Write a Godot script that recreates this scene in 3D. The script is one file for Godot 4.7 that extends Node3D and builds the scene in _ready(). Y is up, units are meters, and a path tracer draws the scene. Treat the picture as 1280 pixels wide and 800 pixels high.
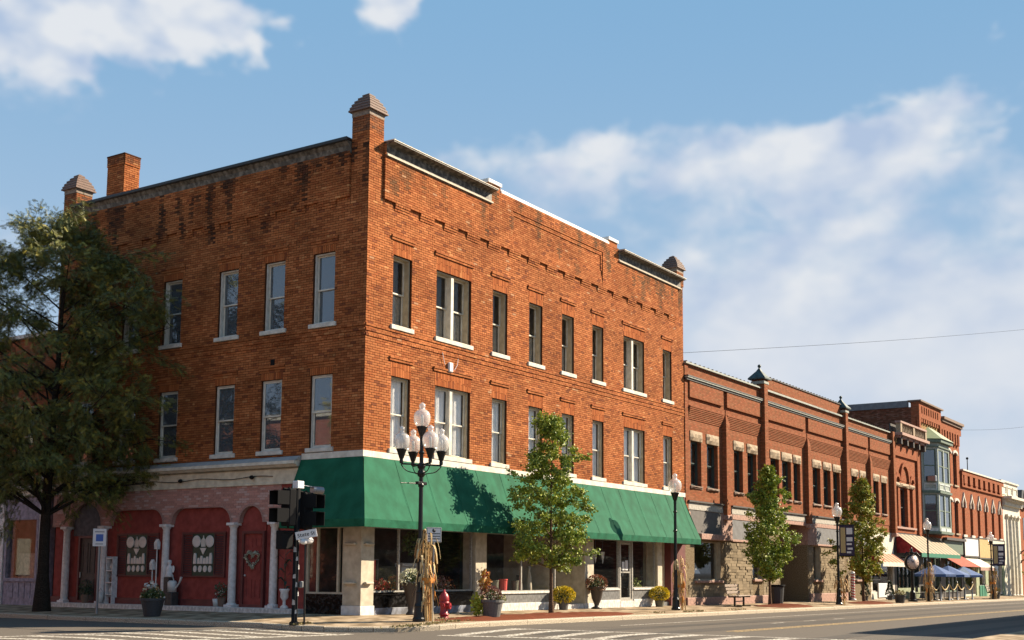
extends Node3D
# A three-storey brick corner building with a green awning on a sunlit main street.

const SUN_TO := Vector3(1.4, 1.1, 1.0)
const FRONT := Transform3D(Basis(Vector3(1, 0, 0), Vector3(0, 1, 0), Vector3(0, 0, 1)), Vector3.ZERO)
const SIDE := Transform3D(Basis(Vector3(0, 0, 1), Vector3(0, 1, 0), Vector3(-1, 0, 0)), Vector3.ZERO)
var M := {}
var names := {}
var rng := RandomNumberGenerator.new()

func lin(r: float, g: float, b: float) -> Color:
	return Color(r, g, b).linear_to_srgb()

# ---------------------------------------------------------------- mesh collector
class G:
	var v := PackedVector3Array()
	var n := PackedVector3Array()
	func tri(a: Vector3, b: Vector3, c: Vector3) -> void:   # counter-clockwise seen from outside
		var k := (b - a).cross(c - a)
		if k.length_squared() < 1e-14:
			return
		k = k.normalized()
		v.append(a); v.append(c); v.append(b)
		n.append(k); n.append(k); n.append(k)
	func trin(a: Vector3, b: Vector3, c: Vector3, na: Vector3, nb: Vector3, nc: Vector3) -> void:
		if (b - a).cross(c - a).length_squared() < 1e-16:
			return
		v.append(a); v.append(c); v.append(b)
		n.append(na); n.append(nc); n.append(nb)
	func quad(a: Vector3, b: Vector3, c: Vector3, d: Vector3) -> void:
		tri(a, b, c); tri(a, c, d)
	func box(lo: Vector3, hi: Vector3) -> void:
		var a := lo; var b := hi
		quad(Vector3(a.x, a.y, b.z), Vector3(b.x, a.y, b.z), Vector3(b.x, b.y, b.z), Vector3(a.x, b.y, b.z))
		quad(Vector3(b.x, a.y, a.z), Vector3(a.x, a.y, a.z), Vector3(a.x, b.y, a.z), Vector3(b.x, b.y, a.z))
		quad(Vector3(b.x, a.y, b.z), Vector3(b.x, a.y, a.z), Vector3(b.x, b.y, a.z), Vector3(b.x, b.y, b.z))
		quad(Vector3(a.x, a.y, a.z), Vector3(a.x, a.y, b.z), Vector3(a.x, b.y, b.z), Vector3(a.x, b.y, a.z))
		quad(Vector3(a.x, b.y, b.z), Vector3(b.x, b.y, b.z), Vector3(b.x, b.y, a.z), Vector3(a.x, b.y, a.z))
		quad(Vector3(a.x, a.y, a.z), Vector3(b.x, a.y, a.z), Vector3(b.x, a.y, b.z), Vector3(a.x, a.y, b.z))
	func cbox(lo: Vector3, hi: Vector3, r: float) -> void:   # chamfered box
		var c := (lo + hi) / 2.0
		var h := (hi - lo) / 2.0
		r = minf(r, minf(h.x, minf(h.y, h.z)) * 0.6)
		var axes := [Vector3(1, 0, 0), Vector3(0, 1, 0), Vector3(0, 0, 1)]
		for k in 3:
			for s: float in [-1.0, 1.0]:
				var nn: Vector3 = axes[k] * s
				var p: Vector3 = axes[(k + 1) % 3]
				var q: Vector3 = nn.cross(p)
				var pc: Vector3 = c + nn * h[k]
				var hp: float = absf(h.dot(p)) - r
				var hq: float = absf(h.dot(q)) - r
				quad(pc - p * hp - q * hq, pc + p * hp - q * hq, pc + p * hp + q * hq, pc - p * hp + q * hq)
		for k in 3:
			var d: Vector3 = axes[k]
			var p: Vector3 = axes[(k + 1) % 3]
			var q: Vector3 = axes[(k + 2) % 3]
			var hd: float = h.dot(d) - r
			for sp: float in [-1.0, 1.0]:
				for sq: float in [-1.0, 1.0]:
					var e1: Vector3 = c + p * sp * h.dot(p) + q * sq * (h.dot(q) - r)
					var e2: Vector3 = c + p * sp * (h.dot(p) - r) + q * sq * h.dot(q)
					if sp * sq > 0:
						quad(e1 - d * hd, e2 - d * hd, e2 + d * hd, e1 + d * hd)
					else:
						quad(e1 - d * hd, e1 + d * hd, e2 + d * hd, e2 - d * hd)
		for sx: float in [-1.0, 1.0]:
			for sy: float in [-1.0, 1.0]:
				for sz: float in [-1.0, 1.0]:
					var a := c + Vector3(sx * h.x, sy * (h.y - r), sz * (h.z - r))
					var b := c + Vector3(sx * (h.x - r), sy * h.y, sz * (h.z - r))
					var e := c + Vector3(sx * (h.x - r), sy * (h.y - r), sz * h.z)
					if sx * sy * sz > 0:
						tri(a, b, e)
					else:
						tri(a, e, b)
	func frame(x0: float, x1: float, y0: float, y1: float, t: float, z0: float, z1: float) -> void:
		box(Vector3(x0, y0, z0), Vector3(x0 + t, y1, z1))
		box(Vector3(x1 - t, y0, z0), Vector3(x1, y1, z1))
		box(Vector3(x0 + t, y0, z0), Vector3(x1 - t, y0 + t, z1))
		box(Vector3(x0 + t, y1 - t, z0), Vector3(x1 - t, y1, z1))
	func tube(pts: Array, rad: Array, sides := 8, caps := true) -> void:
		var rings: Array = []
		var nrm: Array = []
		var m := pts.size()
		var up := Vector3(0.31, 0.2, 0.93)
		for i in m:
			var a: Vector3 = pts[maxi(i - 1, 0)]
			var b: Vector3 = pts[mini(i + 1, m - 1)]
			var d: Vector3 = (b - a).normalized()
			if absf(d.dot(up)) > 0.95:
				up = Vector3(0.9, 0.1, 0.2)
			var s := d.cross(up).normalized()
			var t := d.cross(s)
			up = -t
			var ring := PackedVector3Array()
			var rn := PackedVector3Array()
			for k in sides:
				var ang := TAU * k / sides
				var o := s * cos(ang) + t * sin(ang)
				ring.append(pts[i] + o * rad[i])
				rn.append(o)
			rings.append(ring); nrm.append(rn)
		for i in m - 1:
			for k in sides:
				var k2 := (k + 1) % sides
				var r0: PackedVector3Array = rings[i]
				var r1: PackedVector3Array = rings[i + 1]
				var n0: PackedVector3Array = nrm[i]
				var n1: PackedVector3Array = nrm[i + 1]
				trin(r0[k], r0[k2], r1[k2], n0[k], n0[k2], n1[k2])
				trin(r0[k], r1[k2], r1[k], n0[k], n1[k2], n1[k])
		if caps:
			for e in [0, m - 1]:
				var ring: PackedVector3Array = rings[e]
				for k in range(1, sides - 1):
					if e == 0:
						tri(ring[0], ring[k + 1], ring[k])
					else:
						tri(ring[0], ring[k], ring[k + 1])
	func lathe(prof: Array, sides := 16, at := Vector3.ZERO, hard := false, flute := 0.0) -> void:
		var m := prof.size()
		for i in m - 1:
			var p: Vector2 = prof[i]
			var q: Vector2 = prof[i + 1]
			for k in sides:
				var a0 := TAU * k / sides
				var a1 := TAU * (k + 1) / sides
				var f0 := 1.0 + (flute if k % 2 == 0 else 0.0)
				var f1 := 1.0 + (flute if (k + 1) % 2 == 0 else 0.0)
				var d0 := Vector3(cos(a0), 0, -sin(a0))
				var d1 := Vector3(cos(a1), 0, -sin(a1))
				var A := at + d0 * p.x * f0 + Vector3(0, p.y, 0)
				var B := at + d1 * p.x * f1 + Vector3(0, p.y, 0)
				var C := at + d1 * q.x * f1 + Vector3(0, q.y, 0)
				var D := at + d0 * q.x * f0 + Vector3(0, q.y, 0)
				if hard:
					tri(A, B, C); tri(A, C, D)
				else:
					var s0: Vector2 = (q - p)
					var sp := s0
					var sq := s0
					if i > 0:
						sp = s0.normalized() + (p - prof[i - 1]).normalized()
					if i < m - 2:
						sq = s0.normalized() + (prof[i + 2] - q).normalized()
					var np0 := (d0 * sp.y - Vector3(0, sp.x, 0)).normalized()
					var np1 := (d1 * sp.y - Vector3(0, sp.x, 0)).normalized()
					var nq0 := (d0 * sq.y - Vector3(0, sq.x, 0)).normalized()
					var nq1 := (d1 * sq.y - Vector3(0, sq.x, 0)).normalized()
					trin(A, B, C, np0, np1, nq1)
					trin(A, C, D, np0, nq1, nq0)
	func prism(poly: PackedVector2Array, z0: float, z1: float) -> void:   # polygon in x,y, extruded along z
		var p := poly
		if Geometry2D.is_polygon_clockwise(p):
			p = p.duplicate(); p.reverse()
		var ix := Geometry2D.triangulate_polygon(p)
		for i in range(0, ix.size(), 3):
			var a := p[ix[i]]; var b := p[ix[i + 1]]; var c := p[ix[i + 2]]
			if (b - a).cross(c - a) < 0:
				var t := b; b = c; c = t
			tri(Vector3(a.x, a.y, z1), Vector3(b.x, b.y, z1), Vector3(c.x, c.y, z1))
			tri(Vector3(a.x, a.y, z0), Vector3(c.x, c.y, z0), Vector3(b.x, b.y, z0))
		for i in p.size():
			var a := p[i]; var b := p[(i + 1) % p.size()]
			quad(Vector3(a.x, a.y, z0), Vector3(b.x, b.y, z0), Vector3(b.x, b.y, z1), Vector3(a.x, a.y, z1))
	func ball(c: Vector3, r: Vector3, sides := 12, rows := 8) -> void:
		for i in rows:
			for k in sides:
				var P: Array = []
				for q in [[i, k], [i, k + 1], [i + 1, k + 1], [i + 1, k]]:
					var th: float = PI * q[0] / rows
					var ph: float = TAU * q[1] / sides
					P.append(Vector3(sin(th) * cos(ph), -cos(th), -sin(th) * sin(ph)))
				trin(c + P[0] * r, c + P[1] * r, c + P[2] * r, (P[0] / r).normalized(), (P[1] / r).normalized(), (P[2] / r).normalized())
				trin(c + P[0] * r, c + P[2] * r, c + P[3] * r, (P[0] / r).normalized(), (P[2] / r).normalized(), (P[3] / r).normalized())
	func wall(u0: float, u1: float, y0: float, y1: float, holes: Array, z0: float, z1: float) -> void:   # slab with openings
		var us: Array = [u0, u1]
		var ys: Array = [y0, y1]
		for h: Rect2 in holes:
			for q in [h.position.x, h.end.x]:
				if q > u0 and q < u1 and not us.has(q): us.append(q)
			for q in [h.position.y, h.end.y]:
				if q > y0 and q < y1 and not ys.has(q): ys.append(q)
		us.sort(); ys.sort()
		var full := func(i: int, j: int) -> bool:
			if i < 0 or j < 0 or i >= us.size() - 1 or j >= ys.size() - 1: return false
			var c := Vector2((us[i] + us[i + 1]) / 2.0, (ys[j] + ys[j + 1]) / 2.0)
			for h: Rect2 in holes:
				if h.has_point(c): return false
			return true
		for i in us.size() - 1:
			for j in ys.size() - 1:
				if not full.call(i, j): continue
				var a: float = us[i]; var b: float = us[i + 1]; var c: float = ys[j]; var d: float = ys[j + 1]
				quad(Vector3(a, c, z1), Vector3(b, c, z1), Vector3(b, d, z1), Vector3(a, d, z1))
				quad(Vector3(b, c, z0), Vector3(a, c, z0), Vector3(a, d, z0), Vector3(b, d, z0))
				if not full.call(i + 1, j): quad(Vector3(b, c, z1), Vector3(b, c, z0), Vector3(b, d, z0), Vector3(b, d, z1))
				if not full.call(i - 1, j): quad(Vector3(a, c, z0), Vector3(a, c, z1), Vector3(a, d, z1), Vector3(a, d, z0))
				if not full.call(i, j + 1): quad(Vector3(a, d, z1), Vector3(b, d, z1), Vector3(b, d, z0), Vector3(a, d, z0))
				if not full.call(i, j - 1): quad(Vector3(a, c, z0), Vector3(b, c, z0), Vector3(b, c, z1), Vector3(a, c, z1))
	func mesh() -> ArrayMesh:
		var a := []
		a.resize(Mesh.ARRAY_MAX)
		a[Mesh.ARRAY_VERTEX] = v
		a[Mesh.ARRAY_NORMAL] = n
		var m := ArrayMesh.new()
		m.add_surface_from_arrays(Mesh.PRIMITIVE_TRIANGLES, a)
		return m

# ---------------------------------------------------------------- object helpers
func numbered(called: String) -> String:
	if not names.has(called):
		names[called] = 0
		return called
	names[called] += 1
	return "%s_%03d" % [called, names[called]]

func part(g: G, called: String, m: Material, parent: Node, xf := Transform3D.IDENTITY) -> MeshInstance3D:
	return put(g.mesh(), called, m, parent, xf)

func put(mesh: Mesh, called: String, m: Material, parent: Node, xf := Transform3D.IDENTITY) -> MeshInstance3D:
	var o := MeshInstance3D.new()
	o.mesh = mesh
	o.material_override = m
	o.transform = xf
	o.name = called
	parent.add_child(o, true)
	return o

func hold(called: String, parent: Node, xf := Transform3D.IDENTITY) -> Node3D:
	var o := Node3D.new()
	o.name = called
	o.transform = xf
	parent.add_child(o, true)
	return o

func tag(o: Node, label: String, category: String, group := "") -> void:
	o.set_meta("label", label)
	o.set_meta("category", category)
	if group != "": o.set_meta("group", group)

func thing(called: String, label: String, category: String, at := Vector3.ZERO, turn := 0.0, group := "") -> Node3D:
	var o := Node3D.new()
	o.name = numbered(called)
	add_child(o)
	o.position = at
	o.rotation.y = turn
	tag(o, label, category, group)
	return o

func dup(src: Node3D, called: String, label: String, at: Vector3, turn := 0.0) -> Node3D:
	var r: Node3D = src.duplicate()
	r.name = numbered(called)
	add_child(r)
	r.position = at
	r.rotation.y = turn
	r.set_meta("label", label)
	return r

func struct(g: G, called: String, m: Material) -> MeshInstance3D:
	var o := part(g, numbered(called), m, self)
	o.set_meta("kind", "structure")
	return o

# height of the pavement; the road lies KERB below it
const KERB := 0.14
func ground(x: float, z: float) -> float:
	return -0.006 * maxf(x, 0) + 0.03 * clampf(x, -4, 0) - 0.03 * clampf(z, 0, 4.2) - 0.008 * maxf(z - 4.2, 0)

func on(x: float, z: float) -> Vector3:
	return Vector3(x, ground(x, z), z)

# ---------------------------------------------------------------- materials
func noise_image(size: int, freq: float, octaves: int, seed_: int, lo: Color, hi: Color, contrast := 1.0) -> Image:
	var f := FastNoiseLite.new()
	f.seed = seed_
	f.frequency = freq
	f.fractal_octaves = octaves
	f.noise_type = FastNoiseLite.TYPE_SIMPLEX_SMOOTH
	var g := f.get_seamless_image(size, size)
	g.convert(Image.FORMAT_L8)
	var src := g.get_data()
	var out := PackedByteArray()
	out.resize(size * size * 3)
	var ramp: Array = []
	for i in 256:
		var t := clampf((i / 255.0 - 0.5) * contrast + 0.5, 0, 1)
		var c := lo.lerp(hi, t)
		ramp.append([int(c.r * 255), int(c.g * 255), int(c.b * 255)])
	for i in size * size:
		var c: Array = ramp[src[i]]
		out[i * 3] = c[0]; out[i * 3 + 1] = c[1]; out[i * 3 + 2] = c[2]
	return Image.create_from_data(size, size, false, Image.FORMAT_RGB8, out)

var tex := {}
func noise_tex(key: String, size: int, freq: float, octaves: int, lo: Color, hi: Color, contrast := 1.0) -> Texture2D:
	if not tex.has(key):
		tex[key] = ImageTexture.create_from_image(noise_image(size, freq, octaves, hash(key) % 9999, lo, hi, contrast))
	return tex[key]

func mat(key: String, c: Color, rough := 0.8, metal := 0.0, texture: Texture2D = null, scale := 1.0) -> StandardMaterial3D:
	var m := StandardMaterial3D.new()
	m.albedo_color = c
	m.roughness = rough
	m.metallic = metal
	if texture:
		m.albedo_texture = texture
		m.uv1_triplanar = true
		m.uv1_world_triplanar = true
		m.uv1_scale = Vector3.ONE * scale
	M[key] = m
	return m

func relief(key: String, texture: Texture2D, cm: float) -> void:
	M[key].heightmap_enabled = true
	M[key].heightmap_texture = texture
	M[key].heightmap_scale = cm

func materials() -> void:
	var w := Color.WHITE
	var mott := noise_tex("mottle", 512, 0.012, 5, Color(0.78, 0.78, 0.78), w, 1.5)
	var soft := noise_tex("soft", 512, 0.010, 5, Color(0.86, 0.85, 0.84), w, 1.4)
	var fine := noise_tex("fine", 512, 0.05, 4, Color(0.78, 0.78, 0.78), w, 1.8)
	var grit := noise_tex("grit", 512, 0.16, 3, Color(0.74, 0.74, 0.74), w, 1.6)
	var blot := noise_tex("blotch", 512, 0.006, 5, Color(0.70, 0.68, 0.65), w, 1.9)
	var streak := noise_tex("streaks", 512, 0.02, 5, Color(0.45, 0.42, 0.38), w, 2.4)
	# main brick: the copies carry the colour of each brick
	var b := mat("brick", w, 0.9, 0, grit, 2.3)
	b.vertex_color_use_as_albedo = true
	mat("mortar", lin(0.085, 0.036, 0.018), 0.95, 0, fine, 1.1)
	mat("mortar_pink", lin(0.44, 0.27, 0.235), 0.95, 0, fine, 1.1)
	mat("stone_white", lin(0.68, 0.64, 0.56), 0.75, 0, soft, 0.55)
	mat("sill_stone", lin(0.62, 0.59, 0.53), 0.8, 0, soft, 0.55)
	mat("frame_paint", lin(0.42, 0.35, 0.245), 0.6, 0, soft, 0.5)
	mat("mullion_paint", lin(0.66, 0.62, 0.53), 0.6, 0, soft, 0.5)
	mat("cornice_tin", lin(0.15, 0.13, 0.105), 0.6, 0.0, streak, 0.35)
	mat("cornice_dark", lin(0.035, 0.034, 0.035), 0.5, 0.3, mott, 0.8)
	mat("coping_white", lin(0.78, 0.77, 0.74), 0.6, 0, soft, 0.55)
	mat("slate_cap", lin(0.17, 0.10, 0.075), 0.7, 0, mott, 1.5)
	mat("roof_tar", lin(0.05, 0.05, 0.05), 0.9, 0, mott, 0.4)
	mat("interior", lin(0.16, 0.14, 0.12), 0.9, 0, mott, 0.3)
	mat("interior_dark", lin(0.10, 0.09, 0.08), 0.9, 0, mott, 0.3)
	mat("blind", lin(0.80, 0.80, 0.80), 0.9, 0, soft, 0.3)
	mat("curtain", lin(0.30, 0.27, 0.22), 0.9, 0, mott, 0.8)
	var gl := mat("glass", Color(0.4, 0.42, 0.42, 0.02), 0.01)
	gl.transparency = BaseMaterial3D.TRANSPARENCY_ALPHA
	gl.metallic_specular = 0.34
	var ol := mat("glass_old", Color(0.50, 0.53, 0.56, 0.0), 0.02, 0.55)
	ol.transparency = BaseMaterial3D.TRANSPARENCY_ALPHA
	ol.metallic_specular = 0.6
	# awning and shopfront
	mat("awning", lin(0.018, 0.122, 0.068), 0.75, 0, noise_tex("cloth", 512, 0.012, 6, Color(0.80, 0.82, 0.80), w, 1.6), 0.22)
	mat("awning_valance", lin(0.017, 0.115, 0.064), 0.75, 0, tex["cloth"], 0.35)
	mat("pilaster", lin(0.50, 0.44, 0.34), 0.7, 0, soft, 0.55)
	mat("pilaster_base", lin(0.66, 0.65, 0.63), 0.7, 0, soft, 0.55)
	mat("bulkhead_grey", lin(0.20, 0.20, 0.20), 0.35, 0, mott, 0.8)
	mat("bulkhead_blue", lin(0.22, 0.24, 0.30), 0.5, 0, blot, 0.9)
	mat("bulkhead_black", lin(0.02, 0.02, 0.021), 0.15, 0, noise_tex("marble", 512, 0.015, 6, Color(0.25, 0.25, 0.25), w, 3.0), 0.7)
	mat("step_white", lin(0.66, 0.63, 0.60), 0.8, 0, mott, 0.9)
	mat("metal_frame", lin(0.46, 0.44, 0.40), 0.45, 0.2, fine, 0.5)
	mat("door_dark", lin(0.05, 0.045, 0.04), 0.5, 0, mott, 0.8)
	mat("maroon", lin(0.29, 0.066, 0.056), 0.65, 0, soft, 0.55)
	mat("maroon_dark", lin(0.13, 0.030, 0.028), 0.6, 0, soft, 0.55)
	mat("column_white", lin(0.76, 0.73, 0.72), 0.7, 0, soft, 1.3)
	mat("frieze_cream", lin(0.68, 0.61, 0.47), 0.7, 0, soft, 0.55)
	mat("ledge_grey", lin(0.40, 0.39, 0.38), 0.8, 0, soft, 0.55)
	mat("ledge_lip", lin(0.70, 0.65, 0.55), 0.7, 0, soft, 0.55)
	mat("tile_grey", lin(0.10, 0.10, 0.115), 0.8, 0, mott, 0.6)
	mat("panel_green", lin(0.012, 0.045, 0.03), 0.5)
	mat("china_white", lin(0.70, 0.69, 0.66), 0.3, 0, fine, 2.0)
	mat("shutter_maroon", lin(0.07, 0.02, 0.02), 0.6)
	mat("mauve", lin(0.33, 0.30, 0.38), 0.7, 0, mott, 0.6)
	# street
	mat("asphalt", lin(0.165, 0.143, 0.121), 0.9, 0, grit, 0.9)
	mat("concrete", lin(0.40, 0.31, 0.215), 0.9, 0, blot, 0.42)
	mat("granite", lin(0.62, 0.53, 0.41), 0.85, 0, noise_tex("granite", 512, 0.08, 4, Color(0.5, 0.48, 0.45), w, 2.4), 0.8)
	mat("line_white", lin(0.62, 0.58, 0.51), 0.8, 0, noise_tex("worn", 512, 0.05, 5, Color(0.55, 0.52, 0.48), w, 2.8), 0.35)
	mat("line_yellow", lin(0.62, 0.43, 0.17), 0.8, 0, tex["worn"], 0.35)
	mat("asphalt_worn", lin(0.125, 0.112, 0.10), 0.9, 0, grit, 0.9)
	mat("tar", lin(0.035, 0.034, 0.034), 0.6)
	mat("mulch", lin(0.17, 0.050, 0.025), 0.95, 0, grit, 5.0)
	mat("soil", lin(0.05, 0.035, 0.025), 0.95, 0, grit, 4.0)
	mat("earth", lin(0.12, 0.11, 0.085), 0.95, 0, blot, 0.1)
	mat("black_iron", lin(0.012, 0.012, 0.013), 0.35, 0.4)
	mat("dark_metal", lin(0.012, 0.012, 0.013), 0.85, 0.0)
	M["dark_metal"].metallic_specular = 0.2
	mat("grey_steel", lin(0.28, 0.29, 0.31), 0.4, 0.6, fine, 3.0)
	mat("sign_white", lin(0.62, 0.60, 0.60), 0.5)
	mat("sign_blue", lin(0.03, 0.10, 0.36), 0.5)
	mat("ink", lin(0.02, 0.02, 0.025), 0.6)
	mat("hydrant_red", lin(0.36, 0.022, 0.035), 0.4, 0, fine, 3.0)
	var gb := mat("globe", Color(0.94, 0.92, 0.90, 0.22), 0.16)
	gb.transparency = BaseMaterial3D.TRANSPARENCY_ALPHA
	mat("corn_husk", lin(0.62, 0.42, 0.19), 0.85, 0, mott, 4.0)
	M["corn_husk"].backlight_enabled = true
	M["corn_husk"].backlight = Color(0.3, 0.22, 0.12)
	mat("corn_pale", lin(0.66, 0.50, 0.27), 0.85, 0, mott, 4.0)
	M["corn_pale"].backlight_enabled = true
	M["corn_pale"].backlight = Color(0.3, 0.24, 0.14)
	mat("corn_rust", lin(0.50, 0.25, 0.08), 0.85, 0, mott, 4.0)
	mat("corn_orange", lin(0.55, 0.20, 0.03), 0.8)
	mat("pot_grey", lin(0.13, 0.125, 0.12), 0.7, 0, mott, 2.0)
	mat("pot_dark", lin(0.045, 0.045, 0.05), 0.6, 0, mott, 2.0)
	mat("pot_olive", lin(0.17, 0.16, 0.115), 0.7, 0, mott, 2.0)
	mat("urn_brown", lin(0.06, 0.045, 0.038), 0.5, 0, mott, 2.0)
	mat("bark", lin(0.20, 0.13, 0.09), 0.95, 0, streak, 2.5)
	mat("bark_dark", lin(0.055, 0.045, 0.038), 0.95, 0, streak, 2.5)
	for k in [["leaf", 0.5], ["leaf_dark", 0.35], ["petal", 0.3]]:
		var lf := mat(k[0], w, 0.6)
		lf.vertex_color_use_as_albedo = true
		lf.backlight_enabled = true
		lf.backlight = Color(k[1], k[1], k[1])
	mat("wood_slat", lin(0.42, 0.33, 0.27), 0.7, 0, streak, 2.5)
	mat("bin_dark", lin(0.035, 0.037, 0.04), 0.5, 0, fine, 2.0)
	# the row to the right
	mat("brick_row", lin(0.92, 0.92, 0.92), 0.9, 0, brick_tex("row", Color(0.545, 0.325, 0.215), 0.10), 1.0 / 1.92)
	mat("brick_far", lin(0.92, 0.92, 0.92), 0.9, 0, brick_tex("far", Color(0.58, 0.335, 0.225), 0.10), 1.0 / 1.92)
	mat("brick_side_shaded", lin(0.92, 0.92, 0.92), 0.9, 0, brick_tex("side", Color(0.44, 0.27, 0.20), 0.20), 1.0 / 1.92)  # darker copy of the row brick: side-wall shade is put into the colour
	mat("brick_cream", lin(0.92, 0.92, 0.92), 0.9, 0, brick_tex("cream", Color(0.62, 0.49, 0.33), 0.12), 1.0 / 1.92)
	mat("brick_across", lin(0.9, 0.9, 0.9), 0.9, 0, brick_tex("across", Color(0.62, 0.38, 0.30), 0.12), 1.0 / 1.92)
	mat("row_stone", lin(0.38, 0.28, 0.18), 0.85, 0, grit, 1.6)
	mat("row_sill", lin(0.22, 0.14, 0.10), 0.85, 0, grit, 1.6)
	mat("row_coping", lin(0.30, 0.32, 0.28), 0.6, 0, soft, 0.55)
	mat("row_copper", lin(0.05, 0.085, 0.085), 0.6, 0.2, blot, 1.4)
	mat("row_trim_dark", lin(0.06, 0.05, 0.045), 0.6, 0, mott, 0.8)
	mat("row_frame", lin(0.03, 0.05, 0.045), 0.5)
	mat("row_pink", lin(0.38, 0.215, 0.165), 0.7, 0, mott, 0.9)
	mat("row_sign_grey", lin(0.15, 0.15, 0.16), 0.6, 0, soft, 0.55)
	mat("row_sign_dark", lin(0.10, 0.09, 0.085), 0.7, 0, soft, 0.55)
	mat("cap_stone", lin(0.26, 0.20, 0.155), 0.8, 0, mott, 1.5)
	mat("row_board", lin(0.42, 0.39, 0.34), 0.7, 0, mott, 0.9)
	mat("rubble", lin(0.28, 0.225, 0.155), 0.9, 0, noise_tex("rubble", 512, 0.05, 4, Color(0.55, 0.5, 0.42), w, 2.2), 0.7)
	mat("oriel_green", lin(0.11, 0.16, 0.115), 0.6, 0, mott, 0.8)
	mat("oriel_roof", lin(0.19, 0.245, 0.12), 0.6, 0, mott, 0.8)
	mat("oriel_paint", lin(0.34, 0.39, 0.34), 0.6, 0, mott, 0.8)
	mat("oriel_white", lin(0.58, 0.62, 0.60), 0.6, 0, mott, 0.8)
	mat("bank_white", lin(0.60, 0.56, 0.47), 0.7, 0, soft, 0.55)
	mat("shop_yellow", lin(0.46, 0.32, 0.12), 0.7, 0, soft, 0.55)
	mat("shop_white", lin(0.62, 0.58, 0.50), 0.7, 0, soft, 0.55)
	mat("shop_green", lin(0.30, 0.34, 0.20), 0.7, 0, mott, 0.5)
	mat("shop_tile_green", lin(0.02, 0.16, 0.09), 0.5)
	mat("stripe_tan", lin(0.40, 0.29, 0.175), 0.8, 0, soft, 0.4)
	mat("stripe_olive", lin(0.115, 0.095, 0.068), 0.8, 0, soft, 0.4)
	mat("awning_red", lin(0.30, 0.04, 0.04), 0.8, 0, mott, 0.4)
	mat("awning_brick", lin(0.42, 0.12, 0.085), 0.8, 0, mott, 0.4)
	mat("parasol_blue", lin(0.055, 0.12, 0.31), 0.8, 0, mott, 0.6)
	mat("parasol_pale", lin(0.30, 0.38, 0.50), 0.8, 0, mott, 0.6)
	mat("rope", lin(0.50, 0.38, 0.20), 0.9)
	mat("banner_purple", lin(0.03, 0.022, 0.055), 0.8)
	mat("banner_tan", lin(0.42, 0.32, 0.15), 0.8)
	mat("clock_face", lin(0.55, 0.42, 0.37), 0.4)
	mat("chair_dark", lin(0.03, 0.028, 0.03), 0.5, 0.3)
	mat("barber_red", lin(0.38, 0.035, 0.04), 0.4)
	mat("cloth_red", lin(0.55, 0.07, 0.06), 0.9)
	mat("lens_dark", lin(0.10, 0.02, 0.015), 0.2)
	mat("mansard", lin(0.045, 0.05, 0.06), 0.6, 0, mott, 1.0)

func matt_down() -> void:   # cloth, brick and bark have next to no gloss
	for k in M:
		var key: String = k
		if key.begins_with("brick") or key.begins_with("awning") or key.begins_with("mortar") or key.begins_with("bark") or key in ["maroon", "asphalt", "asphalt_worn", "concrete", "mulch", "rubble"]:
			M[k].metallic_specular = 0.2

func brick_tex(key: String, base: Color, vary: float) -> Texture2D:   # running bond too far off to tell the bricks apart; 1.92 m a side
	var s := 512
	var im := Image.create(s, s, false, Image.FORMAT_RGB8)
	var r := RandomNumberGenerator.new()
	r.seed = hash(key)
	im.fill(base.lerp(Color(0.5, 0.42, 0.36), 0.35).darkened(0.2))
	var ch := s / 24.0
	for j in 24:
		for i in 9:
			var x := int(round((i + (0.5 if j % 2 else 0.0)) * s / 8.0)) % s
			var t := r.randf_range(-vary, vary)
			var c := base.darkened(absf(t)) if t < 0 else base.lightened(t * 0.7)
			c.r = clampf(c.r + r.randf_range(-0.03, 0.03), 0, 1)
			var y := int(round(j * ch))
			for q in [x, x - s]:
				im.fill_rect(Rect2i(q + 1, y + 1, s / 8 - 3, int(ch) - 3), c)
	return ImageTexture.create_from_image(im)

# ---------------------------------------------------------------- brickwork
# Bricks laid in running bond on the plane u,y of xf (w outwards). Each brick is a box of its own; the `own` nearest ones become parts,
# the rest one part of kind stuff.
const COURSE := 0.08
const BRICK := 0.24
var unit_box: ArrayMesh
var brick_mats: Array = []

func brick_tone(r: RandomNumberGenerator) -> Color:
	var t := r.randf()
	var c := Color(0.43, 0.147, 0.053)
	if t < 0.24: c = Color(0.36, 0.112, 0.040)
	elif t < 0.48: c = Color(0.50, 0.180, 0.068)
	elif t < 0.53: c = Color(0.25, 0.080, 0.036)
	elif t < 0.54: c = Color(0.58, 0.25, 0.10)
	return c * r.randf_range(0.88, 1.13)

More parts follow.
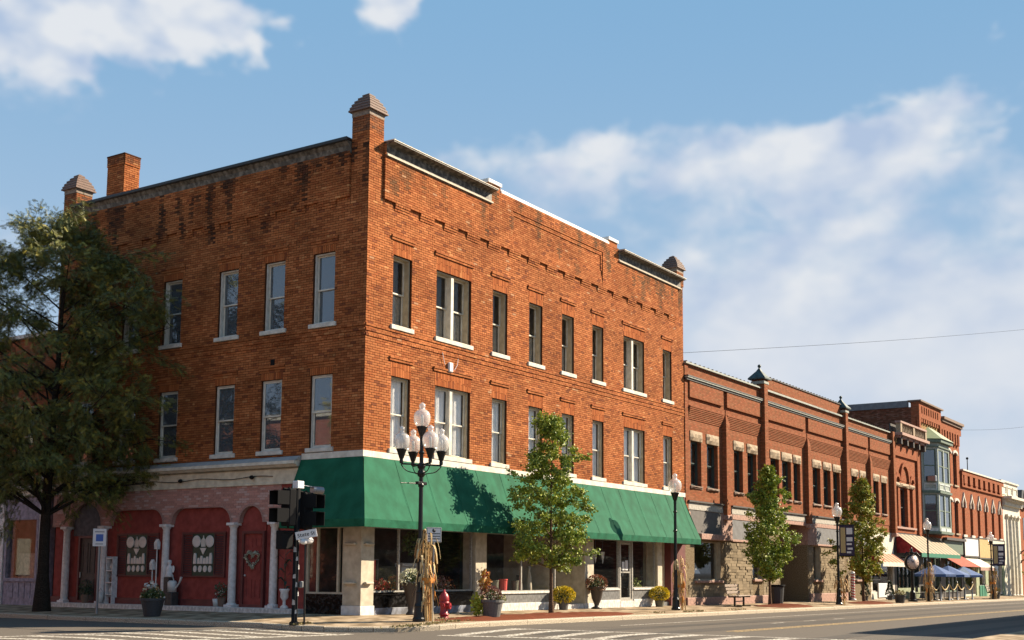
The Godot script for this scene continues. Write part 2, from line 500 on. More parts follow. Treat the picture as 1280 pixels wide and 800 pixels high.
func bricks(parent: Node3D, xf: Transform3D, u0: float, u1: float, y0: float, y1: float, holes: Array, tone: Callable, lift: Callable, r: RandomNumberGenerator, own := 0, from := Vector3.ZERO) -> void:
	var list: Array = []
	var j0 := int(floor(y0 / COURSE + 0.001))
	var j1 := int(ceil(y1 / COURSE - 0.001))
	for j in range(j0, j1):
		var ya := maxf(j * COURSE, y0)
		var yb := minf((j + 1) * COURSE, y1)
		if yb - ya < 0.02: continue
		var ym := (ya + yb) / 2.0
		var cuts: Array = []
		for h: Rect2 in holes:
			if ym > h.position.y and ym < h.end.y: cuts.append([h.position.x, h.end.x])
		var i := int(floor(u0 / BRICK)) - 1
		var off := BRICK / 2.0 if j % 2 else 0.0
		var header := j % 7 == 3
		while i * BRICK + off < u1:
			var a := i * BRICK + off
			var spans: Array = [[maxf(a, u0), minf(a + BRICK, u1)]]
			if header:
				spans = [[maxf(a, u0), minf(a + BRICK / 2, u1)], [maxf(a + BRICK / 2, u0), minf(a + BRICK, u1)]]
			i += 1
			for c in cuts:
				var nxt: Array = []
				for s in spans:
					if c[1] <= s[0] or c[0] >= s[1]:
						nxt.append(s); continue
					if c[0] > s[0]: nxt.append([s[0], c[0]])
					if c[1] < s[1]: nxt.append([c[1], s[1]])
				spans = nxt
			for s in spans:
				if s[1] - s[0] < 0.025: continue
				var um: float = (s[0] + s[1]) / 2.0
				var w: float = lift.call(um, ym)
				if w < -0.5: continue
				list.append([um, ym, s[1] - s[0] - 0.014, yb - ya - 0.015, w + 0.009 + r.randf_range(-0.0035, 0.0035), tone.call(um, ym, r)])
	lay(parent, xf, list, r, own, from)

func lay(parent: Node3D, xf: Transform3D, list: Array, r: RandomNumberGenerator, own := 0, from := Vector3.ZERO) -> void:
	if unit_box == null:
		var g := G.new()
		g.box(Vector3(-0.5, -0.5, -1), Vector3(0.5, 0.5, 0))
		unit_box = g.mesh()
	var mine := {}
	if own > 0:
		var order: Array = []
		for k in list.size():
			order.append([(xf * Vector3(list[k][0], list[k][1], 0)).distance_squared_to(from), k])
		order.sort_custom(func(p, q): return p[0] < q[0])
		for k in mini(own, order.size()): mine[order[k][1]] = true
	var mm := MultiMesh.new()
	mm.transform_format = MultiMesh.TRANSFORM_3D
	mm.use_colors = true
	mm.mesh = unit_box
	mm.instance_count = list.size() - mine.size()
	var at := 0
	for k in list.size():
		var e: Array = list[k]
		var deep: float = 0.05 + maxf(e[4] - 0.01, 0.0)
		var b := Basis(Vector3(0, 0, 1), r.randf_range(-0.008, 0.008)) * Basis.from_scale(Vector3(e[2], e[3], deep))
		var t := xf * Transform3D(b, Vector3(e[0], e[1], e[4]))
		if mine.has(k):
			put(unit_box, "brick", brick_mats[r.randi() % brick_mats.size()], parent, t)
		else:
			mm.set_instance_transform(at, t)
			mm.set_instance_color(at, e[5])
			at += 1
	var o := MultiMeshInstance3D.new()
	o.name = "brickwork"
	o.multimesh = mm
	o.material_override = M["brick"]
	o.set_meta("kind", "stuff")
	parent.add_child(o, true)

func soldiers(list: Array, u0: float, u1: float, y0: float, rows: int, r: RandomNumberGenerator) -> void:   # bricks on end above a window
	var n := int(round((u1 - u0) / 0.085))
	var tall := rows * 0.24
	for i in n:
		var cut := tall * r.randf_range(0.35, 0.65) if rows > 1 else tall
		for q in ([[0.0, cut], [cut, tall]] if rows > 1 else [[0.0, tall]]):
			var c := brick_tone(r)
			list.append([u0 + (i + 0.5) * (u1 - u0) / n, y0 + (q[0] + q[1]) / 2.0, (u1 - u0) / n - 0.014, q[1] - q[0] - 0.012, 0.008 + r.randf_range(-0.003, 0.003), Color(c.r * 1.03, c.g * 0.93, c.b * 0.85)])

# ---------------------------------------------------------------- windows
# origin: middle of the foot of the opening, on the brick face; z outwards
func make_window(called: String, w: float, h: float, double: bool, glass: String, blind: String, blind_top: float, parent: Node3D, jamb := "frame_paint", deep := 0.36) -> Node3D:
	var o := hold(called, parent)
	var g := G.new()
	var t := 0.055
	g.frame(-w / 2, w / 2, 0, h, t, -deep, -0.085)
	g.frame(-w / 2 + 0.012, w / 2 - 0.012, 0.012, h - 0.012, 0.035, -0.085, -0.068)
	part(g, "frame", M[jamb], o)
	var bays: Array = [[-w / 2 + t, w / 2 - t]]
	if double:
		bays = [[-w / 2 + t, -0.085], [0.085, w / 2 - t]]
		g = G.new()
		g.cbox(Vector3(-0.085, t, -deep + 0.01), Vector3(0.085, h - t, -0.075), 0.012)
		part(g, "mullion", M["mullion_paint"], o)
	for b in bays:
		var mid := h * 0.49
		for k in 2:
			var y0: float = t if k == 0 else mid - 0.02
			var y1: float = mid + 0.02 if k == 0 else h - t
			var z: float = -deep + (0.03 if k == 0 else 0.075)
			g = G.new()
			g.frame(b[0], b[1], y0, y1, 0.042, z - 0.02, z + 0.02)
			var s := part(g, "sash", M["mullion_paint"], o)
			g = G.new()
			g.box(Vector3(b[0] + 0.043, y0 + 0.043, z - 0.004), Vector3(b[1] - 0.043, y1 - 0.043, z + 0.001))
			part(g, "pane", M[glass], o)
		if blind != "":
			g = G.new()
			var n := 26
			var x0: float = b[0] + 0.02
			var x1: float = b[1] - 0.02
			for i in n:   # soft folds
				var a0 := x0 + (x1 - x0) * i / n
				var a1 := x0 + (x1 - x0) * (i + 1) / n
				var d0 := -deep - 0.045 + 0.018 * sin(i * 1.7) + 0.01 * sin(i * 0.6)
				var d1 := -deep - 0.045 + 0.018 * sin((i + 1) * 1.7) + 0.01 * sin((i + 1) * 0.6)
				g.quad(Vector3(a0, 0.06, d0), Vector3(a1, 0.06, d1), Vector3(a1, h * blind_top, d1), Vector3(a0, h * blind_top, d0))
				g.quad(Vector3(a1, 0.06, d1 - 0.004), Vector3(a0, 0.06, d0 - 0.004), Vector3(a0, h * blind_top, d0 - 0.004), Vector3(a1, h * blind_top, d1 - 0.004))
			part(g, "curtain", M[blind if blind != "" else "blind"], o)
	return o

func copy_part(src: Node3D, called: String, parent: Node3D, xf: Transform3D) -> Node3D:
	var r: Node3D = src.duplicate()
	r.name = called
	parent.add_child(r, true)
	r.transform = xf
	return r

# ---------------------------------------------------------------- the corner building
const WX := [[1.31, 2.27], [3.63, 5.64], [7.0, 7.94], [9.43, 10.37], [11.83, 12.75], [14.25, 15.17], [16.95, 18.87], [20.72, 21.62]]
const WZ := [[-2.23, -1.31], [-4.40, -3.49], [-6.56, -5.66], [-9.37, -8.43], [-11.55, -10.63], [-13.9, -12.95]]
const UP0 := 9.20
const UP1 := 11.51
const LO0 := 5.20
const LO1 := 7.54

func corbel_lift(u: float, y: float, edge: float) -> float:
	# frieze above 13.18 stands proud, carried on stepped teeth; belt courses under the upper sills; labels over the windows
	if y > 13.18:
		return 0.075 if u > 0.72 and u < edge else 0.0
	if y > 12.94 and u > 0.72 and u < edge:
		var p := fposmod(u - 1.29, 1.333)
		if p < 0.78:
			return 0.022 + 0.022 * floorf((y - 12.94) / COURSE)
		return 0.0
	if y > 8.56 and y < 9.04:
		var k := int(floor(y / COURSE))
		return 0.030 if k % 2 == 0 else 0.004
	return 0.0

func corner_building() -> void:
	var r := RandomNumberGenerator.new()
	r.seed = 11
	for k in 10:
		var c := brick_tone(r)
		brick_mats.append(mat("brick_%d" % k, lin(c.r, c.g, c.b), 0.9, 0, tex["grit"], 2.3))
	var B := thing("corner_building", "three-storey orange brick corner building with long green awning and brick piers", "building")
	var stain := FastNoiseLite.new()
	stain.seed = 5
	stain.frequency = 0.55
	stain.fractal_octaves = 4
	var front_tone := func(u: float, y: float, rr: RandomNumberGenerator) -> Color:
		var c := brick_tone(rr)
		# black soot and lichen where water runs off the cornice
		if y > 13.3:
			var s := stain.get_noise_2d(u * 2.2, y * 0.7) + (0.10 if u > 16.4 or (u > 5.6 and u < 7.2) or (u > 0.6 and u < 2.0) else -0.12) + (y - 14.3) * 0.16
			if s > 0.12: c = c.lerp(Color(0.10, 0.07, 0.04), clampf((s - 0.12) * 3.0, 0, 0.85) * rr.randf_range(0.5, 1.0))
		var e := stain.get_noise_2d(u * 1.3 + 90, y * 1.3)
		c = c * (1.0 + 0.30 * stain.get_noise_2d(u * 0.55 - 60, y * 0.9))   # weathered and cleaned patches
		if e > 0.30 and rr.randf() < 0.05: c = c.lerp(Color(0.66, 0.42, 0.25), 0.5)   # pale efflorescence
		return c
	var side_tone := func(u: float, y: float, rr: RandomNumberGenerator) -> Color:
		var c := brick_tone(rr) * (0.95 + 0.45 * stain.get_noise_2d(u * 0.6 + 200, y * 1.1))  # whole side wall a touch darker than the front, shade mixed into the brick
		if y > 12.6:
			var s := stain.get_noise_2d(u * 2.6 + 40, y * 0.45) + (y - 14.0) * 0.17
			if s > 0.14: c = c.lerp(Color(0.03, 0.022, 0.018), clampf((s - 0.14) * 5.0, 0, 0.92) * rr.randf_range(0.6, 1.0))
		return c
	# ---- front wall
	var FW := hold("front_wall", B)
	var holes: Array = []
	var extra: Array = []
	for k in WX.size():
		for v in [[UP0 - 0.15, UP1], [LO0 - 0.15, LO1]]:
			holes.append(Rect2(WX[k][0], v[0], WX[k][1] - WX[k][0], v[1] - v[0]))
	var nofill: Array = []
	for h: Rect2 in holes:
		nofill.append(h)
		var top := h.end.y
		nofill.append(Rect2(h.position.x - 0.04, top, h.size.x + 0.08, 0.48))
		soldiers(extra, h.position.x - 0.04, h.end.x + 0.04, top, 2, r)
		# label courses: two projecting lines above the flat arch
		var n := int(ceil((h.size.x + 0.26) / BRICK))
		nofill.append(Rect2(h.position.x - 0.13, top + 0.48, h.size.x + 0.26, 0.16))
		for q in 2:
			for i in n:
				var L := (h.size.x + 0.26) / n
				extra.append([h.position.x - 0.13 + (i + 0.5) * L, top + 0.52 + q * 0.08, L - 0.008, 0.062, 0.05 + 0.022 * q, brick_tone(r)])
	nofill.append(Rect2(0.718, 12.94, 0.004, 2.2))
	nofill.append(Rect2(22.198, 12.94, 0.004, 2.2))
	for k in 17:
		nofill.append(Rect2(1.288 + k * 1.333, 12.94, 0.004, 0.24))
		nofill.append(Rect2(2.068 + k * 1.333, 12.94, 0.004, 0.24))
	nofill.append(Rect2(8.148, 13.3, 0.004, 1.4))
	nofill.append(Rect2(14.998, 13.3, 0.004, 1.4))
	nofill.append(Rect2(8.268, 13.9, 0.004, 0.7))
	nofill.append(Rect2(14.878, 13.9, 0.004, 0.7))
	# recessed panel in the raised middle of the parapet
	var front_lift := func(u: float, y: float) -> float:
		if y > 15.02 and (u < 6.62 or u > 16.4): return -1.0
		if u > 8.15 and u < 15.0 and y > 13.3 and y < 14.72:
			if y < 13.9: return lerpf(0.075, 0.012, clampf((y - 13.25) / 0.62, 0, 1))
			return 0.012 if (u > 8.27 and u < 14.88 and y < 14.6) else 0.044
		return corbel_lift(u, y, 22.2)
	var g := G.new()
	g.wall(0.003, 22.9, 5.04, 15.02, holes, -0.4, 0.0)
	g.box(Vector3(6.62, 15.02, -0.4), Vector3(16.4, 15.22, 0.0))
	part(g, "mortar", M["mortar"], FW)
	bricks(FW, FRONT, 0.0, 22.9, 5.04, 15.2, nofill, front_tone, front_lift, r, 300, Vector3(-28, 1.3, 24))
	lay(FW, FRONT, extra, r)
	# ---- side wall
	var SW := hold("side_wall", B)
	holes = []; extra = []; nofill = []
	for k in WZ.size():
		for v in [[UP0 - 0.15, UP1], [LO0 - 0.15, LO1]]:
			holes.append(Rect2(WZ[k][0], v[0], WZ[k][1] - WZ[k][0], v[1] - v[0]))
	for h: Rect2 in holes:
		nofill.append(h)
		var top := h.end.y
		nofill.append(Rect2(h.position.x - 0.04, top, h.size.x + 0.08, 0.40))
		soldiers(extra, h.position.x - 0.04, h.end.x + 0.04, top, 1, r)
		var n := 5
		nofill.append(Rect2(h.position.x - 0.13, top + 0.24, h.size.x + 0.26, 0.24))
		for q in 3:
			for i in n:
				var L := (h.size.x + 0.26) / n
				extra.append([h.position.x - 0.13 + (i + 0.5) * L, top + 0.28 + q * 0.08, L - 0.008, 0.068, 0.008 if q == 0 else 0.035 + 0.03 * (q - 1), brick_tone(r)])
	nofill.append(Rect2(-0.722, 12.94, 0.004, 2.1))
	for k in 11:
		nofill.append(Rect2(-1.292 - k * 1.333, 12.94, 0.004, 0.24))
		nofill.append(Rect2(-2.072 - k * 1.333, 12.94, 0.004, 0.24))
	var side_lift := func(u: float, y: float) -> float:
		if y > 15.0: return -1.0
		return corbel_lift(-u, y, 14.6)
	g = G.new()
	g.wall(-15.3, -0.003, 4.9, 15.0, holes, -0.4, 0.0)
	part(g, "mortar", M["mortar"], SW, SIDE)
	bricks(SW, SIDE, -15.3, 0.0, 5.0, 15.0, nofill, side_tone, side_lift, r)
	lay(SW, SIDE, extra, r)
	# ---- shell: far walls, floors, roof
	g = G.new()
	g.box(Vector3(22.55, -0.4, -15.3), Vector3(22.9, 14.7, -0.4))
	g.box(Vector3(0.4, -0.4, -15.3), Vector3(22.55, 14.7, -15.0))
	part(g, "back_wall", M["brick_side_shaded"], B)
	g = G.new()
	g.box(Vector3(0.4, 14.2, -15.0), Vector3(22.55, 14.4, -0.4))
	part(g, "roof", M["roof_tar"], B)
	g = G.new()
	g.box(Vector3(0.4, 4.70, -15.0), Vector3(22.55, 4.9, -0.4))
	g.box(Vector3(0.4, 8.55, -15.0), Vector3(22.55, 8.8, -0.4))
	part(g, "upper_floor", M["interior"], B)
	g = G.new()
	for x in [3.0, 6.3, 8.7, 11.1, 13.5, 16.0, 19.8]:
		g.box(Vector3(x - 0.06, 4.9, -4.5), Vector3(x + 0.06, 14.2, -0.4))
	for z in [-3.0, -7.5, -10.0]:
		g.box(Vector3(0.4, 4.9, z - 0.06), Vector3(2.94, 14.2, z + 0.06))
	g.box(Vector3(2.8, 4.9, -15.0), Vector3(2.94, 14.2, -4.6))
	g.box(Vector3(2.94, 4.9, -4.62), Vector3(22.55, 14.2, -4.5))
	part(g, "partition", M["interior"], B)
	# ---- windows of the upper floors
	var fu := make_window("window", 0.94, UP1 - UP0, false, "glass", "curtain", 0.47, B)
	var fud := make_window("window", 1.96, UP1 - UP0, true, "glass", "curtain", 0.47, B)
	var fl := make_window("window", 0.94, LO1 - LO0, false, "glass", "blind", 0.98, B, "frame_paint", 0.26)
	var fld := make_window("window", 1.96, LO1 - LO0, true, "glass", "blind", 0.98, B, "frame_paint", 0.26)
	var su := make_window("window", 0.92, UP1 - UP0, false, "glass_old", "", 0.5, B, "sill_stone", 0.26)
	var sl := make_window("window", 0.92, LO1 - LO0, false, "glass_old", "", 0.5, B, "sill_stone", 0.17)
	for s in [[fu, 0.94], [fud, 1.96], [fl, 0.94], [fld, 1.96]]:
		g = G.new()
		g.cbox(Vector3(-s[1] / 2 - 0.12, -0.15, -0.30), Vector3(s[1] / 2 + 0.12, 0.0, 0.075), 0.012)
		part(g, "sill", M["sill_stone"], s[0])
	for s in [su, sl]:
		g = G.new()
		g.cbox(Vector3(-0.58, -0.14, -0.24), Vector3(0.58, 0.0, 0.075), 0.012)
		part(g, "sill", M["sill_stone"], s)
	for k in WX.size():
		var dbl: bool = k == 1 or k == 6
		var mid: float = (WX[k][0] + WX[k][1]) / 2.0
		if k <= 1:
			(fud if dbl else fu).position = Vector3(mid, UP0, 0)
			(fld if dbl else fl).position = Vector3(mid, LO0, 0)
		else:
			copy_part(fud if dbl else fu, "window", B, Transform3D(Basis(), Vector3(mid, UP0, 0)))
			copy_part(fld if dbl else fl, "window", B, Transform3D(Basis(), Vector3(mid, LO0, 0)))
	for k in WZ.size():
		var mid: float = (WZ[k][0] + WZ[k][1]) / 2.0
		var ta := SIDE * Transform3D(Basis(), Vector3(mid, UP0, 0))
		var tb := SIDE * Transform3D(Basis(), Vector3(mid, LO0, 0))
		if k == 0:
			su.transform = ta
			sl.transform = tb
		else:
			copy_part(su, "window", B, ta)
			copy_part(sl, "window", B, tb)
	# ---- cornices and copings
	for s in [[0.78, 6.74, "cornice"], [16.40, 22.5, "cornice"]]:
		g = G.new()
		var prof := PackedVector2Array([Vector2(0.0, 14.60), Vector2(0.10, 14.60), Vector2(0.12, 14.68), Vector2(0.09, 14.72), Vector2(0.09, 14.98), Vector2(0.14, 15.02), Vector2(0.38, 15.06), Vector2(0.38, 15.10), Vector2(0.0, 15.12)])
		var rot := Transform3D(Basis(Vector3(0, 0, 1), Vector3(0, 1, 0), Vector3(-1, 0, 0)), Vector3.ZERO)   # profile x outwards (world z), extruded along -x
		g.prism(prof, -s[1], -s[0])
		var co := part(g, s[2], M["cornice_tin"], B, rot)
		g = G.new()
		g.box(Vector3(s[0] - 0.02, 15.105, -0.4), Vector3(s[1] + 0.02, 15.13, 0.40))
		part(g, "gutter", M["ledge_lip"], co, rot.affine_inverse())
		g = G.new()
		g.box(Vector3(s[0] - 0.03, 14.63, 0.0), Vector3(s[1] + 0.03, 14.685, 0.15))
		part(g, "soffit_moulding", M["frame_paint"], co, rot.affine_inverse())
		g = G.new()
		for k in int((s[1] - s[0]) / 0.42):   # little standing seams along the top edge
			var x: float = s[0] + 0.1 + k * 0.42
			g.box(Vector3(x, 15.135, -0.3), Vector3(x + 0.05, 15.19, 0.33))
		part(g, "seam", M["cornice_dark"], co, rot.affine_inverse()).set_meta("kind", "stuff")
	g = G.new()
	g.box(Vector3(7.43, 15.22, -0.46), Vector3(15.6, 15.30, 0.06))
	g.box(Vector3(7.43, 15.30, -0.42), Vector3(15.6, 15.36, 0.02))
	part(g, "coping", M["coping_white"], B)
	for x in [6.6, 15.6]:
		g = G.new()
		g.box(Vector3(x + 0.02, 15.22, -0.45), Vector3(x + 0.81, 15.42, 0.004))
		var blk := part(g, "parapet_block", M["brick_7"], B)
		g = G.new()
		g.cbox(Vector3(x - 0.02, 15.42, -0.5), Vector3(x + 0.85, 15.56, 0.06), 0.01)
		part(g, "coping_stone", M["coping_white"], blk)
	g = G.new()   # side cornice, weathered tin under a dark gutter
	var sp := PackedVector2Array([Vector2(0.0, 14.62), Vector2(0.06, 14.62), Vector2(0.08, 14.70), Vector2(0.12, 14.86), Vector2(0.20, 14.98), Vector2(0.20, 15.0), Vector2(0.0, 15.0)])
	g.prism(sp, 0.72, 14.6)
	var sc := part(g, "cornice", M["cornice_tin"], B, Transform3D(Basis(Vector3(-1, 0, 0), Vector3(0, 1, 0), Vector3(0, 0, -1)), Vector3.ZERO))
	g = G.new()
	g.cbox(Vector3(-0.27, 14.99, -14.6), Vector3(0.42, 15.13, -0.72), 0.03)
	part(g, "gutter", M["cornice_dark"], sc, sc.transform.affine_inverse())
	# ---- piers with stepped caps
	for s in [[0.0, 0.0, 0.72, 15.80], [22.28, 0.0, 0.72, 15.50], [0.0, -14.58, 0.72, 15.70]]:
		var pr := hold("brick_pier", B)
		var y0 := 14.85
		g = G.new()
		g.box(Vector3(s[0] + 0.004, y0, s[1] - s[2] + 0.004), Vector3(s[0] + s[2] - 0.004, s[3], s[1] - 0.004))
		part(g, "mortar", M["mortar"], pr)
		var tone := func(u: float, y: float, rr: RandomNumberGenerator) -> Color:
			return brick_tone(rr) if y < s[3] - 0.5 else brick_tone(rr).lerp(Color(0.10, 0.08, 0.065), rr.randf_range(0.1, 0.7))
		var flat := func(_u: float, _y: float) -> float: return 0.0
		bricks(pr, Transform3D(Basis(), Vector3(0, 0, s[1])), s[0], s[0] + s[2], y0, s[3], [], tone, flat, r)
		bricks(pr, Transform3D(SIDE.basis, Vector3(s[0], 0, 0)), s[1] - s[2], s[1], y0, s[3], [], tone, flat, r)
		bricks(pr, Transform3D(Basis(Vector3(0, 0, -1), Vector3(0, 1, 0), Vector3(1, 0, 0)), Vector3(s[0] + s[2], 0, 0)), -s[1], -s[1] + s[2], y0, s[3], [], tone, flat, r)
		# ashlar band then six shingled tiers
		g = G.new()
		var c := Vector3(s[0] + s[2] / 2, 0, s[1] - s[2] / 2)
		var hw: float = s[2] / 2
		g.box(c + Vector3(-hw - 0.01, s[3], -hw - 0.01), c + Vector3(hw + 0.01, s[3] + 0.17, hw + 0.01))
		part(g, "stone_band", M["cap_stone"], pr)
		g = G.new()
		var tiers := [[0.10, 0.0], [0.072, 0.10], [0.030, 0.21], [-0.03, 0.33], [-0.11, 0.45], [-0.21, 0.57]]
		var by: float = s[3] + 0.17
		for k in tiers.size():
			var a: float = hw + tiers[k][0]
			var b: float = (hw + tiers[k + 1][0] - 0.018) if k < 5 else 0.015
			var ya: float = by + tiers[k][1]
			var yb: float = by + (tiers[k + 1][1] if k < 5 else 0.70)
			var lowq := [Vector3(-a, ya, a), Vector3(a, ya, a), Vector3(a, ya, -a), Vector3(-a, ya, -a)]
			var topq := [Vector3(-b, yb, b), Vector3(b, yb, b), Vector3(b, yb, -b), Vector3(-b, yb, -b)]
			for q in 4:
				var q2 := (q + 1) % 4
				g.quad(c + lowq[q], c + lowq[q2], c + lowq[q2] + Vector3(0, 0.045, 0), c + lowq[q] + Vector3(0, 0.045, 0))
				g.quad(c + lowq[q] + Vector3(0, 0.045, 0), c + lowq[q2] + Vector3(0, 0.045, 0), c + topq[q2], c + topq[q])
			g.quad(c + lowq[3], c + lowq[2], c + lowq[1], c + lowq[0])
		part(g, "cap", M["slate_cap"], pr)
	# ---- chimney
	var ch := hold("chimney", B)
	g = G.new()
	g.box(Vector3(0.004, 14.9, -12.796), Vector3(0.696, 16.69, -11.854))
	part(g, "mortar", M["mortar"], ch)
	var ct := func(_u: float, _y: float, rr: RandomNumberGenerator) -> Color: return brick_tone(rr).lerp(Color(0.09, 0.05, 0.035), rr.randf_range(0.3, 0.75) if _y > 16.38 else 0.0)   # sooty head
	var cl := func(_u: float, y: float) -> float: return 0.03 if y > 16.3 else 0.0
	bricks(ch, Transform3D(Basis(), Vector3(0, 0, -11.85)), 0.0, 0.7, 14.9, 16.7, [], ct, cl, r)
	bricks(ch, SIDE, -12.8, -11.85, 14.9, 16.7, [], ct, cl, r)
	bricks(ch, Transform3D(Basis(Vector3(0, 0, -1), Vector3(0, 1, 0), Vector3(1, 0, 0)), Vector3(0.7, 0, 0)), 11.85, 12.8, 14.9, 16.7, [], ct, cl, r)
	g = G.new()
	g.cbox(Vector3(-0.04, 16.7, -12.84), Vector3(0.74, 16.76, -11.81), 0.015)
	part(g, "chimney_cap", M["mortar"], ch)
	# small white insulator bracket on the front
	g = G.new()
	g.cbox(Vector3(4.28, 8.08, 0.01), Vector3(4.52, 8.42, 0.11), 0.03)
	g.tube([Vector3(4.1, 8.3, 0.05), Vector3(4.0, 8.5, 0.06), Vector3(3.95, 8.7, 0.05)], [0.01, 0.01, 0.01], 5)
	g.tube([Vector3(4.65, 8.2, 0.05), Vector3(4.8, 8.4, 0.06), Vector3(4.85, 8.62, 0.05)], [0.01, 0.01, 0.01], 5)
	part(g, "insulator", M["sign_white"], B)
	g = G.new()   # small iron vent on the side wall
	g.cbox(Vector3(-0.03, 8.02, -4.02), Vector3(-0.005, 8.22, -3.84), 0.005)
	part(g, "vent", M["dark_metal"], B)
	# ---- stone band over the awning
	g = G.new()
	g.cbox(Vector3(-0.05, 4.84, -2.5), Vector3(0.38, 5.04, 0.06), 0.008)
	g.cbox(Vector3(0.38, 4.84, -0.4), Vector3(22.88, 5.04, 0.06), 0.008)
	part(g, "stone_band", M["stone_white"], B)
	awning(B)
	shopfront(B, r)
	arcade(B, r)

func awning(B: Node3D) -> void:
	var A := hold("awning", B)
	var ty := 4.84; var fy := 2.88; var by := 2.64; var pr := 0.95
	var x1 := 22.6; var z1 := -2.5
	var sag := func(t: float, s: float, n: float) -> float:   # cloth hangs a little between its ribs
		return -0.034 * sin(PI * t) * (0.35 + 0.65 * absf(sin(PI * s / n)))
	var g := G.new()
	var nu := 76
	var nv := 6
	for i in nu:
		for k in nv:
			var P: Array = []
			for q in [[i, k + 1], [i + 1, k + 1], [i + 1, k], [i, k]]:
				var t: float = float(q[1]) / nv
				var u: float = float(q[0]) / nu
				var xa := lerpf(0.0, -pr, t)
				var x := lerpf(xa, x1, u)
				var d: float = sag.call(t, x - xa, 1.48)
				P.append(Vector3(x, lerpf(ty, fy, t) + d * 0.43, 0.062 + (pr - 0.062) * t + d * 0.9))
			g.quad(P[0], P[1], P[2], P[3])
			var o := Vector3(0, -0.006, -0.012)
			g.quad(P[1] + o, P[0] + o, P[3] + o, P[2] + o)
	part(g, "front_slope", M["awning"], A)
	g = G.new()
	nu = 14
	for i in nu:
		for k in nv:
			var P: Array = []
			for q in [[i, k + 1], [i + 1, k + 1], [i + 1, k], [i, k]]:
				var t: float = float(q[1]) / nv
				var u: float = float(q[0]) / nu
				var zb := lerpf(0.062, pr, t)
				var z := lerpf(z1, zb, u)
				var d: float = sag.call(t, zb - z, 1.2)
				P.append(Vector3(-(0.052 + (pr - 0.052) * t) - d * 0.9, lerpf(ty, fy, t) + d * 0.43, z))
			g.quad(P[0], P[1], P[2], P[3])
			var o := Vector3(0.012, -0.006, 0)
			g.quad(P[1] + o, P[0] + o, P[3] + o, P[2] + o)
	part(g, "side_slope", M["awning"], A)
	g = G.new()
	for k in 46:   # valance with the slightest ripple
		var a := -pr + (x1 + pr) * k / 46.0
		var b := -pr + (x1 + pr) * (k + 1) / 46.0
		var da := 0.008 * sin(k * 1.3)
		var db := 0.008 * sin((k + 1) * 1.3)
		g.quad(Vector3(a, by, pr + da), Vector3(b, by, pr + db), Vector3(b, fy, pr), Vector3(a, fy, pr))
		g.quad(Vector3(b, by, pr + db - 0.012), Vector3(a, by, pr + da - 0.012), Vector3(a, fy, pr - 0.012), Vector3(b, fy, pr - 0.012))
	g.box(Vector3(-pr, by, z1), Vector3(-pr + 0.012, fy, pr - 0.014))
	part(g, "valance", M["awning_valance"], A)
	for k in 15:   # welted seams of the cloth
		g = G.new()
		var pts: Array = []
		var rr: Array = []
		for q in 7:
			var t := q / 6.0
			var x := 0.0 + 1.48 * (k + 1)
			var d := -0.034 * sin(PI * t) * 0.35
			pts.append(Vector3(x - pr * t * 0.15, lerpf(ty, fy, t) + d * 0.43 + 0.003, 0.062 + (pr - 0.062) * t + d * 0.9 + 0.006)); rr.append(0.0045)
		g.tube(pts, rr, 5)
		part(g, "seam", M["awning_valance"], A)
	g = G.new()   # triangular ends
	g.prism(PackedVector2Array([Vector2(0.01, by), Vector2(pr - 0.015, by), Vector2(pr - 0.015, fy), Vector2(0.065, ty), Vector2(0.01, ty)]), -x1 - 0.0, -x1 + 0.012)
	part(g, "end_panel", M["awning_valance"], A, Transform3D(Basis(Vector3(0, 0, 1), Vector3(0, 1, 0), Vector3(-1, 0, 0)), Vector3.ZERO))
	g = G.new()
	g.prism(PackedVector2Array([Vector2(-0.03, by), Vector2(-pr + 0.015, by), Vector2(-pr + 0.015, fy), Vector2(-0.055, ty), Vector2(-0.03, ty)]), z1, z1 + 0.012)
	part(g, "end_panel", M["awning_valance"], A)
	g = G.new()   # frame bars inside
	for k in 16:
		var x := 0.3 + k * 1.48
		g.tube([Vector3(x, ty - 0.14, 0.08), Vector3(x, fy - 0.06, pr - 0.07)], [0.018, 0.018], 5)
		g.tube([Vector3(x, by + 0.05, 0.02), Vector3(x, by + 0.05, pr - 0.05)], [0.015, 0.015], 5)
	g.tube([Vector3(-0.8, by + 0.03, pr - 0.035), Vector3(x1 - 0.03, by + 0.03, pr - 0.035)], [0.018, 0.018], 6)
	part(g, "rib_frame", M["grey_steel"], A).set_meta("kind", "stuff")

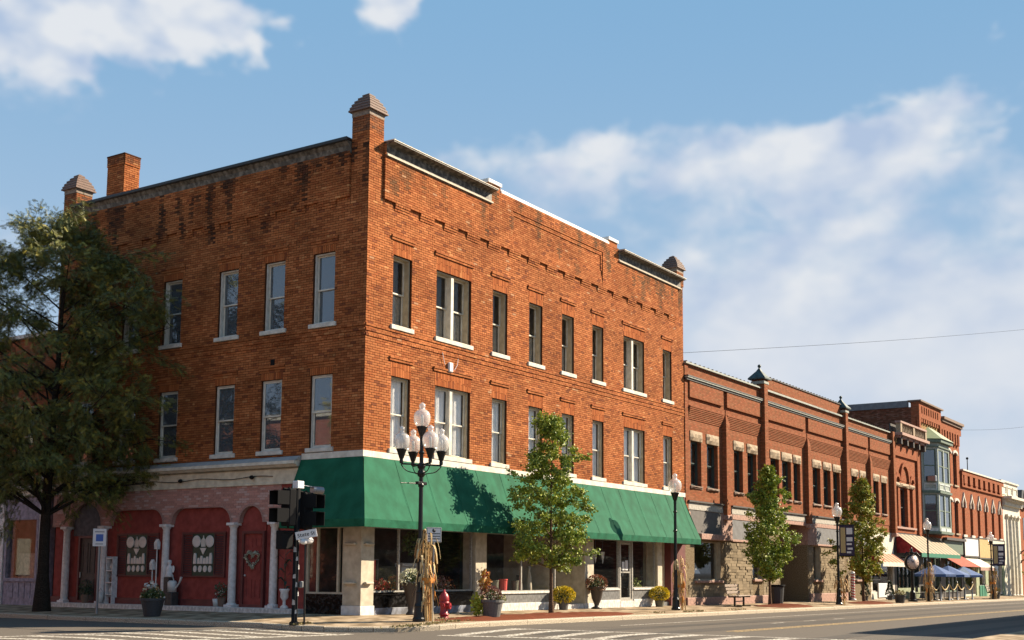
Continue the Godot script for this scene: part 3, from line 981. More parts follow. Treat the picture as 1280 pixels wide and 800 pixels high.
func shopfront(B: Node3D, r: RandomNumberGenerator) -> void:
	var gy := -0.5
	# pilasters
	for s in [[6.02, 6.70], [13.57, 14.28], [19.98, 20.43]]:
		var p := hold("pilaster", B)
		var g := G.new()
		g.cbox(Vector3(s[0], 0.12, -0.5), Vector3(s[1], 4.84, 0.05), 0.012)
		part(g, "shaft", M["pilaster"], p)
		g = G.new()
		g.cbox(Vector3(s[0] - 0.02, gy, -0.5), Vector3(s[1] + 0.02, 0.12, 0.075), 0.01)
		part(g, "plinth", M["pilaster_base"], p)
	var cp := hold("pilaster", B)
	var g := G.new()
	g.cbox(Vector3(-0.02, 0.28, -0.68), Vector3(0.60, 4.83, 0.05), 0.012)
	part(g, "shaft", M["pilaster"], cp)
	g = G.new()
	g.cbox(Vector3(-0.045, gy, -0.70), Vector3(0.62, 0.28, 0.075), 0.01)
	part(g, "plinth", M["pilaster_base"], cp)
	for q in [[0.06, 0.32, 1], [0.06, 0.32, 0]]:
		for y in [0.93, 2.12]:
			g = G.new()
			if q[2] == 1:
				g.cbox(Vector3(0.10, y, 0.05), Vector3(0.48, y + 0.075, 0.17), 0.02)
			else:
				g.cbox(Vector3(-0.14, y, -0.58), Vector3(-0.02, y + 0.075, -0.12), 0.02)
			part(g, "ledge_bracket", M["pilaster"], cp)
	g = G.new()   # head of the shopfront behind the awning
	g.box(Vector3(0.6, 2.72, -0.4), Vector3(22.9, 4.70, -0.06))
	g.box(Vector3(0.06, 2.72, -2.55), Vector3(0.4, 4.69, -0.68))
	part(g, "shop_fascia", M["pilaster"], B)
	# interior
	g = G.new()
	g.box(Vector3(0.4, gy, -6.2), Vector3(11.4, 4.7, -6.0))
	g.box(Vector3(13.7, gy, -6.2), Vector3(22.55, 4.7, -6.0))
	g.box(Vector3(0.45, -0.5, -6.0), Vector3(11.35, 0.22, -0.34))
	g.box(Vector3(13.75, -0.5, -6.0), Vector3(20.0, 0.10, -0.34))
	part(g, "shop_interior", M["interior_dark"], B)
	# glazed bays
	var bays := [[0.66, 5.96, [1.95], "bulkhead_black", "bulkhead_blue", 0.20, 0.66], [6.76, 11.50, [9.1], "bulkhead_grey", "step_white", 0.22, 0.60], [14.34, 16.58, [], "bulkhead_grey", "step_white", 0.22, 0.66], [17.80, 19.92, [], "bulkhead_grey", "step_white", 0.22, 0.66]]
	for b in bays:
		var w := hold("shop_window", B)
		var x0: float = b[0]; var x1: float = b[1]
		g = G.new()
		g.box(Vector3(x0, b[5], -0.30), Vector3(x1, b[6] - 0.05, -0.03))
		part(g, "bulkhead", M[b[3]], w)
		g = G.new()
		g.cbox(Vector3(x0, gy, -0.32), Vector3(x1, b[5], 0.02), 0.01)
		part(g, "base", M[b[4]], w)
		g = G.new()
		g.cbox(Vector3(x0, b[6] - 0.05, -0.32), Vector3(x1, b[6] + 0.02, 0.02), 0.01)
		part(g, "sill", M["bulkhead_black" if b[3] == "bulkhead_black" else "step_white"], w)
		g = G.new()
		g.frame(x0, x1, b[6] + 0.02, 2.72, 0.05, -0.14, -0.06)
		for m: float in b[2]:
			g.box(Vector3(m - 0.03, b[6] + 0.07, -0.13), Vector3(m + 0.03, 2.67, -0.055))
		part(g, "frame", M["metal_frame"], w)
		var edges: Array = [x0 + 0.05]
		for m: float in b[2]:
			edges.append(m - 0.03); edges.append(m + 0.03)
		edges.append(x1 - 0.05)
		for k in range(0, edges.size(), 2):
			g = G.new()
			g.box(Vector3(edges[k], b[6] + 0.07, -0.105), Vector3(edges[k + 1], 2.67, -0.098))
			part(g, "pane", M["glass"], w)
	# side shop window round the corner
	var sw := hold("shop_window", B)
	g = G.new()
	g.frame(-2.25, -0.70, 0.62, 2.72, 0.06, -0.14, -0.05)
	g.box(Vector3(-1.83, 0.68, -0.13), Vector3(-1.77, 2.66, -0.055))
	g.box(Vector3(-0.98, 0.68, -0.13), Vector3(-0.90, 2.66, -0.045))
	part(g, "frame", M["pilaster"], sw, SIDE)
	for e in [[-2.19, -1.83], [-1.77, -0.98]]:
		g = G.new()
		g.box(Vector3(e[0], 0.68, -0.105), Vector3(e[1], 2.66, -0.098))
		part(g, "pane", M["glass"], sw, SIDE)
	g = G.new()
	g.box(Vector3(-2.25, 0.1, -0.3), Vector3(-0.70, 0.62, -0.03))
	part(g, "bulkhead", M["bulkhead_black"], sw, SIDE)
	g = G.new()
	g.box(Vector3(-2.25, gy, -0.3), Vector3(-0.70, 0.1, 0.0))
	part(g, "base", M["bulkhead_black"], sw, SIDE)
	# recessed entrance between the second and third bays
	var en := hold("recessed_entrance", B)
	g = G.new()
	g.box(Vector3(13.56, gy, -2.4), Vector3(13.70, 4.7, -0.5))
	g.box(Vector3(11.40, gy, -2.4), Vector3(11.52, 4.7, -0.14))
	part(g, "side_wall", M["pilaster"], en)
	g = G.new()
	g.box(Vector3(11.52, gy, -2.4), Vector3(13.56, 0.10, 0.03))
	part(g, "step", M["step_white"], en)
	g = G.new()
	g.frame(11.6, 13.5, 0.1, 2.72, 0.12, -2.36, -2.24)
	g.box(Vector3(11.5, 2.72, -2.4), Vector3(13.6, 4.7, -2.2))
	part(g, "door_frame", M["pilaster"], en)
	g = G.new()
	g.frame(11.74, 13.36, 0.14, 2.58, 0.12, -2.32, -2.27)
	part(g, "door", M["door_dark"], en)
	g = G.new()
	g.box(Vector3(11.86, 0.26, -2.30), Vector3(13.24, 2.46, -2.29))
	part(g, "pane", M["glass"], en)
	# glass shop door
	var dr := hold("shop_door", B)
	g = G.new()
	g.frame(16.60, 17.78, 0.16, 2.72, 0.08, -0.16, -0.03)
	part(g, "door_frame", M["metal_frame"], dr)
	g = G.new()
	g.frame(16.70, 17.68, 0.20, 2.62, 0.10, -0.13, -0.07)
	g.box(Vector3(16.8, 1.33, -0.12), Vector3(17.58, 1.39, -0.075))
	part(g, "door_leaf", M["metal_frame"], dr)
	g = G.new()
	g.box(Vector3(16.8, 0.3, -0.105), Vector3(17.58, 2.52, -0.098))
	part(g, "pane", M["glass"], dr)
	g = G.new()
	g.tube([Vector3(16.86, 1.2, -0.02), Vector3(16.86, 1.55, -0.02)], [0.015, 0.015], 6)
	part(g, "handle", M["grey_steel"], dr)
	for k in 2:   # paper notices on the door glass
		g = G.new()
		g.box(Vector3(16.92 + k * 0.3, 1.44, -0.096), Vector3(17.15 + k * 0.3, 1.80 + 0.06 * k, -0.092))
		part(g, "notice", M["sign_white"], dr)
	g = G.new()
	g.box(Vector3(16.60, gy, -0.3), Vector3(17.78, 0.16, 0.02))
	part(g, "threshold", M["step_white"], dr)
	# shaded recess and dark party pier at the right end
	g = G.new()
	g.box(Vector3(20.43, gy, -0.9), Vector3(21.30, 4.7, -0.75))
	g.box(Vector3(21.30, gy, -0.9), Vector3(21.36, 4.7, -0.3))
	part(g, "recess_wall", M["pilaster"], B)
	g = G.new()
	g.cbox(Vector3(21.36, gy, -0.4), Vector3(22.9, 4.83, 0.02), 0.01)
	part(g, "party_pier", M["maroon_dark"], B)
	g = G.new()
	g.box(Vector3(20.43, gy, -0.75), Vector3(21.36, 0.05, -0.1))
	part(g, "recess_step", M["bulkhead_grey"], B)
	# ceiling of the shops
	# what stands in the windows
	shop_goods(r)

func shop_goods(r: RandomNumberGenerator) -> void:
	var g: G
	var m := thing("mantelpiece", "white fireplace mantelpiece on show behind the shop glass beside the street lamp", "mantelpiece", Vector3(4.3, 0.24, -1.3))
	g = G.new()
	g.cbox(Vector3(-0.8, 1.25, -0.2), Vector3(0.8, 1.37, 0.16), 0.02)
	part(g, "shelf", M["china_white"], m)
	for s in [-1, 1]:
		g = G.new()
		g.cbox(Vector3(s * 0.62 - 0.14, 0, -0.15), Vector3(s * 0.62 + 0.14, 1.25, 0.08), 0.02)
		part(g, "jamb", M["china_white"], m)
	g = G.new()
	g.cbox(Vector3(-0.48, 0.9, -0.15), Vector3(0.48, 1.25, 0.06), 0.02)
	part(g, "lintel", M["china_white"], m)
	m = thing("scarf", "red scarf hanging in the first shop window beside the corner pilaster", "scarf", Vector3(1.25, 0.7, -0.7))
	g = G.new()
	for i in 12:
		var a := i / 12.0 * 0.34
		var b := (i + 1) / 12.0 * 0.34
		g.quad(Vector3(a, 0.1, 0.02 * sin(i * 1.4)), Vector3(b, 0.1, 0.02 * sin((i + 1) * 1.4)), Vector3(b, 0.98, 0.02 * sin((i + 1) * 1.4)), Vector3(a, 0.98, 0.02 * sin(i * 1.4)))
		g.quad(Vector3(b, 0.1, 0.02 * sin((i + 1) * 1.4) - 0.015), Vector3(a, 0.1, 0.02 * sin(i * 1.4) - 0.015), Vector3(a, 0.98, 0.02 * sin(i * 1.4) - 0.015), Vector3(b, 0.98, 0.02 * sin((i + 1) * 1.4) - 0.015))
	part(g, "cloth", M["cloth_red"], m)
	g = G.new()
	g.tube([Vector3(-0.1, 1.0, 0), Vector3(0.45, 1.0, 0)], [0.015, 0.015], 6)
	part(g, "rail", M["grey_steel"], m)
	g = G.new()
	for s in [-0.08, 0.43]:
		g.tube([Vector3(s, 0, 0), Vector3(s, 1.0, 0)], [0.012, 0.012], 5)
	part(g, "stand", M["grey_steel"], m)
	var curt := thing("shop_curtain", "pale gathered curtain at the left of the first shop window", "curtain", Vector3(1.05, 1.5, -1.1))
	g = G.new()
	for i in 16:
		var a := i / 16.0 * 0.6
		var b := (i + 1) / 16.0 * 0.6
		g.quad(Vector3(a, 0, 0.04 * sin(i * 1.3)), Vector3(b, 0, 0.04 * sin((i + 1) * 1.3)), Vector3(b, 1.3, 0.03 * sin((i + 1) * 1.3)), Vector3(a, 1.3, 0.03 * sin(i * 1.3)))
		g.quad(Vector3(b, 0, 0.04 * sin((i + 1) * 1.3) - 0.01), Vector3(a, 0, 0.04 * sin(i * 1.3) - 0.01), Vector3(a, 1.3, 0.03 * sin(i * 1.3) - 0.01), Vector3(b, 1.3, 0.03 * sin((i + 1) * 1.3) - 0.01))
	part(g, "cloth", M["curtain"], curt)
	g = G.new()
	g.tube([Vector3(-0.1, 1.3, 0), Vector3(0.7, 1.3, 0)], [0.015, 0.015], 6)
	part(g, "rail", M["grey_steel"], curt)
	# pots in the windows
	for e in [[8.55, "bucket", "small red bucket inside the second shop window", "cloth_red", 0.16, 0.42], [8.0, "flower_pot", "pale green pot inside the second shop window", "pot_olive", 0.15, 0.38], [9.35, "flower_pot", "small olive pot right of the mullion inside the second shop window", "pot_olive", 0.13, 0.36]]:
		var p := thing(e[1], e[2], "pot", Vector3(e[0], 0.22, -0.5))
		g = G.new()
		g.lathe([Vector2(0.0, 0), Vector2(e[4] * 0.72, 0), Vector2(e[4], e[5] + 0.4), Vector2(e[4] * 1.08, e[5] + 0.4), Vector2(e[4] * 1.08, e[5] + 0.44), Vector2(e[4] * 0.92, e[5] + 0.44), Vector2(e[4] * 0.7, 0.04), Vector2(0, 0.04)], 14, Vector3.ZERO, true)
		part(g, "body", M[e[3]], p)
	for e in [[2.6, "flowering plant in the first shop window, right of its mullion", Color(0.45, 0.06, 0.04)], [5.3, "orange potted flowers low in the first shop window beside the pilaster", Color(0.55, 0.12, 0.03)], [3.4, "green potted plant in the first shop window behind the street lamp", Color(0.10, 0.16, 0.04)]]:
		var p := thing("potted_plant", e[1], "plant", Vector3(e[0], 0.24, -0.65), 0.0, "plants in the first shop window")
		g = G.new()
		g.lathe([Vector2(0, 0), Vector2(0.13, 0), Vector2(0.18, 0.3), Vector2(0, 0.3)], 12, Vector3.ZERO, true)
		part(g, "pot", M["pot_dark"], p)
		leaf_cloud(p, "foliage", Vector3(0, 0.55, 0), Vector3(0.42, 0.34, 0.3), 260, 0.07, [Color(0.05, 0.10, 0.03), e[2]], r, "leaf")
	var hp := thing("hanging_plant", "bushy green hanging plant high in the first shop window", "plant", Vector3(3.75, 2.72, -0.9))
	g = G.new()
	g.tube([Vector3(0, -0.35, 0), Vector3(0, 1.97, 0)], [0.008, 0.008], 4)
	part(g, "cord", M["dark_metal"], hp)
	g = G.new()
	g.lathe([Vector2(0, -0.6), Vector2(0.13, -0.58), Vector2(0.2, -0.38), Vector2(0, -0.38)], 12)
	part(g, "basket", M["pot_dark"], hp)
	leaf_cloud(hp, "foliage", Vector3(0, -0.45, 0), Vector3(0.5, 0.42, 0.3), 420, 0.08, [Color(0.05, 0.11, 0.03), Color(0.12, 0.17, 0.05)], r, "leaf")
	# more stock on show
	for e in [[1.5, 0.35, "low red flowers at the left of the first shop window", Color(0.5, 0.05, 0.04)], [2.15, 0.45, "russet flowers beside the mullion of the first shop window", Color(0.45, 0.18, 0.05)], [4.75, 0.5, "pink flowers in front of the mantelpiece", Color(0.5, 0.22, 0.2)], [15.1, 0.5, "green leafy plant in the window left of the shop door", Color(0.2, 0.26, 0.06)], [18.9, 0.6, "trailing yellow-green plant in the window right of the shop door", Color(0.30, 0.32, 0.06)]]:
		var p := thing("display_plant", e[2], "plant", Vector3(e[0], 0.24 if e[0] < 12 else 0.10, -0.55), 0.0, "plants on show in the shop windows")
		g = G.new()
		g.lathe([Vector2(0, 0), Vector2(0.14, 0), Vector2(0.19, 0.42), Vector2(0, 0.42)], 12, Vector3.ZERO, true)
		part(g, "pot", M["pot_olive"], p)
		leaf_cloud(p, "foliage", Vector3(0, 0.62, 0.05), Vector3(0.36, e[1] * 0.7, 0.26), 260, 0.075, [Color(0.07, 0.12, 0.03), e[3], e[3]], r, "leaf")
	for k in 3:
		var bt := thing("pennant", "white triangular pennant, %s from the left in the window beside the shop door" % ["first", "second", "third"][k], "pennant", Vector3(14.75 + k * 0.62, 2.2, -0.5), 0.0, "pennants in the shop window")
		g = G.new()
		g.prism(PackedVector2Array([Vector2(-0.17, 0), Vector2(0.0, -0.5), Vector2(0.17, 0)]), -0.006, 0.006)
		part(g, "cloth", M["china_white"], bt)
		g = G.new()
		g.tube([Vector3(0, 0, 0), Vector3(0, 2.5, 0)], [0.006, 0.006], 4)
		part(g, "string", M["grey_steel"], bt)
	for e in [[7.3, 1.25, 0.14, "tall pale vase left in the second shop window", "china_white"], [9.9, 1.0, 0.17, "brown jar right in the second shop window", "urn_brown"], [10.6, 1.35, 0.12, "slim pale vase at the right end of the second shop window", "pilaster"]]:
		var vs := thing("vase", e[3], "vase", Vector3(e[0], 0.22, -0.7))
		g = G.new()
		g.lathe([Vector2(0, 0), Vector2(e[2] * 0.7, 0), Vector2(e[2], e[1] * 0.4), Vector2(e[2] * 0.8, e[1] * 0.7), Vector2(e[2] * 0.4, e[1] * 0.85), Vector2(e[2] * 0.6, e[1]), Vector2(0, e[1] - 0.02)], 14)
		part(g, "body", M[e[4]], vs)
	var lamp := thing("table_lamp", "white shaded table lamp in the shop window beside the green awning's end", "lamp", Vector3(25.2, 0.98, -0.75))
	g = G.new()
	g.lathe([Vector2(0, 0), Vector2(0.16, 0), Vector2(0.16, 0.03), Vector2(0.05, 0.06), Vector2(0.10, 0.2), Vector2(0.03, 0.36), Vector2(0, 0.36)], 12)
	part(g, "base", M["urn_brown"], lamp)
	g = G.new()
	g.lathe([Vector2(0.42, 0.34), Vector2(0.16, 0.86), Vector2(0.15, 0.86), Vector2(0.40, 0.35)], 20)
	part(g, "lamp_shade", M["china_white"], lamp)

func leaf_cloud(parent: Node3D, called: String, c: Vector3, rad: Vector3, n: int, size: float, cols: Array, r: RandomNumberGenerator, m: String) -> void:
	var list: Array = []
	for i in n:
		var d := Vector3(r.randfn(), r.randfn(), r.randfn()).normalized() * pow(r.randf(), 0.45)
		list.append([c + d * rad, d])
	leaves(parent, called, list, size, cols, r, m)

var leaf_meshes := {}
func leaf_mesh(kind: String) -> ArrayMesh:
	if not leaf_meshes.has(kind):
		var g := G.new()
		if kind == "frond":   # compound leaf: a stalk with paired leaflets
			for k in 6:
				var y := 0.16 + k * 0.15
				for s: float in [-1.0, 1.0]:
					var e := Vector3(s * 0.26, y + 0.08, -0.06)
					if s > 0:
						g.tri(Vector3(0, y - 0.045, 0), e, Vector3(0, y + 0.05, 0))
					else:
						g.tri(Vector3(0, y - 0.045, 0), Vector3(0, y + 0.05, 0), e)
		else:   # folded leaf, lobed outline
			var a := Vector3(0, 0, 0); var t := Vector3(0, 1, -0.12)
			for s: float in [-1.0, 1.0]:
				var e1 := Vector3(s * 0.42, 0.28, 0.10)
				var e2 := Vector3(s * 0.34, 0.66, 0.06)
				if s > 0:
					g.tri(a, e1, e2); g.tri(a, e2, t)
				else:
					g.tri(a, e2, e1); g.tri(a, t, e2)
		leaf_meshes[kind] = g.mesh()
	return leaf_meshes[kind]

func leaves(parent: Node3D, called: String, list: Array, size: float, cols: Array, r: RandomNumberGenerator, m: String, kind := "leaf", droop := 0.35) -> void:
	var mm := MultiMesh.new()
	mm.transform_format = MultiMesh.TRANSFORM_3D
	mm.use_colors = true
	mm.mesh = leaf_mesh(kind)
	mm.instance_count = list.size()
	for i in list.size():
		var d: Vector3 = list[i][1]
		var y := (d + Vector3(r.randfn() * 0.6, r.randfn() * 0.5 - droop, r.randfn() * 0.6)).normalized()
		var x := y.cross(Vector3(r.randfn(), r.randfn(), r.randfn())).normalized()
		var s := size * r.randf_range(0.7, 1.35)
		mm.set_instance_transform(i, Transform3D(Basis(x, y, x.cross(y)) * Basis.from_scale(Vector3(s, s, s)), list[i][0]))
		var c: Color = cols[0].lerp(cols[1], r.randf())
		if cols.size() > 2 and r.randf() < 0.12: c = cols[2]
		mm.set_instance_color(i, c * r.randf_range(0.75, 1.25))
	var o := MultiMeshInstance3D.new()
	o.name = called
	o.multimesh = mm
	o.material_override = M[m]
	o.set_meta("kind", "stuff")
	parent.add_child(o, true)

func arc(cx: float, cy: float, rx: float, ry: float, a0: float, a1: float, n: int) -> Array:
	var o: Array = []
	for k in n + 1:
		var a := lerpf(a0, a1, k / float(n))
		o.append(Vector2(cx + rx * cos(a), cy + ry * sin(a)))
	return o

func arch_poly(u0: float, u1: float, y0: float, spring: float, top: float, flat: bool) -> PackedVector2Array:
	var p := PackedVector2Array([Vector2(u0, y0), Vector2(u1, y0)])
	if flat:
		var rr := top - spring
		p.append_array(PackedVector2Array(arc(u1 - rr, spring, rr, rr, 0, PI / 2, 8)))
		p.append_array(PackedVector2Array(arc(u0 + rr, spring, rr, rr, PI / 2, PI, 8)))
	else:
		p.append_array(PackedVector2Array(arc((u0 + u1) / 2, spring, (u1 - u0) / 2, top - spring, 0, PI, 16)))
	return p

func arcade(B: Node3D, r: RandomNumberGenerator) -> void:
	var A := hold("arcade", B)
	var BACK := SIDE * Transform3D(Basis(), Vector3(0, 0, 0.40))   # plane of the wall under the arches
	var arches := [[-13.9, -12.22, 2.9, 3.74, false], [-11.72, -8.94, 2.9, 3.43, true], [-8.5, -5.64, 2.9, 3.43, true], [-5.22, -4.16, 2.9, 3.44, false]]
	var panel := PackedVector2Array([Vector2(-15.0, 2.9), Vector2(-3.38, 2.9), Vector2(-3.38, 4.1), Vector2(-15.0, 4.1)])
	var polys: Array = []
	for a in arches:
		var ap := arch_poly(a[0], a[1], 2.5, a[2], a[3], a[4])
		polys.append(ap)
		panel = Geometry2D.clip_polygons(panel, ap)[0]
	var g := G.new()
	g.prism(panel, -0.155, 0.0)
	part(g, "spandrel_wall", M["mortar_pink"], A, SIDE)
	var list: Array = []
	for j in 15:
		var y := 2.9 + (j + 0.5) * COURSE
		var u := -15.0 + (0.12 if j % 2 else 0.0)
		while u < -3.5:
			var ok := true
			for ap in polys:
				for q in [Vector2(u + 0.02, y - 0.03), Vector2(u + 0.22, y - 0.03), Vector2(u + 0.12, y - 0.04)]:
					if Geometry2D.is_point_in_polygon(q, ap): ok = false
			if ok and u > -15.0:
				var t := r.randf()
				var c := Color(0.58, 0.31, 0.26) * r.randf_range(0.82, 1.15)
				if t < 0.25: c = Color(0.66, 0.45, 0.40)
				list.append([u + 0.12, y, 0.228, 0.066, 0.008 + r.randf_range(-0.004, 0.004), c])
			u += BRICK
	lay(A, SIDE, list, r)
	for ap: PackedVector2Array in polys:   # thin brick rings round the arches
		g = G.new()
		for k in range(2, ap.size() - 1):
			var p := ap[k]; var q := ap[k + 1]
			var d := (q - p)
			if d.length() > 0.6 or d.length() < 0.001: continue
			var nn := Vector2(d.y, -d.x).normalized() * 0.07
			if k > 0: g.quad(Vector3(p.x, p.y, 0.022), Vector3(p.x + nn.x, p.y + nn.y, 0.022), Vector3(q.x + nn.x, q.y + nn.y, 0.022), Vector3(q.x, q.y, 0.022))
		if g.v.size() > 0: part(g, "arch_ring", M["mortar_pink"], A, SIDE)
	# back wall of the arcade and the maroon pier beside the shop
	g = G.new()
	g.box(Vector3(-15.0, -0.4, -0.40), Vector3(-3.4, 4.1, -0.15))
	g.box(Vector3(-3.4, -0.4, -0.5), Vector3(-2.26, 4.65, -0.02))
	part(g, "back_wall", M["maroon"], A, SIDE)
	g = G.new()
	g.box(Vector3(-15.0, 0.145, -0.15), Vector3(-13.5, 0.36, -0.06))
	g.box(Vector3(-11.9, 0.145, -0.15), Vector3(-5.3, 0.36, -0.06))
	part(g, "brick_bench", M["maroon_dark"], A, SIDE)
	g = G.new()
	g.cbox(Vector3(-15.0, -0.4, -0.2), Vector3(-2.30, 0.145, 0.34), 0.015)
	part(g, "step", M["step_white"], A, SIDE)
	for z in [-14.1, -12.0, -8.72, -5.46, -3.6]:
		var c := hold("column", A, SIDE * Transform3D(Basis(), Vector3(z, 0.145, 0.02)))
		g = G.new()
		g.lathe([Vector2(0.115, 0.12), Vector2(0.13, 0.2), Vector2(0.128, 1.2), Vector2(0.115, 2.58), Vector2(0.125, 2.6)], 20)
		part(g, "shaft", M["column_white"], c)
		g = G.new()
		g.cbox(Vector3(-0.18, 0.0, -0.18), Vector3(0.18, 0.08, 0.18), 0.01)
		g.lathe([Vector2(0.17, 0.08), Vector2(0.17, 0.10), Vector2(0.13, 0.14)], 16)
		part(g, "base", M["column_white"], c)
		g = G.new()
		g.lathe([Vector2(0.115, 2.57), Vector2(0.16, 2.64), Vector2(0.16, 2.67)], 16)
		g.cbox(Vector3(-0.18, 2.66, -0.18), Vector3(0.18, 2.752, 0.18), 0.01)
		part(g, "capital", M["column_white"], c)
	# entablature
	g = G.new()
	g.prism(PackedVector2Array([Vector2(0.0, 4.10), Vector2(0.06, 4.10), Vector2(0.06, 4.16), Vector2(0.04, 4.18), Vector2(0.04, 4.58), Vector2(0.10, 4.60), Vector2(0.0, 4.62)]), 2.56, 18.9)
	var ent := hold("entablature", B)
	var K := Transform3D(Basis(Vector3(-1, 0, 0), Vector3(0, 1, 0), Vector3(0, 0, -1)), Vector3.ZERO)
	part(g, "frieze", M["frieze_cream"], ent, K)
	g = G.new()
	g.prism(PackedVector2Array([Vector2(0.0, 4.62), Vector2(0.16, 4.64), Vector2(0.24, 4.70), Vector2(0.31, 4.72), Vector2(0.31, 4.82), Vector2(0.0, 4.84)]), 2.56, 18.9)
	part(g, "cornice_lip", M["ledge_lip"], ent, K)
	g = G.new()
	g.prism(PackedVector2Array([Vector2(-0.003, 4.842), Vector2(0.30, 4.824), Vector2(-0.003, 4.99)]), 2.54, 15.2)
	part(g, "ledge", M["ledge_grey"], ent, K)
	g = G.new()   # cable and two flood lamps clipped to the frieze
	var pts: Array = []
	var rr: Array = []
	for k in 30:
		var z := -3.7 - k * 0.38
		pts.append(Vector3(-0.075, 4.36 + 0.035 * sin(k * 0.9), z)); rr.append(0.012)
	g.tube(pts, rr, 5)
	part(g, "cable", M["dark_metal"], ent)
	for z in [-4.6, -8.0, -11.4]:
		g = G.new()
		g.ball(Vector3(-0.13, 4.36, z), Vector3(0.07, 0.07, 0.09), 10, 6)
		g.tube([Vector3(-0.04, 4.40, z - 0.05), Vector3(-0.13, 4.37, z)], [0.02, 0.02], 6)
		part(g, "flood_lamp", M["dark_metal"], ent)
	# shuttered windows with china boards
	for w in [[-11.45, -9.25, -10.91, -9.84], [-8.06, -5.95, -7.52, -6.49]]:
		var o := hold("shuttered_window", A, BACK)
		g = G.new()
		g.frame(w[0], w[1], 1.10, 2.62, 0.05, -0.55, -0.49)
		part(g, "frame", M["maroon_dark"], o)
		g = G.new()
		g.box(Vector3(w[2], 1.15, -0.55), Vector3(w[3], 2.57, -0.515))
		part(g, "board", M["panel_green"], o)
		for s in [[w[0] + 0.05, w[2]], [w[3], w[1] - 0.05]]:
			g = G.new()
			g.frame(s[0], s[1], 1.15, 2.57, 0.05, -0.55, -0.50)
			var sh := part(g, "shutter", M["shutter_maroon"], o)
			for k in 16:
				g = G.new()
				var y := 1.22 + k * 0.08
				g.quad(Vector3(s[0] + 0.05, y, -0.505), Vector3(s[1] - 0.05, y, -0.505), Vector3(s[1] - 0.05, y + 0.06, -0.535), Vector3(s[0] + 0.05, y + 0.06, -0.535))
				g.quad(Vector3(s[1] - 0.05, y, -0.515), Vector3(s[0] + 0.05, y, -0.515), Vector3(s[0] + 0.05, y + 0.06, -0.545), Vector3(s[1] - 0.05, y + 0.06, -0.545))
				part(g, "slat", M["shutter_maroon"], sh)
		var cx: float = (w[2] + w[3]) / 2.0
		for s: float in [-0.32, 0.32]:   # plates
			g = G.new()
			g.lathe([Vector2(0.0, 0.0), Vector2(0.14, 0.0), Vector2(0.205, 0.025), Vector2(0.2, 0.035), Vector2(0.13, 0.012), Vector2(0, 0.012)], 18)
			part(g, "plate", M["china_white"], o, Transform3D(Basis(Vector3(1, 0, 0), PI / 2), Vector3(cx + s, 2.30, -0.512)))
		g = G.new()
		g.prism(PackedVector2Array([Vector2(cx - 0.1, 2.12), Vector2(cx - 0.12, 2.34), Vector2(cx - 0.02, 2.42), Vector2(cx - 0.01, 2.5), Vector2(cx + 0.01, 2.5), Vector2(cx + 0.02, 2.42), Vector2(cx + 0.12, 2.34), Vector2(cx + 0.1, 2.12)]), -0.515, -0.49)
		part(g, "jug", M["sill_stone"], o)
		g = G.new()
		g.prism(PackedVector2Array([Vector2(cx - 0.15, 2.08), Vector2(cx, 1.86), Vector2(cx + 0.15, 2.08)]), -0.515, -0.49)
		part(g, "fan_dish", M["china_white"], o)
		for q in [[-0.38, 0.36, 0.07], [-0.20, 0.2, 0.06], [-0.06, 0.27, 0.06], [0.08, 0.2, 0.06], [0.22, 0.24, 0.07], [0.38, 0.36, 0.07]]:
			g = G.new()
			g.prism(PackedVector2Array([Vector2(cx + q[0] - q[2], 1.55), Vector2(cx + q[0] + q[2], 1.55), Vector2(cx + q[0] + q[2] * 0.9, 1.55 + q[1] * 0.7), Vector2(cx + q[0] + q[2] * 0.5, 1.55 + q[1]), Vector2(cx + q[0] - q[2] * 0.5, 1.55 + q[1]), Vector2(cx + q[0] - q[2] * 0.9, 1.55 + q[1] * 0.7)]), -0.515, -0.48)
			part(g, "jar", M["china_white"], o)
		for q in [-0.36, -0.12, 0.12, 0.36]:
			g = G.new()
			g.prism(PackedVector2Array(arc(cx + q, 1.38, 0.085, 0.11, 0, TAU * 0.95, 12)), -0.515, -0.485)
			part(g, "cup", M["china_white"], o)
	# maroon panelled door with its heart wreath
	var d := hold("panelled_door", A, BACK)
	g = G.new()
	g.frame(-5.12, -4.10, 0.145, 2.62, 0.09, -0.55, -0.43)
	part(g, "door_frame", M["maroon_dark"], d)
	g = G.new()
	g.box(Vector3(-5.03, 0.15, -0.54), Vector3(-4.19, 2.53, -0.495))
	for c in [[-4.93, -4.67], [-4.55, -4.29]]:
		for y in [[0.45, 1.05], [1.3, 1.95], [2.1, 2.4]]:
			g.frame(c[0], c[1], y[0], y[1], 0.035, -0.495, -0.478)
	part(g, "door_leaf", M["maroon"], d)
	g = G.new()
	g.ball(Vector3(-4.96, 1.17, -0.46), Vector3(0.035, 0.035, 0.035), 8, 6)
	part(g, "knob", M["china_white"], d)
	g = G.new()
	var tp := PackedVector2Array([Vector2(-5.12, 2.62), Vector2(-4.10, 2.62)])
	tp.append_array(PackedVector2Array(arc(-4.61, 2.9, 0.51, 0.5, 0, PI, 14)))
	g.prism(tp, -0.55, -0.50)
	part(g, "transom_panel", M["maroon"], d)
	var wr := thing("heart_wreath", "heart-shaped wreath of pale flowers hung on the maroon door", "wreath", Vector3(0.06, 1.72, -4.62))
	var hp: Array = []
	var hr: Array = []
	var hl: Array = []
	for k in 41:
		var t := TAU * k / 40.0
		var p := Vector3(0, (13 * cos(t) - 5 * cos(2 * t) - 2 * cos(3 * t) - cos(4 * t)) * 0.0175, pow(sin(t), 3) * 16 * 0.0175)
		hp.append(p); hr.append(0.03)
		for q in 9: hl.append([p + Vector3(r.randfn(), r.randfn(), r.randfn()) * 0.02, Vector3(-1, 0, 0)])
	g = G.new()
	g.tube(hp, hr, 6, false)
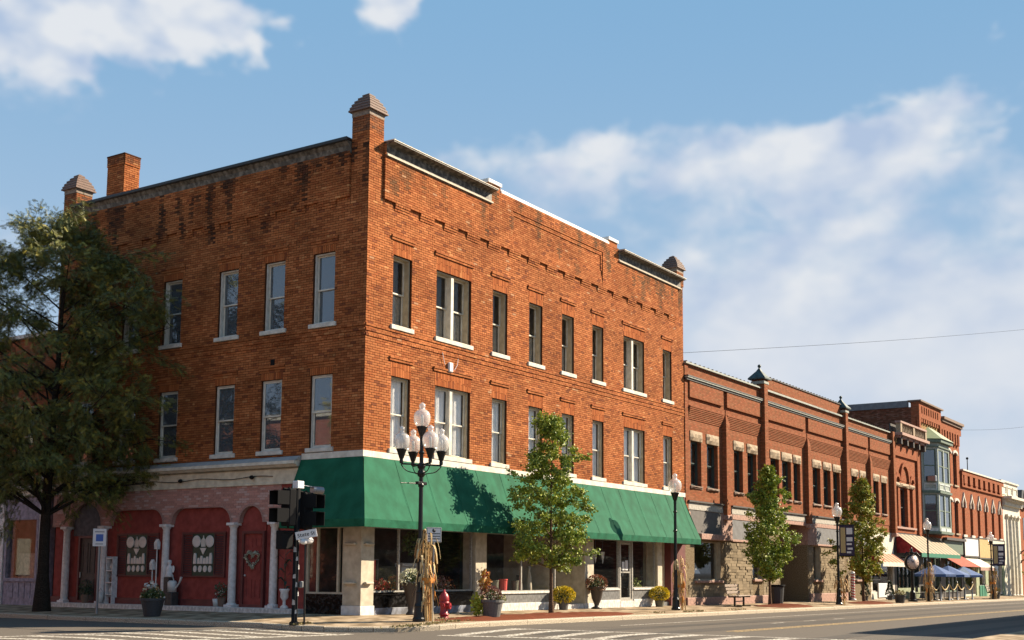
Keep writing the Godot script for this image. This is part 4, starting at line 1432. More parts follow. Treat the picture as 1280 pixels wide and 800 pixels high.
	part(g, "ring", M["bark"], wr)
	leaves(wr, "blossoms", hl, 0.06, [Color(0.62, 0.58, 0.47), Color(0.4, 0.37, 0.26)], r, "petal")
	# brown door under the left arch
	d = hold("boarded_door", A, BACK)
	g = G.new()
	g.frame(-13.5, -12.4, 0.145, 2.56, 0.09, -0.55, -0.43)
	part(g, "door_frame", M["maroon_dark"], d)
	g = G.new()
	g.box(Vector3(-13.41, 0.15, -0.54), Vector3(-12.49, 2.47, -0.495))
	for c in [[-13.3, -13.0], [-12.9, -12.6]]:
		for y in [[0.4, 1.0], [1.2, 2.3]]:
			g.frame(c[0], c[1], y[0], y[1], 0.035, -0.495, -0.478)
	part(g, "door_leaf", M["row_trim_dark"], d)
	g = G.new()
	tp = PackedVector2Array([Vector2(-13.88, 2.56), Vector2(-12.24, 2.56)])
	tp.append_array(PackedVector2Array(arc(-13.06, 2.9, 0.82, 0.82, 0, PI, 14)))
	g.prism(tp, -0.55, -0.50)
	part(g, "transom_panel", M["tile_grey"], d)
	g = G.new()
	g.tube([Vector3(-13.36, 1.05, -0.46), Vector3(-13.36, 1.25, -0.46)], [0.02, 0.02], 6)
	part(g, "handle", M["china_white"], d)
	porch_things(r)

func porch_things(r: RandomNumberGenerator) -> void:
	var g: G
	var y := 0.145
	# tall leafy plant in a white urn beside the shop glass
	var u := thing("garden_urn", "white pedestal urn with tall leafy plant against the maroon wall", "urn", Vector3(-0.17, y, -2.95))
	g = G.new()
	g.lathe([Vector2(0, 0), Vector2(0.13, 0), Vector2(0.13, 0.06), Vector2(0.05, 0.12), Vector2(0.05, 0.24), Vector2(0.13, 0.36), Vector2(0.12, 0.5), Vector2(0.17, 0.60), Vector2(0.15, 0.62), Vector2(0, 0.58)], 14)
	part(g, "body", M["column_white"], u)
	g = G.new()
	for k in 9:
		var a := k * 2.4
		var h := 0.9 + 0.14 * k
		var b := Vector3(0, 0.55 + k * 0.14, 0)
		var o := Vector3(cos(a) * 0.25, 0, sin(a) * 0.34)
		var s := Vector3(-sin(a), 0, cos(a)) * 0.05
		var m := b + o * 0.6 + Vector3(0, 0.16, 0)
		var e := b + o * 1.1 + Vector3(0, 0.05, 0)
		g.quad(b - s * 0.3, b + s * 0.3, m + s, m - s)
		g.tri(m - s, m + s, e)
		g.quad(b + s * 0.3 - Vector3(0, 0.004, 0), b - s * 0.3 - Vector3(0, 0.004, 0), m - s - Vector3(0, 0.004, 0), m + s - Vector3(0, 0.004, 0))
		g.tri(m + s - Vector3(0, 0.004, 0), m - s - Vector3(0, 0.004, 0), e)
	part(g, "leaves", M["panel_green"], u)
	g = G.new()
	g.tube([Vector3(0, 0.5, 0), Vector3(0.01, 1.2, 0), Vector3(0, 1.95, 0.02)], [0.02, 0.015, 0.006], 6)
	part(g, "stem", M["bark"], u)
	# watering can and pails between the columns
	var can := thing("watering_can", "galvanised white watering can standing by the middle column", "watering can", Vector3(-0.17, y, -8.15))
	g = G.new()
	g.lathe([Vector2(0, 0.45), Vector2(0.15, 0.45), Vector2(0.16, 0.78), Vector2(0.1, 0.84), Vector2(0, 0.84)], 14)
	part(g, "body", M["china_white"], can)
	g = G.new()
	g.tube([Vector3(0, 0.55, 0.14), Vector3(-0.02, 0.75, 0.36), Vector3(-0.02, 0.95, 0.46)], [0.035, 0.025, 0.05], 8)
	part(g, "spout", M["china_white"], can)
	g = G.new()
	g.tube([Vector3(0, 0.8, 0.08), Vector3(0, 1.0, 0), Vector3(0, 0.95, -0.18), Vector3(0, 0.6, -0.17)], [0.014, 0.014, 0.014, 0.014], 6)
	part(g, "handle", M["china_white"], can)
	g = G.new()
	g.cbox(Vector3(-0.16, 0, -0.16), Vector3(0.16, 0.45, 0.16), 0.02)
	part(g, "stool", M["row_trim_dark"], can)
	for e in [[-11.85, 0.42, "white paper bag leaning by the column under the street sign"], [-8.45, 0.30, "small white jug at the foot of the middle column"], [-5.98, 0.26, "small white heart-shaped pail left of the panelled door"]]:
		var o := thing("pail", e[2], "pail", Vector3(-0.19, y, e[0]))
		g = G.new()
		g.lathe([Vector2(0, 0), Vector2(0.09, 0), Vector2(0.13, e[1]), Vector2(0.115, e[1]), Vector2(0.08, 0.02), Vector2(0, 0.02)], 12)
		part(g, "body", M["china_white"], o)
		g = G.new()
		g.tube([Vector3(0, e[1] - 0.02, -0.12), Vector3(0, e[1] + 0.12, 0), Vector3(0, e[1] - 0.02, 0.12)], [0.008, 0.008, 0.008], 5)
		part(g, "handle", M["grey_steel"], o)
	for e in [[-5.78, 0.3, "terracotta pot with bush and pale flowers left of the panelled door", Color(0.42, 0.40, 0.34)], [-9.15, 0.28, "dark potted plant left of the middle column", Color(0.12, 0.13, 0.10)], [-12.75, 0.3, "small clipped bush in a pot inside the left arch", Color(0.03, 0.06, 0.03)]]:
		var o := thing("flower_pot", e[2], "plant", Vector3(-0.14, y, e[0]))
		g = G.new()
		g.lathe([Vector2(0, 0), Vector2(0.1, 0), Vector2(0.15, 0.3), Vector2(0, 0.3)], 12, Vector3.ZERO, true)
		part(g, "pot", M["row_sill"], o)
		leaf_cloud(o, "foliage", Vector3(0, 0.52, 0), Vector3(0.24, 0.28, 0.24), 220, 0.06, [Color(0.03, 0.05, 0.02), Color(0.06, 0.08, 0.03), e[3]], r, "leaf_dark")
	var s := thing("garden_statue", "pale angel garden statue beside the middle column", "statue", Vector3(-0.14, y, -8.36))
	g = G.new()
	g.lathe([Vector2(0, 0.95), Vector2(0.14, 0.95), Vector2(0.15, 1.0), Vector2(0.10, 1.1), Vector2(0.12, 1.22), Vector2(0.09, 1.32), Vector2(0.04, 1.36), Vector2(0.075, 1.43), Vector2(0.06, 1.52), Vector2(0, 1.54)], 12)
	for k: float in [-1.0, 1.0]:
		g.ball(Vector3(0.04, 1.22, k * 0.14), Vector3(0.03, 0.13, 0.07), 8, 6)
	part(g, "figure", M["column_white"], s)
	g = G.new()
	g.cbox(Vector3(-0.13, 0, -0.13), Vector3(0.13, 0.95, 0.13), 0.015)
	part(g, "plinth", M["row_trim_dark"], s)
	var sh := thing("shelf_stand", "narrow white shelf stand of ornaments beside the left arch column", "shelf", Vector3(0.02, y, -11.55))
	for k in 4:
		g = G.new()
		g.cbox(Vector3(-0.12, 0.3 + k * 0.42, -0.15), Vector3(0.12, 0.34 + k * 0.42, 0.15), 0.006)
		part(g, "shelf", M["column_white"], sh)
	for a in [-0.165, 0.165]:
		g = G.new()
		g.cbox(Vector3(-0.12, 0, a - 0.012), Vector3(0.12, 1.66, a + 0.012), 0.004)
		part(g, "side_panel", M["column_white"], sh)
	for k in 3:
		g = G.new()
		g.lathe([Vector2(0, 0.34 + k * 0.42), Vector2(0.05, 0.34 + k * 0.42), Vector2(0.075, 0.46 + k * 0.42), Vector2(0.03, 0.58 + k * 0.42), Vector2(0, 0.58 + k * 0.42)], 10)
		part(g, "ornament", M["row_sill" if k % 2 else "china_white"], sh)
	for q in [[-9.02, 2.25, "tall white birdhouse pole left of the middle column"], [-8.98, 1.55, "short white birdhouse pole left of the middle column"]]:
		var o := thing("birdhouse_pole", q[2], "birdhouse", Vector3(-0.14 if q[1] > 2 else -0.13, y, q[0] - (0.0 if q[1] > 2 else 0.25)))
		g = G.new()
		g.tube([Vector3(0, 0, 0), Vector3(0, q[1] - 0.35, 0)], [0.025, 0.02], 6)
		part(g, "pole", M["column_white"], o)
		g = G.new()
		g.prism(PackedVector2Array([Vector2(-0.07, q[1] - 0.35), Vector2(0.07, q[1] - 0.35), Vector2(0.08, q[1] - 0.12), Vector2(0, q[1]), Vector2(-0.08, q[1] - 0.12)]), -0.07, 0.07)
		part(g, "house", M["column_white"], o)
		g = G.new()
		g.cbox(Vector3(-0.13, 0, -0.13), Vector3(0.13, 0.05, 0.13), 0.01)
		part(g, "foot", M["row_trim_dark"], o)

# ---------------------------------------------------------------- neighbour down the side street
func side_neighbour() -> void:
	var B := thing("side_shop_building", "lower brick building with mauve shopfront behind the big street tree", "building")
	var g := G.new()
	var holes: Array = []
	for z in [-17.0, -19.4, -21.6]:
		holes.append(Rect2(z - 0.5, 5.3, 1.0, 2.3))
	g.wall(-24.0, -15.32, 4.55, 10.25, holes, -0.4, -0.02)
	part(g, "front_wall", M["brick_row"], B, SIDE)
	g = G.new()
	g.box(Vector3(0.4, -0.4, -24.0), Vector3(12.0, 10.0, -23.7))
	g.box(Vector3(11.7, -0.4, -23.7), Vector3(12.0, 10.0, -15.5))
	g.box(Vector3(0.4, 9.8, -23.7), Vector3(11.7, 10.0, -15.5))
	part(g, "shell", M["brick_side_shaded"], B)
	g = G.new()
	g.cbox(Vector3(-0.12, 10.25, -24.0), Vector3(0.45, 10.42, -15.32), 0.02)
	part(g, "coping", M["sill_stone"], B)
	g = G.new()
	g.cbox(Vector3(-0.10, 4.36, -24.0), Vector3(0.4, 4.55, -15.32), 0.02)
	part(g, "shop_cornice", M["column_white"], B)
	g = G.new()
	g.wall(-24.0, -15.32, -0.4, 4.35, [Rect2(-17.75, 0.98, 1.85, 2.25), Rect2(-20.0, 0.1, 1.0, 3.1), Rect2(-23.2, 0.98, 2.4, 2.25)], -0.35, -0.03)
	part(g, "shop_wall", M["mauve"], B, SIDE)
	for w in [[-17.75, -15.90], [-23.2, -20.8]]:
		var o := hold("shop_window", B, SIDE)
		g = G.new()
		g.frame(w[0] - 0.1, w[1] + 0.1, 0.88, 3.34, 0.13, -0.12, 0.03)
		part(g, "frame", M["mauve"], o)
		g = G.new()
		g.box(Vector3(w[0], 0.98, -0.1), Vector3(w[1], 3.23, -0.09))
		part(g, "pane", M["glass"], o)
		g = G.new()
		g.box(Vector3(w[0], 0.98, -0.6), Vector3(w[1], 1.95, -0.55))
		part(g, "half_curtain", M["curtain"], o)
		g = G.new()
		for k in 5:
			var x: float = w[0] + 0.2 + k * 0.36
			g.box(Vector3(x, 0.25, -0.027), Vector3(x + 0.28, 0.82, -0.012))
		part(g, "panel_moulding", M["mauve"], o)
	g = G.new()
	for z in [-18.05, -15.6]:
		g.cbox(Vector3(z - 0.14, -0.4, -0.03), Vector3(z + 0.14, 4.36, 0.06), 0.015)
	part(g, "pilaster", M["column_white"], B, SIDE)
	g = G.new()
	g.box(Vector3(0.30, -0.4, -20.0), Vector3(0.36, 3.2, -19.0))
	part(g, "door", M["door_dark"], B)
	g = G.new()
	g.box(Vector3(3.0, -0.4, -23.7), Vector3(3.2, 9.8, -15.5))
	g.box(Vector3(0.4, 4.4, -23.7), Vector3(3.0, 4.6, -15.5))
	part(g, "inner_wall", M["interior_dark"], B)
	var w0 := make_window("window", 1.0, 2.3, false, "glass_old", "", 0.5, B, "sill_stone", 0.3)
	w0.transform = SIDE * Transform3D(Basis(), Vector3(-17.0, 5.3, -0.02))
	for z in [-19.4, -21.6]: copy_part(w0, "window", B, SIDE * Transform3D(Basis(), Vector3(z, 5.3, -0.02)))

# ---------------------------------------------------------------- the row to the right
func shell(B: Node3D, x0: float, x1: float, top: float, deep: float, m := "brick_side_shaded") -> void:
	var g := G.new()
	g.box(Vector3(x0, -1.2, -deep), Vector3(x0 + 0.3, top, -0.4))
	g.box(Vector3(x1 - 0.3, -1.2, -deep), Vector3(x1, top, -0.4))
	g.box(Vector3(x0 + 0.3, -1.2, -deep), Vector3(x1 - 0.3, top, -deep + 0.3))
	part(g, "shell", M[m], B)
	g = G.new()
	g.box(Vector3(x0 + 0.3, top - 0.5, -deep + 0.3), Vector3(x1 - 0.3, top - 0.3, -0.4))
	part(g, "roof", M["roof_tar"], B)
	g = G.new()
	g.box(Vector3(x0 + 0.3, 4.1, -deep + 0.3), Vector3(x1 - 0.3, 4.3, -0.4))
	g.box(Vector3(x0 + 0.3, -1.2, -3.4), Vector3(x1 - 0.3, top - 0.5, -3.2))
	part(g, "inner_wall", M["interior_dark"], B)

func row_window(called: String, w: float, h: float, B: Node3D, fr: String, deep := 0.25) -> Node3D:
	var o := hold(called, B)
	var g := G.new()
	g.frame(-w / 2, w / 2, 0, h, 0.07, -deep - 0.08, -deep + 0.05)
	part(g, "frame", M[fr], o)
	for k in 2:
		g = G.new()
		var y0: float = 0.07 if k == 0 else h * 0.5
		var y1: float = h * 0.5 if k == 0 else h - 0.07
		g.frame(-w / 2 + 0.07, w / 2 - 0.07, y0, y1, 0.05, -deep - 0.06 + k * 0.04, -deep - 0.02 + k * 0.04)
		part(g, "sash", M[fr], o)
		g = G.new()
		g.box(Vector3(-w / 2 + 0.12, y0 + 0.05, -deep - 0.045 + k * 0.04), Vector3(w / 2 - 0.12, y1 - 0.05, -deep - 0.04 + k * 0.04))
		part(g, "pane", M["glass"], o)
	return o

func rough_stone(g: G, lo: Vector3, hi: Vector3, r: RandomNumberGenerator) -> void:   # rock-faced block: a grid front pushed in and out
	var nx := 7
	var ny := 3
	var P: Array = []
	for j in ny + 1:
		var row: Array = []
		for i in nx + 1:
			var e := i == 0 or j == 0 or i == nx or j == ny
			row.append(Vector3(lerpf(lo.x, hi.x, i / float(nx)), lerpf(lo.y, hi.y, j / float(ny)), hi.z - 0.05 if e else hi.z + r.randf_range(-0.03, 0.06)))
		P.append(row)
	for j in ny:
		for i in nx:
			g.quad(P[j][i], P[j][i + 1], P[j + 1][i + 1], P[j + 1][i])
	var b := hi.z - 0.05
	g.box(lo, Vector3(hi.x, hi.y, b - 0.004))

func commercial_block(r: RandomNumberGenerator) -> void:
	var B := thing("commercial_block", "long two-storey reddish brick block with stone lintels and little copper finials", "building")
	var wins := [[23.6, 24.8], [25.45, 26.75], [28.75, 29.9], [30.52, 31.75], [33.73, 35.0], [35.44, 36.84], [37.22, 38.31], [40.38, 41.72], [42.26, 43.56], [44.03, 45.32], [47.6, 48.75], [49.3, 50.4], [52.2, 53.4], [54.0, 55.2]]
	var holes: Array = []
	for w in wins: holes.append(Rect2(w[0], 5.45, w[1] - w[0], 2.17))
	var W := hold("front_wall", B)
	var g := G.new()
	g.wall(22.93, 56.6, 4.7, 11.2, holes, -0.4, 0.0)
	g.box(Vector3(32.9, 11.2, -0.4), Vector3(45.85, 11.95, 0.0))
	part(g, "brick_face", M["brick_row"], W)
	# corbelled panels under the parapet
	var bays := [[23.35, 27.25], [27.72, 32.28], [32.8, 38.98], [39.5, 45.84], [46.32, 50.9], [51.35, 56.1]]
	for b in bays:
		var c := hold("corbel_panel", W)
		for k in 8:
			g = G.new()
			var y := 8.60 + k * 0.083
			g.box(Vector3(b[0], y, 0.0), Vector3(b[1], y + 0.055, 0.03 + k * 0.016))
			g.box(Vector3(b[0], y + 0.055, 0.0), Vector3(b[1], y + 0.083, 0.002 + k * 0.012))
			part(g, "brick_course", M["brick_row"], c)
		g = G.new()
		g.box(Vector3(b[0], 9.264, 0.0), Vector3(b[1], 9.5, 0.035))
		g.box(Vector3(b[0], 9.64, 0.0), Vector3(b[1], 10.42, 0.12))
		part(g, "panel", M["brick_row"], c)
	for s in [[22.94, 23.3, 11.2], [32.3, 32.78, 11.75], [45.86, 46.30, 11.75], [56.12, 56.58, 11.3], [27.27, 27.70, 9.25], [39.0, 39.48, 9.25], [50.92, 51.33, 9.25]]:
		var p := hold("pier", B)
		g = G.new()
		var dz := 0.30 if s[2] > 10 else 0.25
		if s[0] < 23.0: dz = 0.05
		g.box(Vector3(s[0], 4.2, 0.0), Vector3(s[1], s[2] - (0.5 if s[2] < 10 else 0.0), dz))
		if s[2] < 10:   # pointed top dying into the wall
			var m: float = (s[0] + s[1]) / 2
			g.tri(Vector3(s[0], s[2] - 0.5, dz), Vector3(s[1], s[2] - 0.5, dz), Vector3(m, s[2] + 0.1, 0.13))
			g.tri(Vector3(s[1], s[2] - 0.5, dz), Vector3(s[1], s[2] - 0.5, 0), Vector3(m, s[2] + 0.1, 0.13))
			g.tri(Vector3(s[0], s[2] - 0.5, 0), Vector3(s[0], s[2] - 0.5, dz), Vector3(m, s[2] + 0.1, 0.13))
		else:
			g.box(Vector3(s[0], 4.2, -0.4), Vector3(s[1], s[2], -0.001))
		part(g, "shaft", M["brick_row"], p)
		g = G.new()
		g.cbox(Vector3(s[0] - 0.05, 3.95, 0.0), Vector3(s[1] + 0.05, 4.2, dz + 0.06), 0.03)
		part(g, "corbel_foot", M["row_pink"], p)
		if s[2] > 11.5:
			var c := Vector3((s[0] + s[1]) / 2, 0, -0.07)
			g = G.new()
			g.cbox(c + Vector3(-0.36, 11.45, -0.36), c + Vector3(0.36, 11.62, 0.40), 0.02)
			part(g, "cap_band", M["row_coping"], p)
			g = G.new()
			var q := [Vector3(-0.48, 11.78, 0.5), Vector3(0.48, 11.78, 0.5), Vector3(0.48, 11.78, -0.48), Vector3(-0.48, 11.78, -0.48)]
			var t := [Vector3(-0.14, 12.18, 0.14), Vector3(0.14, 12.18, 0.14), Vector3(0.14, 12.18, -0.14), Vector3(-0.14, 12.18, -0.14)]
			for k in 4:
				var k2 := (k + 1) % 4
				g.quad(c + q[k] - Vector3(0, 0.07, 0), c + q[k2] - Vector3(0, 0.07, 0), c + q[k2], c + q[k])
				g.quad(c + q[k], c + q[k2], c + t[k2], c + t[k])
				g.tri(c + t[k], c + t[k2], c + Vector3(0, 12.42, 0))
			g.quad(c + q[3] - Vector3(0, 0.07, 0), c + q[2] - Vector3(0, 0.07, 0), c + q[1] - Vector3(0, 0.07, 0), c + q[0] - Vector3(0, 0.07, 0))
			g.ball(c + Vector3(0, 12.47, 0), Vector3(0.1, 0.1, 0.1), 8, 6)
			part(g, "finial", M["row_copper"], p)
	for s in [[22.94, 32.3], [32.78, 45.86], [46.3, 56.12]]:
		var c := hold("cornice", B)
		g = G.new()
		g.box(Vector3(s[0], 10.42, 0.0), Vector3(s[1], 10.52, 0.16))
		g.box(Vector3(s[0], 10.58, 0.0), Vector3(s[1], 10.64, 0.24))
		part(g, "moulding", M["row_trim_dark"], c)
		g = G.new()
		g.box(Vector3(s[0], 10.52, 0.0), Vector3(s[1], 10.58, 0.22))
		part(g, "light_strip", M["row_coping"], c)
		g = G.new()
		if s[0] != 32.78: g.box(Vector3(s[0], 11.2, -0.5), Vector3(s[1], 11.28, 0.14))
		else: g.box(Vector3(s[0], 11.17, 0.0), Vector3(s[1], 11.27, 0.14))
		part(g, "coping", M["row_coping"], c)
		g = G.new()
		if s[0] == 32.78:
			g.box(Vector3(s[0], 11.95, -0.45), Vector3(s[1], 12.0, 0.06))
			for k in int((s[1] - s[0]) / 0.5): g.box(Vector3(s[0] + 0.1 + k * 0.5, 12.0, -0.4), Vector3(s[0] + 0.17 + k * 0.5, 12.06, 0.05))
		else:
			for k in int((s[1] - s[0]) / 0.5): g.box(Vector3(s[0] + 0.1 + k * 0.5, 11.28, -0.45), Vector3(s[0] + 0.17 + k * 0.5, 11.34, 0.12))
		part(g, "ridge_tile", M["row_trim_dark"], c).set_meta("kind", "stuff")
	var proto := row_window("window", 1.25, 2.17, B, "row_frame")
	for k in wins.size():
		var mid: float = (wins[k][0] + wins[k][1]) / 2
		var sc: float = (wins[k][1] - wins[k][0]) / 1.25
		var t := Transform3D(Basis.from_scale(Vector3(sc, 1, 1)), Vector3(mid, 5.45, 0))
		var w: Node3D = proto
		if k == 0: proto.transform = t
		else: w = copy_part(proto, "window", B, t)
	for k in wins.size():
		g = G.new()
		rough_stone(g, Vector3(wins[k][0] - 0.08, 7.60, -0.1), Vector3(wins[k][1] + 0.08, 8.07, 0.09), r)
		part(g, "lintel", M["row_stone"], B)
		g = G.new()
		rough_stone(g, Vector3(wins[k][0] - 0.06, 5.31, -0.1), Vector3(wins[k][1] + 0.06, 5.45, 0.10), r)
		part(g, "sill", M["row_sill"], B)
	shell(B, 22.93, 56.6, 11.0, 14.0)
	# ---- ground floor
	var S := hold("ground_floor", B)
	g = G.new()
	g.wall(22.93, 34.9, -0.6, 4.2, [Rect2(23.95, 1.0, 3.0, 1.86), Rect2(31.0, 1.05, 1.45, 1.85)], -0.4, -0.02)
	part(g, "rubble_wall", M["rubble"], S)
	g = G.new()
	g.wall(39.42, 51.2, -0.6, 4.2, [Rect2(40.25, 1.0, 1.2, 2.0), Rect2(47.9, 1.0, 1.6, 1.9)], -0.4, -0.02)
	part(g, "rubble_wall", M["rubble"], S)
	g = G.new()
	g.box(Vector3(22.93, 4.2, -0.4), Vector3(56.6, 4.698, -0.03))
	part(g, "shop_lintel", M["brick_row"], S)
	# rock-faced stones laid over the wall, in courses
	var stones: Array = []
	for j in 19:
		var y := 0.22 + j * 0.147
		for sec in [[27.55, 30.98], [23.3, 27.5], [32.5, 34.85], [41.5, 45.85], [39.46, 40.2], [46.35, 47.85], [49.55, 51.15]]:
			var x: float = sec[0]
			if y + 0.14 > (2.95 if sec[0] != 23.3 else 0.98): continue
			while x < sec[1] - 0.1:
				var L: float = minf(r.randf_range(0.28, 0.62), sec[1] - x)
				var k := r.randf_range(0.7, 1.2)
				stones.append([x + L / 2, y + 0.072, L - 0.007, 0.139, r.randf_range(0.0, 0.045), Color(0.30, 0.24, 0.165) * k])
				x += L
	lay(S, Transform3D(Basis(), Vector3(0, 0, -0.02)), stones, r)
	g = G.new()
	for s in [[22.93, 34.9], [39.42, 46.2]]:
		g = G.new()
		g.cbox(Vector3(s[0], -0.9, -0.4), Vector3(s[1], 0.21, 0.10), 0.02)
		part(g, "base_course", M["row_pink"], S)
	for s in [[23.2, 27.22], [28.3, 32.25], [32.85, 38.9], [39.6, 45.8], [46.4, 50.9]]:
		g = G.new()
		g.cbox(Vector3(s[0], 4.30, -0.3), Vector3(s[1], 4.66, 0.05), 0.015)
		part(g, "name_board", M["row_board"], S)
		g = G.new()
		g.box(Vector3(s[0] - 0.05, 4.66, -0.3), Vector3(s[1] + 0.05, 4.74, 0.14))
		part(g, "board_hood", M["row_trim_dark"], S)
	for s in [[23.25, 26.98, 3.22, 4.28, "row_sign_dark"], [28.35, 32.2, 3.05, 4.02, "row_sign_grey"], [40.72, 45.8, 3.1, 4.05, "row_sign_grey"], [46.5, 50.8, 3.1, 4.05, "row_sign_grey"]]:
		g = G.new()
		g.box(Vector3(s[0], s[2], -0.1), Vector3(s[1], s[3], 0.03))
		part(g, "sign_panel", M[s[4]], S)
	for s in [[27.0, 28.33, 2.95, 4.29], [28.35, 34.9, 2.92, 3.04], [28.35, 32.25, 4.03, 4.29], [39.42, 40.70, 3.0, 4.29], [40.7, 46.2, 2.98, 3.09], [40.7, 46.0, 4.06, 4.29], [24.0, 27.3, 2.93, 3.20]]:
		g = G.new()
		g.cbox(Vector3(s[0], s[2], -0.2), Vector3(s[1], s[3], 0.06 if s[0] != 24.0 else 0.35), 0.015)
		part(g, "pink_panel", M["row_pink"], S)
	g = G.new()   # recessed doorway
	g.box(Vector3(34.9, -0.9, -2.4), Vector3(35.1, 4.2, -0.4))
	part(g, "recess_stone", M["rubble"], S)
	g = G.new()
	g.box(Vector3(39.22, -0.9, -2.4), Vector3(39.42, 3.0, -0.001))
	part(g, "recess_stone", M["rubble"], S)
	g = G.new()
	g.box(Vector3(39.20, 3.0, -2.4), Vector3(39.42, 4.25, 0.05))
	g.box(Vector3(34.9, 4.1, -2.4), Vector3(39.2, 4.29, 0.04))
	g.box(Vector3(34.9, -0.9, -2.6), Vector3(39.4, 4.2, -2.4))
	part(g, "recess_panel", M["row_pink"], S)
	g = G.new()
	g.box(Vector3(35.5, -0.3, -2.4), Vector3(36.9, 2.3, -2.34))
	part(g, "door", M["door_dark"], S)
	for s in [[23.95, 26.95, 1.0, 2.86], [31.0, 32.45, 1.05, 2.9], [40.25, 41.45, 1.0, 3.0], [47.9, 49.5, 1.0, 2.9]]:
		var o := hold("shop_window", S)
		g = G.new()
		g.frame(s[0], s[1], s[2], s[3], 0.06, -0.32, -0.22)
		part(g, "frame", M["frame_paint"], o)
		g = G.new()
		g.box(Vector3(s[0] + 0.06, s[2] + 0.06, -0.28), Vector3(s[1] - 0.06, s[3] - 0.06, -0.27))
		part(g, "pane", M["glass"], o)
		g = G.new()
		g.cbox(Vector3(s[0] - 0.05, s[2] - 0.12, -0.35), Vector3(s[1] + 0.05, s[2], 0.14), 0.015)
		part(g, "sill", M["row_pink"], o)
		g = G.new()
		g.box(Vector3(s[1] - 0.003, s[2], -0.22), Vector3(s[1] + 0.02, s[3], -0.02))
		part(g, "jamb", M["frame_paint"], o)
	# corner shop at the far end
	g = G.new()
	g.wall(51.2, 56.6, -0.9, 4.2, [Rect2(51.5, 0.2, 4.7, 2.0)], -0.4, -0.02)
	part(g, "shop_wall", M["shop_white"], S)
	var o := hold("shop_window", S)
	g = G.new()
	g.frame(51.5, 56.2, 0.2, 2.2, 0.08, -0.3, -0.1)
	g.box(Vector3(53.7, 0.28, -0.28), Vector3(53.8, 2.12, -0.12))
	g.box(Vector3(51.58, 0.95, -0.27), Vector3(53.7, 1.03, -0.13))
	part(g, "frame", M["metal_frame"], o)
	g = G.new()
	g.box(Vector3(51.58, 0.28, -0.21), Vector3(56.12, 2.12, -0.2))
	part(g, "pane", M["glass"], o)
	g = G.new()
	g.cbox(Vector3(52.6, -0.2, -0.02), Vector3(55.3, 0.75, 0.06), 0.02)
	part(g, "white_board", M["sign_white"], S)
	striped_awning(S, 50.9, 56.9, 2.75, 2.15, 0.9, 14, "stripe_tan", "awning_brick", "shop_white")

func striped_awning(B: Node3D, x0: float, x1: float, ty: float, by: float, pr: float, n: int, m0: String, m1: String, mv: String, flare := 0.0) -> void:
	var A := hold("awning", B)
	for k in n:
		var a := lerpf(x0, x1, k / float(n))
		var b := lerpf(x0, x1, (k + 1) / float(n))
		var g := G.new()
		var o := Vector3(0, -0.012, -0.008)
		var P := [Vector3(a + flare, by, pr), Vector3(b + flare, by, pr), Vector3(b, ty, 0.03), Vector3(a, ty, 0.03)]
		g.quad(P[0], P[1], P[2], P[3])
		g.quad(P[1] + o, P[0] + o, P[3] + o, P[2] + o)
		part(g, "stripe", M[m0 if k % 2 == 0 else m1], A)
	var g := G.new()
	g.box(Vector3(x0 + flare, by - 0.28, pr - 0.012), Vector3(x1 + flare, by, pr))
	part(g, "valance", M[mv], A)
	for x in [x0, x1]:
		g = G.new()
		g.prism(PackedVector2Array([Vector2(0.02, by), Vector2(pr - 0.01, by), Vector2(0.02, ty - 0.02)]), -x - 0.006, -x + 0.006)
		part(g, "end_panel", M["awning_red"], A, Transform3D(Basis(Vector3(0, 0, 1), Vector3(0, 1, 0), Vector3(-1, 0, 0)), Vector3.ZERO))

